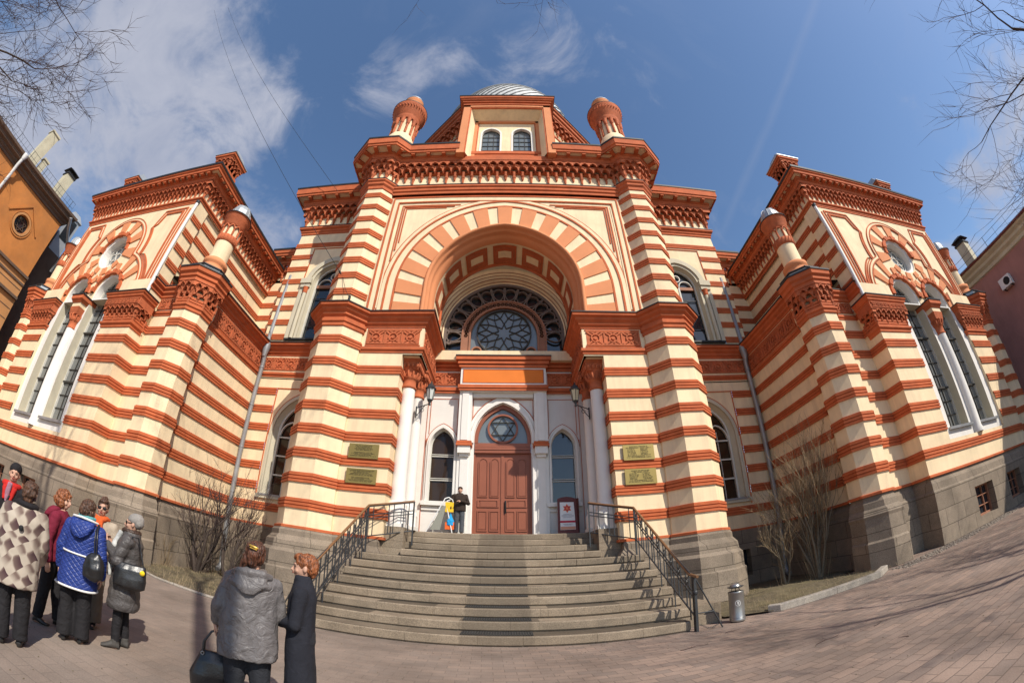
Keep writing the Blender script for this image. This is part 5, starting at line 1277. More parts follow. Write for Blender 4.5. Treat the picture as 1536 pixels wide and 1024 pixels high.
# ---------------------------------------------------------------- plaques
def plaque(cx, z0, z1, w, lines, label, seed, two=False):
    P = empty('brass_plaque', (cx, 12.46, z0), label, 'plaque', 'brass plaques on the piers')
    b = MB(fr=GF(12.40)); b.slab([(cx-w/2,z0),(cx+w/2,z0),(cx+w/2,z1),(cx-w/2,z1)], 0, .04, 0); b.build('plate', M['brass'], P)
    t = MB(fr=GF(12.395)); r = random.Random(seed); h = (z1-z0)
    y = z1-h*.10; lh = h*.80/lines
    for i in range(lines):
        wl = w*r.uniform(.5,.86); gap = (i == 3)
        segs = [(cx-wl/2, cx+wl/2)] if not (two and 2 <= i <= 6) else [(cx-w*.36, cx-w*.36+w*r.uniform(.22,.32)), (cx+w*.06, cx+w*.06+w*r.uniform(.22,.32))]
        if i == lines//2 and not two: y -= lh; continue
        for a, c in segs:
            x = a
            while x < c-.01:
                wd = r.uniform(.012,.02); hh = lh*.55
                k = r.randint(0,3)
                t.slab([(x,y-hh),(x+.005,y-hh),(x+.005,y),(x,y)], 0, .006, 0)
                if k in (0,2): t.slab([(x+.005,y-.006),(x+wd,y-.006),(x+wd,y),(x+.005,y)], 0, .006, 0)
                if k in (1,2): t.slab([(x+.005,y-hh),(x+wd,y-hh),(x+wd,y-hh+.006),(x+.005,y-hh+.006)], 0, .006, 0)
                if k != 1: t.slab([(x+wd-.005,y-hh),(x+wd,y-hh),(x+wd,y),(x+wd-.005,y)], 0, .006, 0)
                if k == 3: t.slab([(x+.005,y-hh*.55),(x+wd,y-hh*.55),(x+wd,y-hh*.55+.006),(x+.005,y-hh*.55+.006)], 0, .006, 0)
                x += wd+.009
                if r.random() < .16: x += .02
        y -= lh
    t.build('inscription', M['ink'], P)
    t = MB(fr=GF(12.39))
    for sx in (-1,1):
        for zz in (z0+.035, z1-.035): t.lathe
    return P
plaque(-4.41, 4.68, 5.16, 1.02, 10, 'dull gold plaque with two blocks of lettering, upper one on the left pier', 1)
plaque(-4.39, 3.86, 4.34, 1.02, 10, 'dull gold plaque with long lines of lettering, lower one on the left pier', 2)
plaque(4.36, 4.71, 5.21, 1.04, 9, 'pale brass plaque with names in two columns, upper one on the right pier', 3, True)
plaque(4.35, 3.92, 4.42, 1.04, 9, 'pale brass plaque with names in two columns, lower one on the right pier', 4, True)

# ---------------------------------------------------------------- wall lanterns
def lantern(s):
    x0 = 3.05; LX, LY = 2.62, 13.6
    P = empty('wall_lantern', (s*LX, LY, 6.9), 'black iron wall lantern with %s glass on a bracket by the %s column' % (('warm yellow','right') if s > 0 else ('frosted white','left')), 'lantern', 'wall lanterns at the entrance')
    t = MB(m=side(s))
    t.tube([(3.12,13.75,6.98),(2.62,LY,7.10)], .018, 6, 0)
    t.tube([(3.12,13.75,6.66),(3.0,13.7,6.78),(2.86,13.66,6.96),(2.8,13.65,7.04)], .014, 6, 0)
    t.tube([(2.9+.07*math.cos(a),13.68,6.88+.07*math.sin(a)) for a in [k*PI/4 for k in range(9)]], .010, 4, 0)
    t.box(3.10,3.14,13.72,13.78,6.6,7.04,0)
    t.lathe(LX, LY, [(.0,7.02),(.05,7.05),(.03,7.12),(.09,7.22),(.11,7.25)], 8, 0)
    t.build('bracket', M['iron'], P)
    t = MB(m=side(s)); hexa = lambda r, z: [(LX+r*math.cos(k*PI/3+PI/6), LY+r*math.sin(k*PI/3+PI/6), z) for k in range(6)]
    t.loft([hexa(.10,7.26), hexa(.165,7.66)], 0, False, True); t.build('lamp_glass', M['lampglass' if s > 0 else 'lampwhite'], P)
    t = MB(m=side(s))
    for k in range(6):
        a = k*PI/3+PI/6; t.tube([(LX+.105*math.cos(a),LY+.105*math.sin(a),7.24),(LX+.172*math.cos(a),LY+.172*math.sin(a),7.68)], .010, 4, 0)
    t.lathe(LX, LY, [(.20,7.66),(.21,7.70),(.15,7.74),(.13,7.82),(.05,7.88),(.02,7.96),(.0,7.98)], 6, 0, False)
    t.build('lamp_cap', M['iron'], P)
M['lampwhite'] = mat('white_lamp_glass', (.55,.56,.52), rough=.25, bump=0)
lantern(1); lantern(-1)

# ---------------------------------------------------------------- signboards on the landing
def smat(n, c, **k):
    if n not in M: M[n] = mat(n, c, var=.05, **k)
    return M[n]
FLz = 2.637
P = empty('sandwich_board', (2.36, 14.75, FLz), 'maroon sandwich board with a red star emblem on white paper beside the right column', 'signboard')
def tilt(cx, y0, z0, lean):
    return lambda u, d, z: (cx+u, y0 + (z)*lean + d, z0 + z)
b = MB(fr=tilt(2.30, 14.62, FLz+.02, .17))
b.plate([(-.36,0),(.36,0),(.33,1.28),(.2,1.33),(0,1.36),(-.2,1.33),(-.33,1.28)], [[(-.30,.12),(.30,.12),(.28,1.18),(-.28,1.18)]], 0, .03, 0, back=True); b.slab([(-.30,.12),(.30,.12),(.28,1.18),(-.28,1.18)], .012, .028, 0)
b.slab([(-.30,-.0),(-.26,0),(-.26,.02),(-.30,.02)], 0, .03, 0)
b.build('board_frame', smat('board_maroon', (.13,.028,.022), rough=.45, bump=.05), P)
b = MB(fr=lambda u, d, z: (2.42+u, 15.12 - z*.17 + d, FLz+.02+z)); b.slab([(-.36,0),(.36,0),(.33,1.30),(-.33,1.30)], 0, .025, 0); b.build('rear_board', M['board_maroon'], P)
b = MB(fr=tilt(2.30, 14.60, FLz+.02, .17))
b.slab([(-.27,.14),(.27,.14),(.25,1.15),(-.25,1.15)], .012, .02, 0)
b.slab([(-.27,.40),(.27,.40),(.27,.47),(-.27,.47)], .006, .014, 1); b.slab([(-.26,.15),(.26,.15),(.26,.26),(-.26,.26)], .006, .014, 3)
for k, (r_, mi) in enumerate(((.17,2),(.125,1),(.07,2))):      # star emblem
    for off in (90,270): b.slab([(r_*math.cos(math.radians(off+120*q)), .92+r_*math.sin(math.radians(off+120*q))) for q in range(3)], .008-.003*k-(.001 if off==90 else 0), .012-.003*k, mi)
rr = random.Random(9)
for z, wd in ((.70,.14),(.66,.2),(.62,.21),(.58,.16),(.34,.16),(.31,.12)):
    x = -wd
    while x < wd: w_ = rr.uniform(.012,.03); b.slab([(x,z),(x+w_,z),(x+w_,z+.014),(x,z+.014)], .008, .012, 4); x += w_+.01
b.build('poster', [smat('poster_white',(.75,.74,.72)), smat('poster_red',(.48,.03,.06)), smat('poster_orange',(.75,.22,.10)), smat('poster_salmon',(.66,.33,.22)), smat('poster_grey',(.2,.2,.22))], P)
P = empty('sandwich_board', (-2.05, 14.8, FLz), 'white-framed sandwich board with a rounded top seen edge-on behind the standing visitor', 'signboard')
b = MB()
for k, (xa, ya, xb) in enumerate(((-2.62,14.60,-2.06),(-1.72,14.75,-1.98))):
    for yy in (-.05, .5):
        b.tube([(xa, ya+yy, FLz+.02),(xb, ya+yy+.05, FLz+1.12)], .022, 6, 0)
b.tube([(-2.06,14.60,FLz+1.12),(-2.0,14.62,FLz+1.25),(-1.88,14.66,FLz+1.3),(-1.75,14.7,FLz+1.22),(-1.72,14.75,FLz+1.1)], .022, 6, 0)
b.tube([(-2.06,15.15,FLz+1.12),(-2.0,15.17,FLz+1.25),(-1.88,15.2,FLz+1.3),(-1.75,15.22,FLz+1.22),(-1.72,15.25,FLz+1.1)], .022, 6, 0)
for f in (.35,.75): b.tube([(-2.62+.56*f,14.56+.05*f,FLz+1.1*f),(-2.62+.56*f,15.1+.05*f,FLz+1.1*f)], .018, 6, 0)
b.build('board_frame', M['wpipe'], P)
b = MB(); b.slab([(-2.50,FLz+.12),(-2.14,FLz+.12),(-1.96,FLz+.98),(-2.10,FLz+.98)], 14.64, 14.66, 0); b.build('side_panel', smat('board_grey',(.26,.26,.22)), P)
b = MB(); b.box(-2.0,-1.70,14.72,14.74,FLz+.78,FLz+1.14,0); b.build('yellow_panel', smat('panel_yellow',(.80,.50,.03)), P)
b = MB(); b.box(-1.98,-1.66,14.72,14.74,FLz+.16,FLz+.42,0); b.build('orange_panel', smat('panel_orange2',(.75,.14,.03)), P)

# ---------------------------------------------------------------- litter bin
P = empty('litter_bin', (4.98, 8.48, 0), 'cylindrical brushed steel litter bin with an ashtray dome beside the right railing', 'litter bin')
b = MB(); cx, cy = 4.98, 8.48
b.lathe(cx, cy, [(.17,.02),(.175,.03),(.175,.07),(.168,.08),(.168,.62),(.175,.63),(.175,.66),(.168,.67),(.160,.67),(.160,.60),(0,.60)], 28, 0); b.lathe(cx,cy,[(.172,.10),(.176,.105),(.172,.11)],28,0)
b.build('bin_body', M['steel'], P)
b = MB(); b.lathe(cx, cy, [(.10,.0),(.15,.0),(.15,.03),(.0,.03)], 20, 0)
b.build('bin_foot', M['black'], P)
b = MB(); b.lathe(cx, cy, [(.05,.735),(.14,.745),(.185,.765),(.175,.775),(.10,.78)], 24, 1); b.lathe(cx, cy, [(.12,.778),(.11,.81),(.07,.84),(.0,.85)], 20, 0); b.build('ashtray_lid', [M['steel'], M['iron']], P)
for k in range(3):
    a = k*2*PI/3; b = MB(); b.tube([(cx+.13*math.cos(a),cy+.13*math.sin(a),.62),(cx+.07*math.cos(a),cy+.07*math.sin(a),.76)], .008, 4, 0); b.build('lid_support', M['black'], P)
b = MB(fr=lambda u, d, z: (cx+.171*math.sin(u/.171-.35), cy-.171*math.cos(u/.171-.35)-d, z))
b.ribbon(arc(0,.42,.052,0,2*PI,20)[:-1], arc(0,.42,.062,0,2*PI,20)[:-1], .003, .001, 0, True)
b.slab([(-.012,.40),(.0,.40),(.0,.45),(-.012,.45)], .003, .001, 0); b.slab([(.008,.385),(.022,.385),(.022,.44),(.008,.44)], .003, .001, 0); b.slab([(-.02,.445),(.03,.445),(.03,.455),(-.02,.455)], .003, .001, 0)
b.build('emblem', smat('bin_emblem',(.7,.7,.68)), P)

# ---------------------------------------------------------------- overhead wires
for (p0, p1, lab) in (((-21.5,10.0,32.4),(-6.45,12.02,11.75),'thin black overhead wire with an insulator reaching the left octagonal buttress'),
                      ((-20.0,10.6,33.5),(-9.4,13.7,19.4),'thin black overhead wire running to the roof of the left window bay')):
    P = empty('overhead_wire', p1, lab, 'wire', 'wires over the left side')
    a, c = Vector(p0), Vector(p1); a = c + (a-c)*2.2
    pts = [a.lerp(c, t/24) - Vector((0,0,.9*math.sin(PI*t/24))) for t in range(25)]
    b = MB(); b.tube(pts, .012, 5, 0); b.build('cable', M['black'], P)
    if 'insulator' in lab:
        b = MB(); d = (c-pts[-3]).normalized(); q = c - d*.35
        b.tube([q, q+d*.05, q+d*.09, q+d*.13, q+d*.17, q+d*.21, q+d*.25], [.02,.05,.02,.055,.02,.05,.02], 8, 0); b.build('insulator', M['black'], P)
        b = MB(); b.tube([c, (-6.1,11.9,11.0), (-5.75,11.75,10.45)], .010, 5, 0); b.tube([(-5.75,11.75,10.55),(-5.75,11.76,10.2)], [.05,.06], 8, 0); b.build('tail_cable', M['black'], P)

# ---------------------------------------------------------------- neighbouring buildings
M['ochre'] = mat('ochre_stucco', (.50,.19,.05), var=.22, scale=.9, dirt=.6, dirtcol=(.36,.16,.06))
M['ochrelow'] = mat('ochre_panel', (.50,.24,.09), var=.12, dirt=.2)
M['brownc'] = mat('brown_cornice', (.13,.085,.06), var=.2, dirt=.3, dirtcol=(.06,.045,.035))
M['pink'] = mat('dull_pink_stucco', (.40,.20,.17), var=.15, scale=.8, dirt=.5, dirtcol=(.28,.14,.11), streak=True)
M['chim'] = mat('chimney_plaster', (.55,.50,.36), var=.15, dirt=.3)
def SF(x, s=1): return lambda u, d, z: (x + s*d, u, z)      # wall facing +x (s=-1) or -x (s=+1); u runs along y
B1 = empty('ochre_house', (-30, 3, 0), 'ochre stuccoed house with a round window and dark cornice beyond the left wing', 'house')
YC = 9.3
b = MB(fr=SF(-27, -1))
WC = (7.05, 13.2)
b.plate([(-14,0),(YC,0),(YC,15.3),(-14,15.3)], [arc(WC[0],WC[1],.52,0,2*PI,28)[:-1], arch(5.2,.9,9.6,0,16,3)], 0, .4, 0, 1)
b.fr = None
b.box(-34,-27.41,YC-.04,YC,0,15.3,0); b.box(-36,-28.6,YC,24,0,14.2,2)
b.fr = SF(-27, -1)
b.ribbon(arc(WC[0],WC[1],.55,0,2*PI,28)[:-1], arc(WC[0],WC[1],.68,0,2*PI,28)[:-1], -.08, .02, 1, True); b.ribbon(arc(WC[0],WC[1],.73,0,2*PI,28)[:-1], arc(WC[0],WC[1],.80,0,2*PI,28)[:-1], -.05, .02, 0, True)
cx, cz = WC
for q in ([(cx,cz+1.42),(cx-1.3,cz+.12),(cx-1.22,cz+.06),(cx,cz+1.28)],[(cx,cz+1.42),(cx+1.3,cz+.12),(cx+1.22,cz+.06),(cx,cz+1.28)]): b.slab(q, -.06, .02, 0)
for z0,z1,o in ((10.95,11.1,.28),(10.5,10.62,.18),(9.6,9.75,.3)): b.slab([(6.4,z0),(YC,z0),(YC,z1),(6.4,z1)], -o, .02, 2)
b.slab([(6.4,0),(YC,0),(YC,10.95),(6.4,10.95)], -.12, .02, 1)
for k in range(16): b.slab([(6.45,10.2-k*.62),(YC-.05,10.2-k*.62),(YC-.05,10.24-k*.62),(6.45,10.24-k*.62)], -.135, 0, 2)
b.build('wall', [M['ochre'], M['ochrelow'], M['brownc']], B1)
b = MB(); b.sweep([(-34,-14),(-27,-14),(-27,YC),(-34,YC)][1:], [(0,15.15),(.08,15.18),(.08,15.3),(.2,15.4),(.2,15.5),(.42,15.6),(.44,15.75),(.58,15.85),(.60,16.0),(-.6,16.4)], 0)
b.build('cornice', M['brownc'], B1)
b = MB(fr=SF(-27,-1)); b.slab(arch(5.2,.9,9.6,0,16,3), .3, .34, 0)
for u in (4.7,5.2,5.7): b.slab([(u-.03,3),(u+.03,3),(u+.03,10.4),(u-.03,10.4)], .22, .3, 1)
b.build('window', [M['glass'], M['tracery']], B1)
b = MB(fr=SF(-27,-1)); b.slab(arc(cx,cz,.52,0,2*PI,28)[:-1], .2, .24, 0)
for off in (90,270):
    P3 = [(cx+.46*math.cos(math.radians(off+120*k)), cz+.46*math.sin(math.radians(off+120*k))) for k in range(3)]
    b.ribbon([(cx+(x-cx)*.86, cz+(z-cz)*.86) for x,z in P3], P3, .14, .2, 1, True)
b.build('round_window', [M['glass'], M['brownc']], B1)
def chimney(par, x, y, w, d, z0, z1, cap, m_):
    b = MB(); b.box(x-w/2,x+w/2,y-d/2,y+d/2,z0,z1,0); b.box(x-w/2-.06,x+w/2+.06,y-d/2-.06,y+d/2+.06,z1,z1+.12,0 if not cap else 1)
    if cap: b.prism([(x-w/2-.15,y-d/2-.15),(x+w/2+.15,y-d/2-.15),(x+w/2+.15,y+d/2+.15),(x-w/2-.15,y+d/2+.15)], z1+.35, z1+.6, 1, [(x-w/4,y-d/4),(x+w/4,y-d/4),(x+w/4,y+d/4),(x-w/4,y+d/4)]); b.box(x-w/3,x+w/3,y-d/3,y+d/3,z1,z1+.4,1)
    b.build('chimney', [m_, M['roof']], par)
chimney(B1, -28.0, 5.2, .6, .7, 16, 19.2, False, M['chim']); chimney(B1, -27.9, 5.95, .4, .4, 16, 17.5, False, M['chim'])
chimney(B1, -28.0, 8.0, .7, .7, 16, 18.3, True, M['chim'])
b = MB(); b.box(-30.0,-28.9,10.1,11.2,14.2,17.2,0); b.prism([(-30.1,10.0),(-28.8,10.0),(-28.8,11.3),(-30.1,11.3)],17.2,17.8,1,[(-29.7,10.4),(-29.2,10.4),(-29.2,11.0),(-29.7,11.0)]); b.box(-28.89,-28.87,10.3,11.0,15.4,17.0,2); b.build('dormer', [M['zinc'], M['zinc'], M['glass']], B1)
def roofrail(par, x, y0, y1, z0, h, step=.28):
    b = MB()
    for z in (z0+.1, z0+h*.5, z0+h): b.tube([(x,y0,z),(x,y1,z)], .012, 4, 0)
    n = int((y1-y0)/step)
    for i in range(n+1): y = y0+(y1-y0)*i/n; b.tube([(x,y,z0),(x,y,z0+h)], .008 if i % 5 else .018, 4, 0)
    b.build('roof_railing', M['iron'], par)
roofrail(B1, -27.0, -8, YC, 16.1, .8)
b = MB(); b.tube([(-26.5,4.4,15.8),(-26.55,4.4,15.2),(-26.85,4.5,14.6),(-26.85,4.55,0)], .10, 10, 0); b.lathe(-26.5,4.4,[(.1,15.6),(.2,15.9),(.2,16.0)],10,0); b.build('downpipe', M['wpipe'], B1)
b = MB(); b.tube([(-26.4,YC+.1,15.7),(-26.7,YC+.5,15.2),(-27.6,YC+1.6,14.5),(-28.4,YC+1.7,13)], .11, 10, 0); b.build('downpipe', M['zinc'], B1)
B2 = empty('pink_house', (31, 6, 0), 'plain dull pink rendered house with a pitched eave beyond the right wing', 'house')
b = MB(fr=SF(27, 1)); b.slab([(-12,0),(24,0),(24,12.0),(-12,12.0)], 0, 6, 0); b.build('wall', [M['pink']], B2)
b = MB(); b.sweep([(27,24),(27,-12)], [(0,11.6),(.12,11.65),(.12,11.85),(.3,12.0),(.3,12.15),(.5,12.3),(.52,12.4)], 0); b.sweep([(27,24),(27,-12)], [(.52,12.4),(.62,12.4),(.64,12.52),(-4,14.4)], 1); b.build('eaves', [M['chim'], M['board_maroon']], B2)
chimney(B2, 28.0, 9.8, .7, .7, 12.6, 14.5, True, M['chim']); roofrail(B2, 26.75, -6, 20, 12.6, .75, .9)
P = empty('air_conditioner', (26.8, 8.15, 9.9), 'white air conditioner box mounted on the pink rendered wall', 'air conditioner')
b = MB(); b.box(26.55,26.97,7.7,8.5,10.05,10.65,0); b.build('case', M['wpipe'], P)
b = MB(fr=SF(26.55,1)); b.slab(arc(7.98,10.35,.22,0,2*PI,20)[:-1], -.015, .01, 0); b.build('fan_grille', M['black'], P)
for yy in (7.8,8.36):
    b = MB(); b.box(26.6,27.0,yy,yy+.04,9.98,10.05,0); b.build('bracket', M['roof'], P)
# ---------------------------------------------------------------- bare trees and shrubs
M['bark'] = mat('dark_bark', (.075,.055,.045), var=.3, scale=8, bump=.6, bscale=20)
M['twig'] = mat('twigs', (.085,.055,.05), var=.2, bump=0)
M['drybark'] = mat('dry_shrub_bark', (.20,.155,.105), var=.35, scale=10, bump=.4)
M['drytwig'] = mat('dry_shrub_twigs', (.30,.22,.13), var=.3, bump=0)
def grow(b, b2, p, d, L_, r, lev, rnd, up=.15, spread=.6, kids=3, thr=.02, curve=.25, decay=.72):
    n = 4; pts = [p.copy()]; rad = [r]; dd = d.copy(); q = p.copy()
    for i in range(n):
        dd = (dd + Vector((rnd.uniform(-1,1), rnd.uniform(-1,1), rnd.uniform(-.7,.9)+up))*curve).normalized()
        q = q + dd*(L_/n); pts.append(q.copy()); rad.append(r*(1-.5*(i+1)/n) if lev else r*(1-.85*(i+1)/n))
    (b if r > thr else b2).tube(pts, rad, 8 if r > .06 else (5 if r > thr else 3), 0, True, False)
    if lev == 0: return
    for k in range(kids + (1 if rnd.random() < .4 else 0)):
        t = rnd.uniform(.35, 1.0) if k else 1.0
        i = min(n, max(1, int(t*n))); base = pts[i]
        ax = Vector((rnd.uniform(-1,1), rnd.uniform(-1,1), rnd.uniform(-1,1))).normalized()
        nd_ = (dd + ax*spread*rnd.uniform(.7,1.35)).normalized()
        grow(b, b2, base, nd_, L_*decay*rnd.uniform(.75,1.15), max(.0062, rad[i]*(.85 if k == 0 else .6)), lev-1, rnd, up, spread, kids, thr, curve, decay)
def tree(x, y, h, r, seed, label, limbs, kids=3, lev=4):
    T = empty('bare_tree', (x, y, 0), label, 'tree', 'leafless trees round the forecourt')
    rnd = random.Random(seed); b = MB(); b2 = MB()
    top = Vector((x+rnd.uniform(-.2,.2), y+rnd.uniform(-.2,.2), h))
    t = MB(); pts = [Vector((x,y,0)), Vector((x,y,.3)), Vector((x,y,0)).lerp(top,.5)+Vector((.1,-.05,0)), top]
    t.tube(pts, [r*1.5, r*1.1, r*.9, r*.7], 12, 0, True, False); t.build('trunk', M['bark'], T)
    for (dx, dy, dz, L_, rr) in limbs:
        grow(b, b2, top - Vector((0,0,rnd.uniform(0,.8))), Vector((dx,dy,dz)).normalized(), L_, rr, lev, rnd, up=.05, spread=.75, kids=kids)
    b.build('limbs', M['bark'], T); b2.build('twig_crown', M['twig'], T)
    return T
tree(15.0, -3.1, 5.6, .17, 11, 'leafless tree with a thick leaning limb at the upper right corner', [(-.66,.25,.62,3.9,.15),(-.3,.6,.7,3.4,.11),(-.7,.0,.8,3.4,.08),(.5,-.2,.9,3,.09),(-.4,-.4,1,2.6,.07)], kids=3, lev=5)
tree(19.8, -1.6, 5.0, .16, 12, 'leafless tree with drooping twigs at the right edge below the thick limb', [(-.8,.35,.25,3.6,.08),(-.6,.6,.5,3.4,.07),(.3,.2,1,3,.08)], kids=4, lev=4)
tree(2.7, -2.7, 15.5, .17, 13, 'slender leafless tree whose twigs hang over the top edge of the view', [(-.9,1.4,.3,3.6,.05),(-.1,1.2,.4,3.4,.05),(.6,-.3,1,3,.06),(-.8,.2,1.2,3,.05)], kids=3)
tree(-9.5, -3.9, 6.2, .2, 14, 'leafless tree with a dense tangle of twigs at the upper left corner', [(-.5,.9,.45,3.0,.07),(-.1,1,.6,3.0,.07),(.1,.9,.9,2.8,.07),(-.5,.8,.1,3.0,.06),(.3,-.3,1,3,.08),(-.3,.9,.2,2.6,.05)], kids=3, lev=5)
tree(-5.2, -2.6, 15.0, .17, 15, 'tall leafless tree behind the view whose trunk shades the left wing', [(-.5,-.3,1.2,3.0,.07),(.3,-.6,1.2,3.0,.07),(-.2,-.1,1.5,3.2,.08)], kids=3, lev=4)
def shrub(x, y, h, seed, label, stems, r0, lev=3, spread=.5, lean=.35, kids=3, fine=0, mats=('drybark','drytwig')):
    T = empty('bare_shrub', (x, y, .08), label, 'shrub', 'leafless shrubs in the beds')
    rnd = random.Random(seed); b = MB(); b2 = MB()
    for i in range(stems):
        a = 2*PI*i/stems + rnd.uniform(-.5,.5)
        d = Vector((math.cos(a)*lean*rnd.uniform(.4,1.2), math.sin(a)*lean*rnd.uniform(.3,1.0), 1)).normalized()
        grow(b, b2, Vector((x+.08*math.cos(a), y+.08*math.sin(a), .05)), d, h*rnd.uniform(.33,.45), r0*rnd.uniform(.7,1.1), lev, rnd, up=.45, spread=spread, kids=kids, thr=.012, curve=.16, decay=.74)
    for i in range(fine):                                     # young rods from the base
        a = rnd.uniform(0,2*PI); rr = rnd.uniform(.1,.45)
        p = Vector((x+rr*math.cos(a), y+rr*.6*math.sin(a), .05)); d = Vector((math.cos(a)*.35, math.sin(a)*.25, 1)).normalized()
        grow(b, b2, p, d, rnd.uniform(.5,1.1), .006, 0, rnd, up=.3, curve=.1)
    b.build('stems', M[mats[0]], T); b2.build('twigs', M[mats[1]], T)
shrub(-10.1, 12.4, 4.0, 21, 'leafless grey shrub with thick crooked stems left of the grey downpipe', 5, .075, lean=.5, fine=40, mats=('bark','twig'), kids=3, lev=4)
shrub(-9.2, 12.9, 3.2, 22, 'smaller leafless shrub growing in front of the left downpipe', 3, .065, lean=.5, fine=12, mats=('bark','twig'), lev=4)
shrub(-10.9, 11.4, 1.9, 25, 'clump of thin upright dry rods beside the left octagonal buttress', 3, .012, lean=.4, lev=2, fine=60)
shrub(9.75, 11.4, 5.0, 23, 'large straw coloured leafless shrub with a broom of upright twigs on the right', 9, .055, lean=.27, fine=60, kids=3, lev=4, spread=.45)
shrub(8.85, 12.0, 3.2, 24, 'small straw coloured shrub on one thin stem beside the right downpipe', 3, .05, lean=.22, kids=3, lev=4, spread=.65, fine=8)
# dry litter on the beds
rnd = random.Random(4)
for s, lab in ((1,'right'),(-1,'left')):
    b = MB()
    for i in range(2600):
        x = rnd.uniform(5.6, 10.8); y = rnd.uniform(8.7, 14.4)
        if x < 7.2 and y > 11.2: continue
        if s < 0 and x > 9 and y < 9.4: continue
        z = .16 - .02*rnd.random(); a = rnd.uniform(0, PI); l = rnd.uniform(.02,.09)
        dx, dy = math.cos(a)*l, math.sin(a)*l; h = rnd.uniform(.0,.09)
        b.add([(s*x,y,z-.08),(s*x+.008,y+.004,z-.08),(s*x+dx,y+dy,z-.03+h)], [(0,1,2)], rnd.randint(0,1))
    tag(b.build('dry_grass', [M['drytwig'], M['soil']]), 'dry grass and litter covering the %s bed' % lab, 'dry grass', kind='stuff')
# twigs lying on the paving
for i, (x, y, a, L_, lab) in enumerate(((3.0,6.9,.2,.55,'long forked twig lying on the paving below the litter bin'),(4.4,5.2,.5,.6,'forked dark twig lying on the paving at the right'),(5.4,5.0,-.4,.3,'short crooked twig on the red paving near the right edge'),(4.2,7.6,-.2,.4,'thin pale twig on the paving in front of the railing foot'),(5.0,4.0,1.8,.14,'small dark twig nearest the lower right corner'),(2.4,4.3,.9,.25,'short twig lying near the lower middle of the paving'))):
    rnd = random.Random(50+i); b = MB(); p = Vector((x,y,.008)); pts = [p]
    for k in range(5): a += rnd.uniform(-.35,.35); p = p+Vector((math.cos(a),math.sin(a),0))*L_/5; p.z = .008+rnd.uniform(0,.012); pts.append(p)
    b.tube(pts, [.006,.006,.005,.004,.003,.002], 5, 0)
    if i in (0,1): q = pts[2]; b.tube([q, q+Vector((math.cos(a+.9)*.12, math.sin(a+.9)*.12, .01))], [.004,.002], 4, 0)
    tag(b.build('fallen_twig', M['twig']), lab, 'twig', 'twigs fallen on the paving')

# grit and leaf crumbs strewn over the paving
rnd = random.Random(77); b = MB()
for i in range(1500):
    x = rnd.uniform(-7, 11); y = rnd.uniform(2.0, 8.3) if i % 3 else rnd.uniform(7.4, 8.35); r = rnd.uniform(.004,.013); a = rnd.uniform(0,PI)
    b.add([(x+r*math.cos(a),y+r*math.sin(a),.003),(x-r*math.sin(a)*.7,y+r*math.cos(a)*.7,.003),(x-r*math.cos(a),y-r*math.sin(a),.003),(x+r*math.sin(a)*.6,y-r*math.cos(a)*.6,.003),(x,y,.003+r*.8)], [(0,1,4),(1,2,4),(2,3,4),(3,0,4)], rnd.choice((0,0,1)))
tag(b.build('grit', [M['soil'], M['cobble']]), 'grit and leaf crumbs strewn over the paving', 'grit', kind='stuff')
# ---------------------------------------------------------------- people
def fabric(name, col, rough=.85, bump=.25, scale=90, var=.18, wr=.5):
    m = mat(name, col, rough=rough, var=var, scale=6, bump=0)
    nt = m.node_tree; b = nt.nodes['Principled BSDF']; L = nt.links.new
    geo = nd(nt, 'ShaderNodeNewGeometry')
    n = nd(nt, 'ShaderNodeTexNoise', Scale=11.0, Detail=4.0, Distortion=1.5); L(geo.outputs['Position'], n.inputs['Vector'])
    n2 = nd(nt, 'ShaderNodeTexNoise', Scale=float(scale), Detail=2.0); L(geo.outputs['Position'], n2.inputs['Vector'])
    a = nd(nt, 'ShaderNodeMath', operation='MULTIPLY_ADD'); L(n2.outputs['Fac'], a.inputs[0]); a.inputs[1].default_value = bump*.3; L(n.outputs['Fac'], a.inputs[2])
    bp = nd(nt, 'ShaderNodeBump', Strength=wr, Distance=.03); L(a.outputs[0], bp.inputs['Height']); L(bp.outputs['Normal'], b.inputs['Normal'])
    return m
M['skin'] = mat('skin', (.52,.30,.21), rough=.55, var=.06, scale=20, bump=.05)
M['lips'] = mat('lips', (.38,.10,.08), rough=.5, bump=0)
M['eye'] = mat('eye_dark', (.03,.02,.02), rough=.3, bump=0)
M['blacktrousers'] = fabric('black_trousers', (.016,.015,.017)); M['browntrousers'] = fabric('taupe_trousers', (.16,.13,.10)); M['greytrousers'] = fabric('grey_trousers', (.07,.075,.085)); M['jeans'] = fabric('dark_jeans', (.022,.024,.03))
M['shoe'] = mat('black_shoe_leather', (.018,.016,.015), rough=.4, bump=.05, spec=.5); M['boot'] = mat('grey_walking_boot', (.07,.065,.06), rough=.7)
M['leather'] = mat('black_bag_leather', (.014,.014,.015), rough=.33, bump=.15, bscale=60, spec=.6)
M['bluecoat'] = fabric('blue_quilted_nylon', (.022,.045,.21), rough=.45, wr=.25); M['trim'] = mat('white_trim', (.70,.69,.66), bump=0)
M['maroon'] = fabric('maroon_fleece', (.17,.012,.03)); M['graycoat'] = fabric('grey_nylon', (.135,.125,.125), rough=.42, wr=.8); M['darksleeve'] = fabric('charcoal_sleeve', (.045,.045,.055), rough=.55)
M['puffer'] = fabric('charcoal_puffer', (.075,.068,.066), rough=.42, wr=.7); M['blackwool'] = fabric('black_wool', (.016,.017,.024), rough=.9, wr=.3); M['beige'] = fabric('beige_coat', (.40,.33,.25)); M['scarf'] = fabric('orange_scarf', (.60,.10,.02)); M['redscarf'] = fabric('red_scarf', (.50,.02,.015))
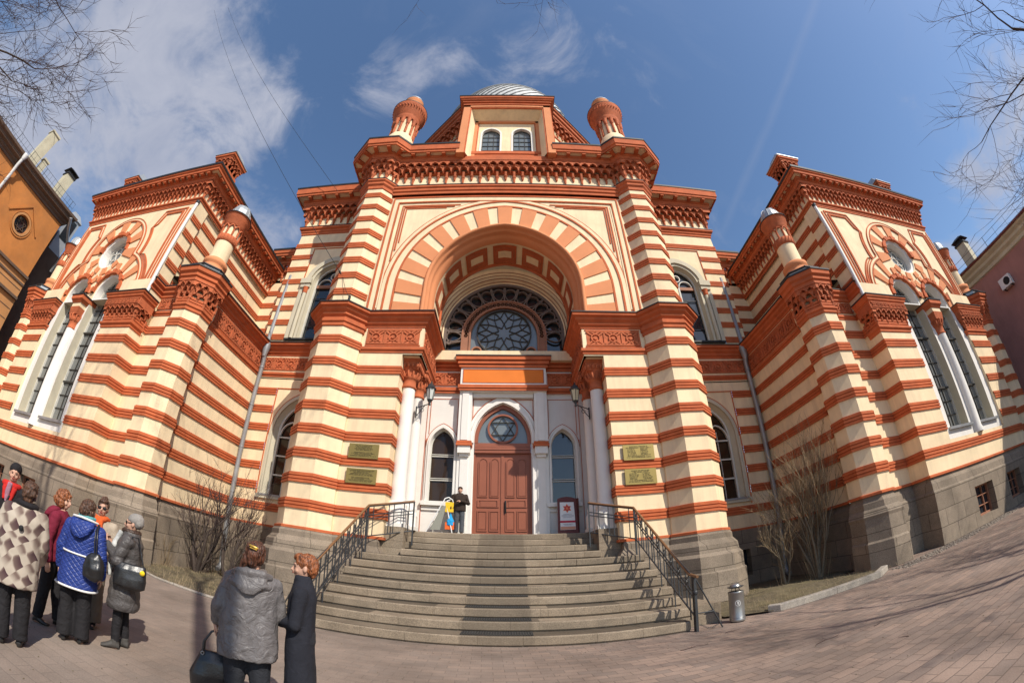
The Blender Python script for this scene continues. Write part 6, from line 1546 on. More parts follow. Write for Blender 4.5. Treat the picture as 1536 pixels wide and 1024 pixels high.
M['brownjacket'] = fabric('dark_brown_jacket', (.035,.022,.016)); M['greyhat'] = fabric('grey_knit_hat', (.26,.24,.22), scale=160); M['blackhat'] = fabric('black_knit_hat', (.015,.013,.015)); M['bluecap'] = fabric('blue_grey_cap', (.16,.2,.27)); M['whitescarf'] = fabric('speckled_scarf', (.52,.52,.50), var=.6); M['pinkscarf'] = fabric('mauve_scarf', (.40,.2,.26), var=.5); M['teal'] = fabric('teal_scarf', (.10,.30,.31))
def hairmat(name, col):
    m = bpy.data.materials.new(name); m.use_nodes = True; nt = m.node_tree; b = nt.nodes['Principled BSDF']; L = nt.links.new
    b.inputs['Roughness'].default_value = .42; b.inputs['Specular IOR Level'].default_value = .5
    tcn = nd(nt, 'ShaderNodeTexCoord'); mp = nd(nt, 'ShaderNodeMapping'); mp.inputs['Scale'].default_value = (70,70,9); L(tcn.outputs['Object'], mp.inputs['Vector'])
    n = nd(nt, 'ShaderNodeTexNoise', Scale=1.0, Detail=3.0, Distortion=.8); L(mp.outputs[0], n.inputs['Vector'])
    r = nd(nt, 'ShaderNodeValToRGB'); e = r.color_ramp.elements; e[0].position = .35; e[0].color = (*[x*.28 for x in col],1); e[1].position = .68; e[1].color = (*[min(1,x*1.7) for x in col],1)
    L(n.outputs['Fac'], r.inputs['Fac']); L(r.outputs['Color'], b.inputs['Base Color'])
    bp = nd(nt, 'ShaderNodeBump', Strength=1.0, Distance=.02); L(n.outputs['Fac'], bp.inputs['Height']); L(bp.outputs['Normal'], b.inputs['Normal'])
    return m
M['hairginger'] = hairmat('ginger_hair', (.26,.085,.03)); M['hairbrown'] = hairmat('brown_hair', (.085,.04,.022)); M['hairauburn'] = hairmat('auburn_hair', (.09,.032,.016)); M['hairgrey'] = mat('dark_hair', (.06,.035,.025), rough=.5, var=.5, scale=60, bump=.4)
M['clip'] = mat('golden_hair_clip', (.60,.38,.08), rough=.3, metal=.6, bump=0)
def quilt():
    nt = M['bluecoat'].node_tree; b = nt.nodes['Principled BSDF']; L = nt.links.new
    tcn = nd(nt, 'ShaderNodeTexCoord'); sp = nd(nt, 'ShaderNodeSeparateXYZ'); L(tcn.outputs['Object'], sp.inputs[0])
    outs = []
    for sg in (1,-1):
        a = nd(nt, 'ShaderNodeMath', operation='MULTIPLY_ADD'); L(sp.outputs['X'], a.inputs[0]); a.inputs[1].default_value = sg*.75; L(sp.outputs['Z'], a.inputs[2])
        f = nd(nt, 'ShaderNodeMath', operation='PINGPONG'); L(a.outputs[0], f.inputs[0]); f.inputs[1].default_value = .028
        outs.append(f.outputs[0])
    mn = nd(nt, 'ShaderNodeMath', operation='MINIMUM'); L(outs[0], mn.inputs[0]); L(outs[1], mn.inputs[1])
    r = nd(nt, 'ShaderNodeMapRange'); r.inputs[2].default_value = .014; L(mn.outputs[0], r.inputs[0])
    bp = nd(nt, 'ShaderNodeBump', Strength=.4, Distance=.02); L(r.outputs[0], bp.inputs['Height']); L(bp.outputs['Normal'], b.inputs['Normal'])
quilt()
def plaid():
    m = bpy.data.materials.new('plaid_wool'); m.use_nodes = True; nt = m.node_tree; b = nt.nodes['Principled BSDF']; L = nt.links.new; b.inputs['Roughness'].default_value = .95
    tcn = nd(nt, 'ShaderNodeTexCoord'); sp = nd(nt, 'ShaderNodeSeparateXYZ'); L(tcn.outputs['Object'], sp.inputs[0])
    nz = nd(nt, 'ShaderNodeTexNoise', Scale=3.0); L(tcn.outputs['Object'], nz.inputs['Vector'])
    def diag(sg, per):
        a = nd(nt, 'ShaderNodeMath', operation='MULTIPLY_ADD'); L(sp.outputs['X'], a.inputs[0]); a.inputs[1].default_value = sg*1.1; L(sp.outputs['Z'], a.inputs[2])
        a2 = nd(nt, 'ShaderNodeMath', operation='MULTIPLY_ADD'); L(nz.outputs['Fac'], a2.inputs[0]); a2.inputs[1].default_value = .28; L(a.outputs[0], a2.inputs[2])
        d = nd(nt, 'ShaderNodeMath', operation='MULTIPLY'); L(a2.outputs[0], d.inputs[0]); d.inputs[1].default_value = 1/per
        f = nd(nt, 'ShaderNodeMath', operation='FRACT'); L(d.outputs[0], f.inputs[0]); return f.outputs[0]
    f1, f2 = diag(1,.26), diag(-.8,.22)
    c1 = nd(nt, 'ShaderNodeMapRange'); L(f1, c1.inputs[0]); c1.inputs[1].default_value = .42; c1.inputs[2].default_value = .58
    c2 = nd(nt, 'ShaderNodeMapRange'); L(f2, c2.inputs[0]); c2.inputs[1].default_value = .42; c2.inputs[2].default_value = .58
    x = nd(nt, 'ShaderNodeMath', operation='SUBTRACT'); L(c1.outputs[0], x.inputs[0]); L(c2.outputs[0], x.inputs[1])
    ab = nd(nt, 'ShaderNodeMath', operation='ABSOLUTE'); L(x.outputs[0], ab.inputs[0])
    g = nd(nt, 'ShaderNodeMath', operation='MULTIPLY'); L(f1, g.inputs[0]); L(ab.outputs[0], g.inputs[1])
    r = nd(nt, 'ShaderNodeValToRGB'); e = r.color_ramp.elements; e[0].position = 0; e[0].color = (.42,.36,.29,1); e[1].position = 1; e[1].color = (.05,.02,.026,1)
    n_ = r.color_ramp.elements.new(.35); n_.color = (.16,.11,.09,1); L(g.outputs[0], r.inputs['Fac']); L(r.outputs['Color'], b.inputs['Base Color'])
    return m
M['plaid'] = plaid()

DG = None
def blob(name, b, mt, parent, voxel=.012, smooth=3, disp=None):
    """fuse the closed pieces of a builder into one continuous skin"""
    me = bpy.data.meshes.new('tmp'); me.from_pydata(b.v, [], b.f)
    ob = bpy.data.objects.new('tmp', me); COL.objects.link(ob)
    bm = bmesh.new(); bm.from_mesh(me); bmesh.ops.remove_doubles(bm, verts=bm.verts, dist=1e-5); bmesh.ops.recalc_face_normals(bm, faces=bm.faces); bm.to_mesh(me); bm.free()
    r = ob.modifiers.new('r', 'REMESH'); r.mode = 'VOXEL'; r.voxel_size = voxel; r.use_smooth_shade = True
    if smooth: sm = ob.modifiers.new('s', 'SMOOTH'); sm.iterations = smooth; sm.factor = .5
    dg = bpy.context.evaluated_depsgraph_get(); ev = ob.evaluated_get(dg); me2 = bpy.data.meshes.new_from_object(ev)
    bpy.data.objects.remove(ob); bpy.data.meshes.remove(me)
    if disp:
        vn = [v.normal.copy() for v in me2.vertices]
        for v, n in zip(me2.vertices, vn): v.co += n*disp(v.co)
    base = WLOC[parent.name]
    inv = parent['_inv'] if False else None
    me2.name = name; me2.materials.clear(); me2.materials.append(mt)
    for p in me2.polygons: p.use_smooth = True
    o = bpy.data.objects.new(name, me2); COL.objects.link(o); o.parent = parent
    return o
def part(name, b, mt, parent):
    """small piece in the figure's own frame"""
    me = bpy.data.meshes.new(name); me.from_pydata(b.v, [], b.f)
    for m_ in (mt if isinstance(mt, (list,tuple)) else [mt]): me.materials.append(m_)
    me.polygons.foreach_set('material_index', b.mi); me.polygons.foreach_set('use_smooth', b.sm)
    o = bpy.data.objects.new(name, me); COL.objects.link(o); o.parent = parent; return o
def ball(b, c, r, n=12, mi=0, rot=None):
    rx, ry, rz = (r, r, r) if isinstance(r, (int,float)) else r
    rings = []
    for i in range(1, n):
        t = PI*i/n
        ring = [Vector((rx*math.sin(t)*math.cos(2*PI*k/n), ry*math.sin(t)*math.sin(2*PI*k/n), rz*math.cos(t))) for k in range(n)]
        if rot is not None: ring = [rot @ q for q in ring]
        rings.append([tuple(Vector(c)+q) for q in ring])
    b.loft(rings, mi, True, True)
def limb(b, pts, rad, n=10, mi=0):
    b.tube(pts, rad, n, mi, True, True)
    for p, r in zip(pts, rad): ball(b, p, r*.99, 8, mi)
def rings_loft(b, specs, n=20, mi=0, pw=2.4):
    """specs: (z, rx, ry, cx, cy)"""
    R = []
    for z, rx, ry, cx, cy in specs:
        r_ = []
        for k in range(n):
            a = 2*PI*k/n; c, s = math.cos(a), math.sin(a); q = (abs(c)**pw+abs(s)**pw)**(-1/pw)
            r_.append((cx+rx*c*q, cy+ry*s*q, z))
        R.append(r_)
    b.loft(R, mi, True, True)
def hand(b, w, f, pn, side_=1, k=1.0, curl=.5):
    """palm and five fingers; w wrist, f finger direction, pn palm normal"""
    w = Vector(w); f = Vector(f).normalized(); pn = Vector(pn); pn = (pn - f*pn.dot(f)).normalized(); s = f.cross(pn)*side_
    limb(b, [w, w+f*.03*k], [.024*k,.027*k])
    pal = []
    for t, hw, th in ((0,.026,.018),(.035,.036,.017),(.07,.041,.014),(.095,.038,.011)):
        c = w+f*t*k; pal.append([tuple(c + s*hw*k*math.cos(2*PI*i/10) + pn*th*k*math.sin(2*PI*i/10)) for i in range(10)])
    b.loft(pal, 0, True, True)
    for i, (o, l) in enumerate(((-.029,.066),(-.010,.078),(.010,.072),(.028,.056))):
        p = w+f*.088*k+s*o*k; d = f; pts = [p-f*.01]
        cc = curl*(1+.15*i)
        for q in range(3):
            d = (d + pn*cc*.55).normalized(); p = p+d*l*k*(.45,.32,.25)[q]; pts.append(p)
        b.tube(pts, [.0095*k,.0092*k,.0085*k,.006*k], 8, 0, True, True)
    th = w+f*.02*k-s*.028*k
    b.tube([th, th+(f*.55-s*.75+pn*.35).normalized()*.04*k, th+(f*.55-s*.75+pn*.35).normalized()*.04*k+(f*.85-s*.2+pn*.4).normalized()*.035*k], [.013*k,.0115*k,.008*k], 8, 0, True, True)

class Fig:
    def __init__(self, loc, face, H, label, fem=True, lean=0, headyaw=0, group='visitors in front of the building'):
        self.k = H/1.65; k = self.k
        ang = math.atan2(face[1], face[0]) - PI/2
        self.P = empty('person', loc, label, 'person', group); self.P.rotation_euler = (0,0,ang)
        self.fem = fem; self.hy = headyaw; self.loc = loc; self.ang = ang
    def V(self, p): return tuple(Vector(p)*self.k)
    def H(self, p):                                          # head space: turned about the neck
        x, y, z = p; c, s = math.cos(self.hy), math.sin(self.hy); return tuple(Vector((x*c-y*s, x*s+y*c, z))*self.k)
    def world(self, p):
        c, s = math.cos(self.ang), math.sin(self.ang); x, y, z = self.V(p); return (self.loc[0]+x*c-y*s, self.loc[1]+x*s+y*c, self.loc[2]+z)
    def body(self, arms, legs, curl=.5):
        k = self.k; b = MB()
        # torso and neck
        rings_loft(b, [(z*k, rx*k, ry*k, 0, cy*k) for z, rx, ry, cy in ((.84,.13,.10,0),(.92,.165,.115,0),(1.05,.14,.10,.0),(1.2,.155,.115,.005),(1.32,.17,.105,0),(1.38,.12,.08,0),(1.42,.06,.055,0))])
        limb(b, [self.V((0,0,1.36)), self.V((0,.005,1.42)), self.H((0,.012,1.49))], [.06*k,.052*k,.052*k])
        # head: cranium, face, jaw, cheeks, nose, brow, ears
        ball(b, self.H((0,-.005,1.565)), (.074*k,.092*k,.085*k), 16, 0, Matrix.Rotation(self.hy, 3, 'Z'))
        ball(b, self.H((0,.018,1.525)), (.066*k,.078*k,.088*k), 16, 0, Matrix.Rotation(self.hy, 3, 'Z'))
        ball(b, self.H((0,.040,1.468)), (.046*k,.050*k,.034*k), 12, 0, Matrix.Rotation(self.hy, 3, 'Z'))
        for s in (-1,1):
            ball(b, self.H((s*.036,.066,1.508)), .024*k, 8); ball(b, self.H((s*.076,-.004,1.527)), (.010*k,.018*k,.030*k), 8, 0, Matrix.Rotation(self.hy, 3, 'Z'))
        b.tube([self.H((0,.094,1.555)), self.H((0,.106,1.532)), self.H((0,.118,1.514)), self.H((0,.100,1.503))], [.008*k,.010*k,.015*k,.012*k], 8, 0, True, True)
        b.tube([self.H((-.034,.086,1.563)), self.H((0,.096,1.566)), self.H((.034,.086,1.563))], [.010*k,.010*k,.010*k], 6, 0, True, True)
        b.tube([self.H((-.018,.092,1.487)), self.H((0,.100,1.489)), self.H((.018,.092,1.487))], [.006*k,.009*k,.006*k], 6, 0, True, True)
        for sgn, (sh, el, wr, fd, pn) in zip((-1,1), arms):
            limb(b, [self.V((sgn*.10,0,1.33)), self.V(sh), self.V(el), self.V(wr)], [.055*k,.050*k,.038*k,.025*k])
            hand(b, self.V(wr), fd, pn, sgn, k, curl)
        for hp, kn, an, toe in legs:
            limb(b, [self.V(hp), self.V(kn), self.V(an)], [.085*k,.056*k,.036*k]); limb(b, [self.V(an), self.V((an[0],an[1]-.02,.03)), self.V(toe)], [.034*k,.03*k,.025*k])
        o = blob('body', b, M['skin'], self.P, .0085, 2)
        e = MB()
        e.tube([self.H((-.022,.1005,1.4845)), self.H((0,.108,1.4855)), self.H((.022,.1005,1.4845))], [.003*k,.005*k,.003*k], 6, 0, True, True); part('lips', e, M['lips'], self.P)
    def eyes(self):
        for s in (-1,1):
            e = MB(); ball(e, self.H((s*.030,.086,1.542)), (.012*self.k,.008*self.k,.006*self.k), 8); part('eye', e, M['eye'], self.P)
            e = MB(); e.tube([self.H((s*.014,.094,1.557)), self.H((s*.046,.084,1.557))], [.004*self.k,.003*self.k], 5, 0, True, True); part('eyebrow', e, M['eye'], self.P)
    def sunglasses(self):
        e = MB()
        for s in (-1,1):
            ball(e, self.H((s*.034,.093,1.540)), (.030*self.k,.010*self.k,.021*self.k), 10, 0, Matrix.Rotation(self.hy, 3, 'Z'))
            e.tube([self.H((s*.062,.082,1.546)), self.H((s*.078,.0,1.545))], .004*self.k, 5, 0)
        e.tube([self.H((-.01,.102,1.546)), self.H((.01,.102,1.546))], .004*self.k, 5, 0); part('sunglasses', e, M['black'], self.P)
    def trousers(self, legs, mt, r=(.10,.085,.075), hem=.07, name='trousers'):
        b = MB(); k = self.k
        rings_loft(b, [(.82*k,.12*k,.11*k,0,0),(.90*k,.175*k,.13*k,0,0),(1.0*k,.165*k,.12*k,0,0)])
        for hp, kn, an, toe in legs:
            a = (an[0], an[1], max(hem, an[2]-.03))
            b.tube([self.V(hp), self.V(((hp[0]+kn[0])/2,(hp[1]+kn[1])/2,(hp[2]+kn[2])/2)), self.V(kn), self.V(a)], [r[0]*k, (r[0]+r[1])/2*k, r[1]*k, r[2]*k], 14, 0, True, True); ball(b, self.V(kn), r[1]*k*.98, 10)
        blob(name, b, mt, self.P, .014, 2, lambda c: .006*noise.noise(Vector((c.x*14, c.y*14, c.z*7)))+.004*noise.noise(Vector((c.x*5,c.y*5,c.z*30))))
    def shoes(self, legs, mt, big=1.0):
        for hp, kn, an, toe in legs:
            b = MB(); k = self.k; d = (Vector(self.V(toe))-Vector(self.V((an[0],an[1],toe[2])))); d.z = 0; l = d.length; d.normalize(); sd_ = Vector((d.y,-d.x,0)); A = Vector(self.V((an[0],an[1],0)))
            R = []
            for t, w, h in ((-.055,.028,.055),(-.03,.038,.085),(.03,.038,.09),(.08,.042,.06),(l+.0,.045,.045),(l+.05,.030,.03)):
                R.append([tuple(A+d*t*1.0+sd_*w*k*big*math.cos(2*PI*i/12)+Vector((0,0,.004+h*.5*k*big*(1+math.sin(2*PI*i/12))))) for i in range(12)])
            b.loft(R, 0, True, True); b.tube([A+Vector((0,0,.05*k)), A+Vector((0,0,.13*k))], [.042*k*big,.044*k*big], 10, 0, True, True)
            blob('shoe', b, mt, self.P, .008, 2)
    def coat(self, specs, arms, mt, sr=(.075,.062,.05), cuff=.0, amp=.008, name='coat', extra=None, seam=0, collar=None, sleeves=True, voxel=.014):
        b = MB(); k = self.k
        rings_loft(b, [(z*k, rx*k, ry*k, cx*k, cy*k) for z, rx, ry, cx, cy in specs])
        if sleeves:
            for sgn, (sh, el, wr, fd, pn) in zip((-1,1), arms):
                w2 = Vector(wr)+(Vector(el)-Vector(wr))*cuff
                limb(b, [self.V((sgn*.10,0,1.32)), self.V(sh), self.V(el), self.V(tuple(w2))], [sr[0]*k*1.02, sr[0]*k, sr[1]*k, sr[2]*k])
        if extra: extra(b, k)
        def dp(c):
            v = amp*(noise.noise(Vector((c.x*9, c.y*9, c.z*5)))+.6*noise.noise(Vector((c.x*20+c.z*8, c.y*20, c.z*14))))
            if seam: v += .010*abs(math.sin(c.z*seam)) - .004
            return v
        return blob(name, b, mt, self.P, voxel, 2, dp)
    def hair(self, parts, mt, name='hair', amp=.008, freq=40, voxel=.009):
        b = MB()
        for c, r in parts: ball(b, self.H(c), tuple(x*self.k for x in r) if isinstance(r, tuple) else r*self.k, 12, 0, Matrix.Rotation(self.hy, 3, 'Z'))
        return blob(name, b, mt, self.P, voxel, 1, lambda c: amp*noise.noise(c*freq)+amp*.6*noise.noise(Vector((c.x*freq*2.4, c.y*freq*2.4, c.z*8))))
def stand(sp=.09, f=(0,0), toe=.12, dx=(0,0)):
    return [((-.085,0,.86),(-sp-.005+dx[0],f[0]*.5+.01,.46),(-sp+dx[0],f[0],.08),(-sp-.02+dx[0],f[0]+toe,.03)),
            ((.085,0,.86),(sp+.005+dx[1],f[1]*.5+.01,.46),(sp+dx[1],f[1],.08),(sp+.02+dx[1],f[1]+toe,.03))]
down = lambda s, y=0.0, out=.27: ((s*.185,0,1.32),(s*(out-.02),-.03+y*.4,1.06),(s*out,.02+y,.82),(0,.1,-1),(-s,0,0))
SHORT = [((0,-.012,1.575),(.083,.098,.083)),((0,-.05,1.53),(.077,.062,.075)),((0,.02,1.625),(.07,.075,.035))]
JK = [(.80,.20,.14,0,0),(.95,.20,.145,0,0),(1.08,.185,.14,0,0),(1.22,.20,.15,0,0),(1.33,.20,.13,0,0),(1.39,.13,.09,0,0),(1.42,.08,.075,0,0)]

# 1 woman in the large grey coat, back to us
legs = stand(.10, (.02,-.02))
F = Fig((-1.80,3.12,0), (-.42,.91), 1.66, 'woman in a hooded grey coat seen from behind with a golden clip in her hair', headyaw=-.05)
arms = [((-.17,0,1.32),(-.245,-.05,1.10),(-.28,.07,.93),(-.05,.15,-1),(1,0,0)), ((.17,0,1.32),(.225,.04,1.08),(.17,.24,1.06),(-.6,.6,.1),(0,0,-1))]
F.body(arms, legs, .9)
F.trousers(legs, M['jeans'], (.115,.085,.065)); F.shoes(legs, M['shoe'])
F.coat([(.70,.245,.175,0,-.01),(.76,.25,.18,0,-.01),(.95,.24,.17,0,-.01),(1.12,.222,.16,0,-.01),(1.26,.225,.155,0,-.01),(1.34,.20,.135,0,-.02),(1.40,.135,.10,0,-.01),(1.44,.09,.085,0,.0)], arms, M['graycoat'], (.076,.066,.054), .12, .014)
b = MB(); k = F.k
for i in range(3):
    ring = [(.145*math.cos(a)*(1-.12*i), -.125-.045*math.sin(a)-.02*i, 1.33+.105*math.sin(a)*(1-.2*i)) for a in [PI+PI*q/12*1.0 for q in range(13)]]
    b.tube([tuple(Vector(p)*k) for p in ring], .030*k, 8, 0)
b.tube([tuple(Vector(p)*k) for p in [(-.15,-.06,1.38),(-.10,-.14,1.405),(0,-.17,1.41),(.10,-.14,1.405),(.15,-.06,1.38)]], .034*k, 8, 0)
rings_loft(b, [(1.24*k,.05*k,.02*k,0,-.19*k),(1.29*k,.11*k,.035*k,0,-.175*k),(1.36*k,.14*k,.05*k,0,-.14*k),(1.41*k,.13*k,.05*k,0,-.10*k)])
blob('hood', b, M['graycoat'], F.P, .010, 2, lambda c: .006*noise.noise(c*16))
F.hair([((0,-.012,1.575),(.086,.100,.086)),((0,-.07,1.545),(.060,.05,.075)),((0,-.075,1.49),(.045,.04,.05)),((-.055,-.02,1.50),(.045,.06,.08)),((-.085,-.01,1.43),(.035,.045,.09)),((-.10,.0,1.36),(.03,.035,.06)),((.04,-.02,1.52),(.045,.06,.06))], M['hairauburn'], amp=.008)
b = MB(); b.tube([F.H((-.035,-.105,1.618)), F.H((0,-.125,1.612)), F.H((.035,-.108,1.60))], .009, 6, 0); b.tube([F.H((-.03,-.115,1.60)), F.H((.03,-.12,1.588))], .006, 6, 0); part('hair_clip', b, M['clip'], F.P)
# her handbag
hp = Vector(F.world((-.29,.09,.84)))
HB = empty('handbag', (hp.x, hp.y, hp.z-.52), 'large slouchy black leather handbag hanging from the hand of the woman in the grey coat', 'handbag', 'bags carried by the visitors')
HB.rotation_euler = (0,0,.5); HB.scale = (1,1,1); WLOC[HB.name] = Vector((0,0,0))
b = MB(); rings_loft(b, [(.0,.13,.06,0,0),(.03,.19,.085,0,0),(.14,.20,.09,.0,0),(.26,.16,.07,.01,0),(.33,.125,.035,.01,0),(.345,.12,.02,.01,0)], 20)
blob('bag_body', b, M['leather'], HB, .010, 2, lambda c: .010*noise.noise(Vector((c.x*9,c.y*9,c.z*6))))
for yy in (-.03,.03):
    b = MB(); b.tube([(-.09,yy,.31),(-.085,yy,.42),(-.03,yy*.4,.51),(.01,0,.53),(.05,yy*.4,.50),(.10,yy,.41),(.10,yy,.31)], .010, 8, 0); part('handle', b, M['leather'], HB)
for x in (-.09,.10):
    b = MB(); b.tube([(x+.014*math.cos(a), -.045, .325+.014*math.sin(a)) for a in [PI/4*q for q in range(9)]], .004, 5, 0); part('metal_ring', b, M['steel'], HB)

# 2 person in the long black coat, profile to the left
legs = stand(.075, (.03,-.03))
F = Fig((-1.47,3.40,0), (-.94,-.34), 1.62, 'person with short ginger hair in a long black coat with folded arms', headyaw=.05)
arms = [((-.175,0,1.32),(-.21,.03,1.06),(-.02,.19,1.05),(1,.15,.0),(0,-.4,-1)), ((.175,0,1.32),(.21,.02,1.05),(.05,.20,1.07),(-1,.1,.05),(0,-.4,-1))]
F.body(arms, legs, .6); F.trousers(legs, M['jeans'], (.09,.07,.055)); F.shoes(legs, M['shoe'])
F.coat([(.42,.21,.135,0,-.01),(.5,.21,.135,0,-.01),(.8,.20,.13,0,0),(1.0,.185,.12,0,0),(1.15,.185,.12,0,0),(1.28,.19,.12,0,0),(1.36,.16,.10,0,0),(1.40,.11,.085,0,0),(1.47,.074,.070,0,.01)], arms, M['blackwool'], (.068,.058,.048), .10, .007)
F.hair([((0,-.012,1.58),(.086,.102,.088)),((0,-.055,1.545),(.080,.066,.080)),((0,.045,1.63),(.06,.06,.035)),((0,-.06,1.49),(.06,.04,.04)),((.0,.075,1.615),(.055,.03,.025))], M['hairginger'])
F.eyes()
b = MB()
for i in range(5): ball(b, F.V((-.03+.03*i, .25+.008*math.sin(i*2), 1.16+.022*math.cos(i*1.7))), .028, 8)
blob('glove_bundle', b, fabric('mustard_knit', (.42,.26,.05)), F.P, .010, 1)

# 3 woman in the blue quilted coat
legs = stand(.10, (-.02,.03))
F = Fig((-4.30,3.27,0), (-.55,.83), 1.60, 'woman in a royal blue quilted coat with white trim seen from behind', headyaw=-.5)
arms = [down(-1,.04), ((.19,0,1.32),(.27,-.02,1.06),(.27,.08,.83),(0,.25,-1),(-1,0,0))]
F.body(arms, legs, .5); F.trousers(legs, M['blacktrousers'], (.11,.095,.10)); F.shoes(legs, M['shoe'])
F.coat([(.66,.25,.18,0,0),(.72,.25,.18,0,0),(.9,.228,.166,0,0),(1.03,.208,.152,0,0),(1.05,.205,.15,0,0),(1.2,.212,.155,0,0),(1.31,.21,.14,0,0),(1.38,.15,.115,0,0),(1.43,.11,.10,0,0)], arms, M['bluecoat'], (.088,.075,.06), .06, .006)
k = F.k
for z, rx, ry, r in ((.655,.257,.187,.013),(1.035,.212,.157,.011)):
    b = MB(); b.tube([(rx*k*math.cos(a)*(abs(math.cos(a))**2.4+abs(math.sin(a))**2.4)**(-1/2.4), ry*k*math.sin(a)*(abs(math.cos(a))**2.4+abs(math.sin(a))**2.4)**(-1/2.4), z*k) for a in [2*PI*q/40 for q in range(41)]], r, 6, 0); part('white_trim', b, M['trim'], F.P)
k = F.k; b = MB(); rings_loft(b, [(1.22*k,.05*k,.025*k,0,-.19*k),(1.28*k,.12*k,.05*k,0,-.17*k),(1.36*k,.16*k,.075*k,0,-.13*k),(1.42*k,.15*k,.08*k,0,-.09*k),(1.44*k,.12*k,.05*k,0,-.07*k)]); blob('hood', b, M['bluecoat'], F.P, .012, 2)
b = MB(); b.tube([tuple(Vector(p)*k) for p in [(-.16,-.03,1.425),(-.12,-.13,1.44),(0,-.175,1.45),(.12,-.13,1.44),(.16,-.03,1.425)]], .014, 6, 0); part('hood_trim', b, M['trim'], F.P)
b = MB(); b.tube([tuple(Vector(p)*k) for p in [(.09*math.cos(a), .005+.085*math.sin(a), 1.455) for a in [2*PI*q/16 for q in range(17)]]], .026, 8, 0); part('scarf', b, M['teal'], F.P)
F.hair([((0,-.012,1.58),(.088,.104,.088)),((0,-.06,1.53),(.085,.066,.085)),((0,-.05,1.475),(.07,.05,.04)),((.05,.0,1.5),(.04,.06,.06)),((-.05,.0,1.5),(.04,.06,.06))], M['hairbrown'])
bp_ = Vector(F.world((.24,-.16,.80)))
SB = empty('shoulder_bag', tuple(bp_), 'soft black drawstring bag hanging down the back of the blue coat', 'bag', 'bags carried by the visitors'); SB.rotation_euler = (0,0,F.ang); WLOC[SB.name] = Vector((0,0,0))
b = MB(); rings_loft(b, [(0,.05,.04,0,0),(.04,.12,.07,0,0),(.14,.135,.08,0,0),(.24,.10,.06,0,0),(.30,.05,.03,0,0)], 18); blob('bag_body', b, M['leather'], SB, .010, 2, lambda c: .010*noise.noise(Vector((c.x*14,c.y*14,c.z*10))))
b = MB(); b.tube([(-.01,0,.28),(-.03,-.01,.42),(-.05,.02,.54),(-.06,.12,.60)], .008, 6, 0); b.tube([(.01,0,.28),(.0,-.015,.42),(-.03,.02,.55),(-.05,.13,.60)], .008, 6, 0); part('strap', b, M['leather'], SB)

# 4 woman with the grey hat, profile to the left
legs = stand(.075, (.05,-.04))
F = Fig((-4.06,3.80,0), (-.80,-.60), 1.60, 'woman in a grey knitted hat, dark glasses and a long charcoal padded coat', headyaw=0)
arms = [((-.19,0,1.32),(-.24,.08,1.08),(-.10,.27,1.22),(.3,.5,.8),(.6,-.5,0)), ((.19,0,1.32),(.24,.04,1.06),(.10,.26,1.20),(-.3,.5,.8),(-.6,-.5,0))]
F.body(arms, legs, .8); F.trousers(legs, M['blacktrousers'], (.08,.065,.055), .1, 'leggings'); F.shoes(legs, M['boot'], 1.25)
F.coat([(.50,.23,.19,0,0),(.56,.245,.20,0,0),(.8,.235,.19,0,0),(1.0,.215,.17,0,0),(1.15,.215,.17,0,0),(1.28,.225,.165,0,0),(1.36,.18,.13,0,0),(1.42,.12,.11,0,0),(1.46,.10,.10,0,0)], arms, M['puffer'], (.092,.085,.06), .05, .008, seam=26)
F.hair([((0,-.02,1.59),(.090,.108,.085)),((0,-.06,1.56),(.086,.07,.075)),((0,-.03,1.645),(.06,.07,.03))], M['greyhat'], 'knitted_hat', .003, 60)
b = MB(); b.tube([tuple(Vector(p)*F.k) for p in [(.095*math.cos(a), .01+.10*math.sin(a), 1.44) for a in [2*PI*q/16 for q in range(17)]]], .030, 8, 0); blob('fur_collar', b, M['hairgrey'], F.P, .010, 1, lambda c: .012*noise.noise(c*60))
b = MB(); b.tube([F.V(p) for p in [(-.04,.13,1.42),(-.05,.19,1.25),(-.04,.21,1.05),(-.05,.20,.86)]], [.035,.04,.04,.03], 8, 0); blob('scarf', b, M['whitescarf'], F.P, .010, 1)
F.sunglasses()
bp_ = Vector(F.world((-.27,-.10,.80)))
SB = empty('shoulder_bag', tuple(bp_), 'wide black leather shoulder bag with a round yellow badge on the charcoal coat', 'bag', 'bags carried by the visitors'); SB.rotation_euler = (0,0,F.ang+PI/2); WLOC[SB.name] = Vector((0,0,0))
b = MB(); rings_loft(b, [(0,.13,.04,0,0),(.03,.19,.07,0,0),(.12,.20,.075,0,0),(.22,.19,.06,0,0),(.28,.17,.025,0,0)], 20); blob('bag_body', b, M['leather'], SB, .010, 2, lambda c: .009*noise.noise(Vector((c.x*12,c.y*12,c.z*9))))
b = MB(); b.tube([(-.15,0,.26),(-.10,-.0,.42),(-.03,-.06,.58),(.04,-.06,.58),(.11,-.0,.42),(.15,0,.26)], .010, 6, 0); part('strap', b, M['leather'], SB)
b = MB(); b.lathe(0, 0, [(0,0),(.03,0),(.03,.006),(0,.008)], 16, 0); 
for v in b.v: v[:] = (Matrix.Translation((-.15,.062,.22)) @ Matrix.Rotation(-PI/2, 4, 'X')) @ v
part('badge', b, smat('badge_yellow',(.80,.55,.02)), SB)

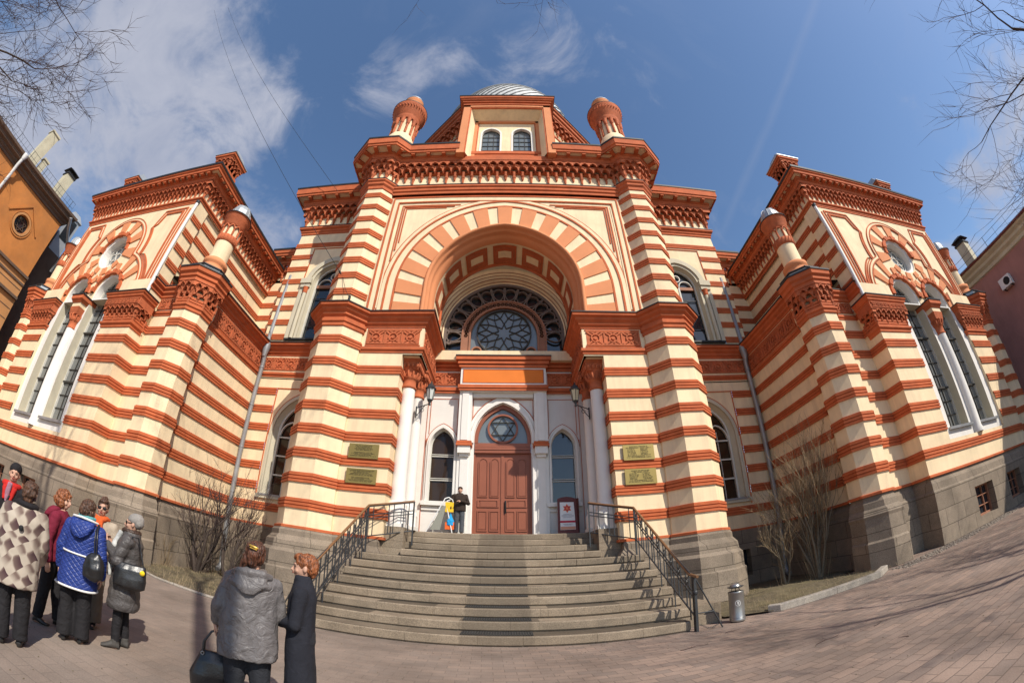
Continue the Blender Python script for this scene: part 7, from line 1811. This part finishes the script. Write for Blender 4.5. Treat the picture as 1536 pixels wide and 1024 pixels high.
# 5 woman with the orange scarf facing us
legs = stand(.09, (.04,-.03))
F = Fig((-4.92,3.95,0), (.62,-.78), 1.66, 'woman with sunglasses and an orange scarf over a beige coat facing the camera', headyaw=.1)
arms = [((-.19,0,1.32),(-.26,.02,1.06),(-.16,.22,1.0),(.5,.8,0),(0,0,1)), ((.19,0,1.32),(.25,.05,1.07),(.16,.28,1.08),(-.2,1,.2),(0,-.2,1))]
F.body(arms, legs, .5); F.trousers(legs, M['browntrousers'], (.11,.10,.105)); F.shoes(legs, M['shoe'])
F.coat([(.74,.23,.165,0,0),(.80,.235,.17,0,0),(1.0,.21,.15,0,0),(1.2,.21,.15,0,0),(1.31,.21,.135,0,0),(1.38,.15,.11,0,0),(1.42,.10,.09,0,0)], arms, M['beige'], (.08,.07,.056), .08, .008)
b = MB(); b.tube([F.V(p) for p in [(.10*math.cos(a), .02+.10*math.sin(a), 1.40+.01*math.sin(3*a)) for a in [2*PI*q/16 for q in range(17)]]], .042, 8, 0); b.tube([F.V(p) for p in [(-.03,.12,1.38),(-.05,.17,1.22),(-.05,.175,1.05)]], [.045,.05,.04], 8, 0); b.tube([F.V(p) for p in [(.03,.12,1.38),(.05,.17,1.25),(.06,.175,1.12)]], [.045,.05,.04], 8, 0); blob('scarf', b, M['scarf'], F.P, .012, 1, lambda c: .008*noise.noise(c*30))
F.hair(SHORT+[((0,-.02,1.66),(.05,.055,.035))], M['hairbrown']); F.sunglasses()

# 6 woman in maroon
legs = stand(.08, (.12,-.10))
F = Fig((-4.88,3.28,0), (.75,.62), 1.60, 'woman with curly ginger hair in a maroon hooded jacket half hidden by the blue coat', headyaw=-.3)
arms = [down(-1), down(1)]
F.body(arms, legs); F.trousers(legs, M['blacktrousers'], (.10,.08,.07)); F.shoes(legs, M['shoe'])
F.coat(JK, arms, M['maroon'], (.08,.07,.056), .05, .008, name='jacket')
b = MB(); k = F.k; rings_loft(b, [(1.24*k,.05*k,.03*k,0,-.17*k),(1.32*k,.13*k,.07*k,0,-.14*k),(1.40*k,.13*k,.09*k,0,-.08*k),(1.44*k,.10*k,.07*k,0,-.05*k)]); blob('hood', b, M['maroon'], F.P, .012, 2)
F.hair([((0,-.015,1.58),(.098,.112,.095)),((0,-.06,1.53),(.098,.07,.09)),((.05,.0,1.5),(.05,.07,.07)),((-.05,.0,1.5),(.05,.07,.07))], M['hairginger'], amp=.016, freq=30); F.eyes()

# 7 woman in the plaid coat
legs = stand(.10, (.0,.02))
F = Fig((-4.17,2.40,0), (-.83,.55), 1.58, 'woman in a cream and brown plaid coat with a black collar seen from behind', headyaw=-.15)
arms = [((-.18,0,1.32),(-.25,.02,1.08),(-.22,.20,.98),(-.1,.7,-.5),(1,0,0)), ((.18,0,1.32),(.255,-.01,1.07),(.24,.12,.90),(0,.5,-1),(-1,0,0))]
F.body(arms, legs); F.trousers(legs, M['blacktrousers'], (.115,.09,.085)); F.shoes(legs, M['shoe'])
F.coat([(.62,.245,.18,0,0),(.68,.25,.185,0,0),(.95,.24,.18,0,0),(1.15,.23,.17,0,0),(1.28,.232,.16,0,0),(1.36,.19,.13,0,0),(1.41,.12,.10,0,0)], arms, M['plaid'], (.084,.074,.062), .06, .008)
b = MB(); b.tube([F.V(p) for p in [(.10*math.cos(a), .0+.095*math.sin(a), 1.42) for a in [2*PI*q/16 for q in range(17)]]], .034, 8, 0); blob('collar', b, M['blackhat'], F.P, .010, 1)
b = MB(); ball(b, F.V((0,-.193,1.20)), (.025,.008,.03), 8); part('coat_button', b, M['black'], F.P)
F.hair(SHORT+[((0,-.06,1.485),(.06,.04,.045)),((.05,-.01,1.52),(.035,.05,.05)),((-.05,-.01,1.52),(.035,.05,.05))], M['hairbrown'], amp=.014, freq=34)
bp_ = Vector(F.world((-.34,.08,.62)))
SB = empty('shoulder_bag', tuple(bp_), 'black bag hanging beside the plaid coat at the left edge of the view', 'bag', 'bags carried by the visitors'); SB.rotation_euler = (0,0,F.ang); WLOC[SB.name] = Vector((0,0,0))
b = MB(); rings_loft(b, [(0,.08,.10,0,0),(.03,.10,.16,0,0),(.2,.09,.17,0,0),(.30,.05,.15,0,0)], 18); blob('bag_body', b, M['leather'], SB, .011, 2, lambda c: .009*noise.noise(c*12))
b = MB(); b.tube([(0,-.1,.28),(.04,-.08,.5),(.12,-.05,.78)], .010, 6, 0); b.tube([(0,.1,.28),(.04,.04,.5),(.12,-.02,.78)], .010, 6, 0); part('strap', b, M['leather'], SB)

# 8 and 9 at the left edge
legs = stand(.08)
F = Fig((-5.92,3.05,0), (.80,-.60), 1.66, 'person in a black knitted hat and dark jacket with a bright red collar', headyaw=.1)
arms = [down(-1), down(1)]
F.body(arms, legs); F.trousers(legs, M['blacktrousers'], (.10,.08,.07)); F.shoes(legs, M['shoe'])
F.coat(JK, arms, M['blackhat'], (.085,.07,.056), .05, .008, name='jacket')
b = MB(); b.tube([F.V(p) for p in [(.105*math.cos(a), .01+.10*math.sin(a), 1.39) for a in [2*PI*q/16 for q in range(17)]]], .045, 8, 0); b.tube([F.V((-.07,.12,1.36)), F.V((-.04,.155,1.2))], [.04,.03], 8, 0); b.tube([F.V((.07,.12,1.36)), F.V((.04,.155,1.2))], [.04,.03], 8, 0); blob('red_collar', b, M['redscarf'], F.P, .012, 1)
b = MB(); b.tube([F.V((0,.13,1.42)), F.V((.01,.165,1.3)), F.V((0,.165,1.18))], [.04,.04,.03], 8, 0); blob('scarf', b, M['pinkscarf'], F.P, .012, 1)
F.hair([((0,-.02,1.60),(.092,.108,.088)),((0,-.06,1.57),(.088,.07,.075))], M['blackhat'], 'knitted_hat', .003, 60); F.eyes()
F = Fig((-6.15,2.72,0), (.9,-.4), 1.66, 'person in a blue-grey cap cut off by the left edge of the view', headyaw=0)
F.body(arms, legs); F.trousers(legs, M['greytrousers'], (.10,.08,.07)); F.shoes(legs, M['shoe'])
F.coat(JK, arms, M['darksleeve'], (.085,.07,.056), .05, .008, name='jacket')
F.hair([((0,-.02,1.60),(.092,.108,.085)),((0,.07,1.60),(.07,.07,.015))], M['bluecap'], 'cap', .002, 60); F.eyes()

# 10 man at the door looking at his watch
legs = stand(.09, (.02,-.02))
F = Fig((-1.50,14.82,FLz), (.10,-.99), 1.72, 'man in a dark brown jacket and grey trousers standing left of the entrance door', fem=False, headyaw=-.1, group=None)
arms = [((-.20,0,1.32),(-.29,.04,1.08),(-.04,.25,1.12),(1,.1,.1),(0,-.5,-1)), ((.20,0,1.32),(.28,-.02,1.07),(.28,.02,.86),(0,.1,-1),(-1,0,0))]
F.body(arms, legs, .7); F.trousers(legs, M['greytrousers'], (.10,.085,.08)); F.shoes(legs, M['shoe'])
F.coat([(.80,.22,.15,0,0),(.95,.215,.15,0,0),(1.08,.205,.145,0,0),(1.22,.22,.155,0,0),(1.33,.22,.135,0,0),(1.39,.14,.10,0,0),(1.43,.09,.08,0,0)], arms, M['brownjacket'], (.085,.075,.06), .06, .008, name='jacket')
F.hair([((0,-.012,1.59),(.084,.100,.080)),((0,-.05,1.55),(.078,.062,.065)),((0,.06,1.615),(.06,.05,.014))], M['hairgrey']); F.eyes()
bp_ = Vector(F.world((.29,.04,.28)))
SB = empty('carrier_bag', tuple(bp_), 'bright blue plastic carrier bag hanging beside the man at the door', 'bag'); SB.rotation_euler = (0,0,F.ang); WLOC[SB.name] = Vector((0,0,0))
b = MB(); rings_loft(b, [(0,.10,.04,0,0),(.04,.13,.06,0,0),(.18,.12,.06,0,0),(.30,.07,.03,0,0),(.42,.02,.015,0,0)], 16); blob('bag_body', b, smat('blue_plastic',(.02,.30,.62)), SB, .010, 1, lambda c: .012*noise.noise(c*14))
b = MB(); b.tube([(-.01,0,.40),(-.02,0,.50),(.02,0,.50),(.01,0,.40)], .006, 5, 0); part('handle', b, M['blue_plastic'], SB)

# ---- camera
def make_camera():
    cam=bpy.data.cameras.new('camera');co=bpy.data.objects.new('camera',cam);bpy.context.scene.collection.objects.link(co)
    bpy.context.scene.camera=co
    cam.type='PANO'
    cc=cam if hasattr(cam,'panorama_type') else cam.cycles
    cc.panorama_type='FISHEYE_LENS_POLYNOMIAL'
    cc.fisheye_fov=math.radians(200)
    K=[6.93216896e-02,9.81142886e-06,-1.30420000e-05,1.58371192e-07]
    cc.fisheye_polynomial_k0=0
    for i,k in enumerate(K): setattr(cc,'fisheye_polynomial_k%d'%(i+1),-k)
    cam.sensor_width=36; cam.sensor_fit='HORIZONTAL'
    cam.clip_end=2000; cam.clip_start=.02
    P,Yw,R=.532236952,.00917093965,.00162778963
    def tr(x,y,z):
        x,y=math.cos(R)*x-math.sin(R)*y,math.sin(R)*x+math.cos(R)*y
        X=x;Y=z*math.cos(P)-y*math.sin(P);Z=z*math.sin(P)+y*math.cos(P)
        return (X*math.cos(Yw)+Y*math.sin(Yw),-X*math.sin(Yw)+Y*math.cos(Yw),Z)
    r,u,f=tr(1,0,0),tr(0,1,0),tr(0,0,1)
    co.matrix_world=Matrix(((r[0],u[0],-f[0],.21),(r[1],u[1],-f[1],0),(r[2],u[2],-f[2],1.70),(0,0,0,1)))
    return co
make_camera()
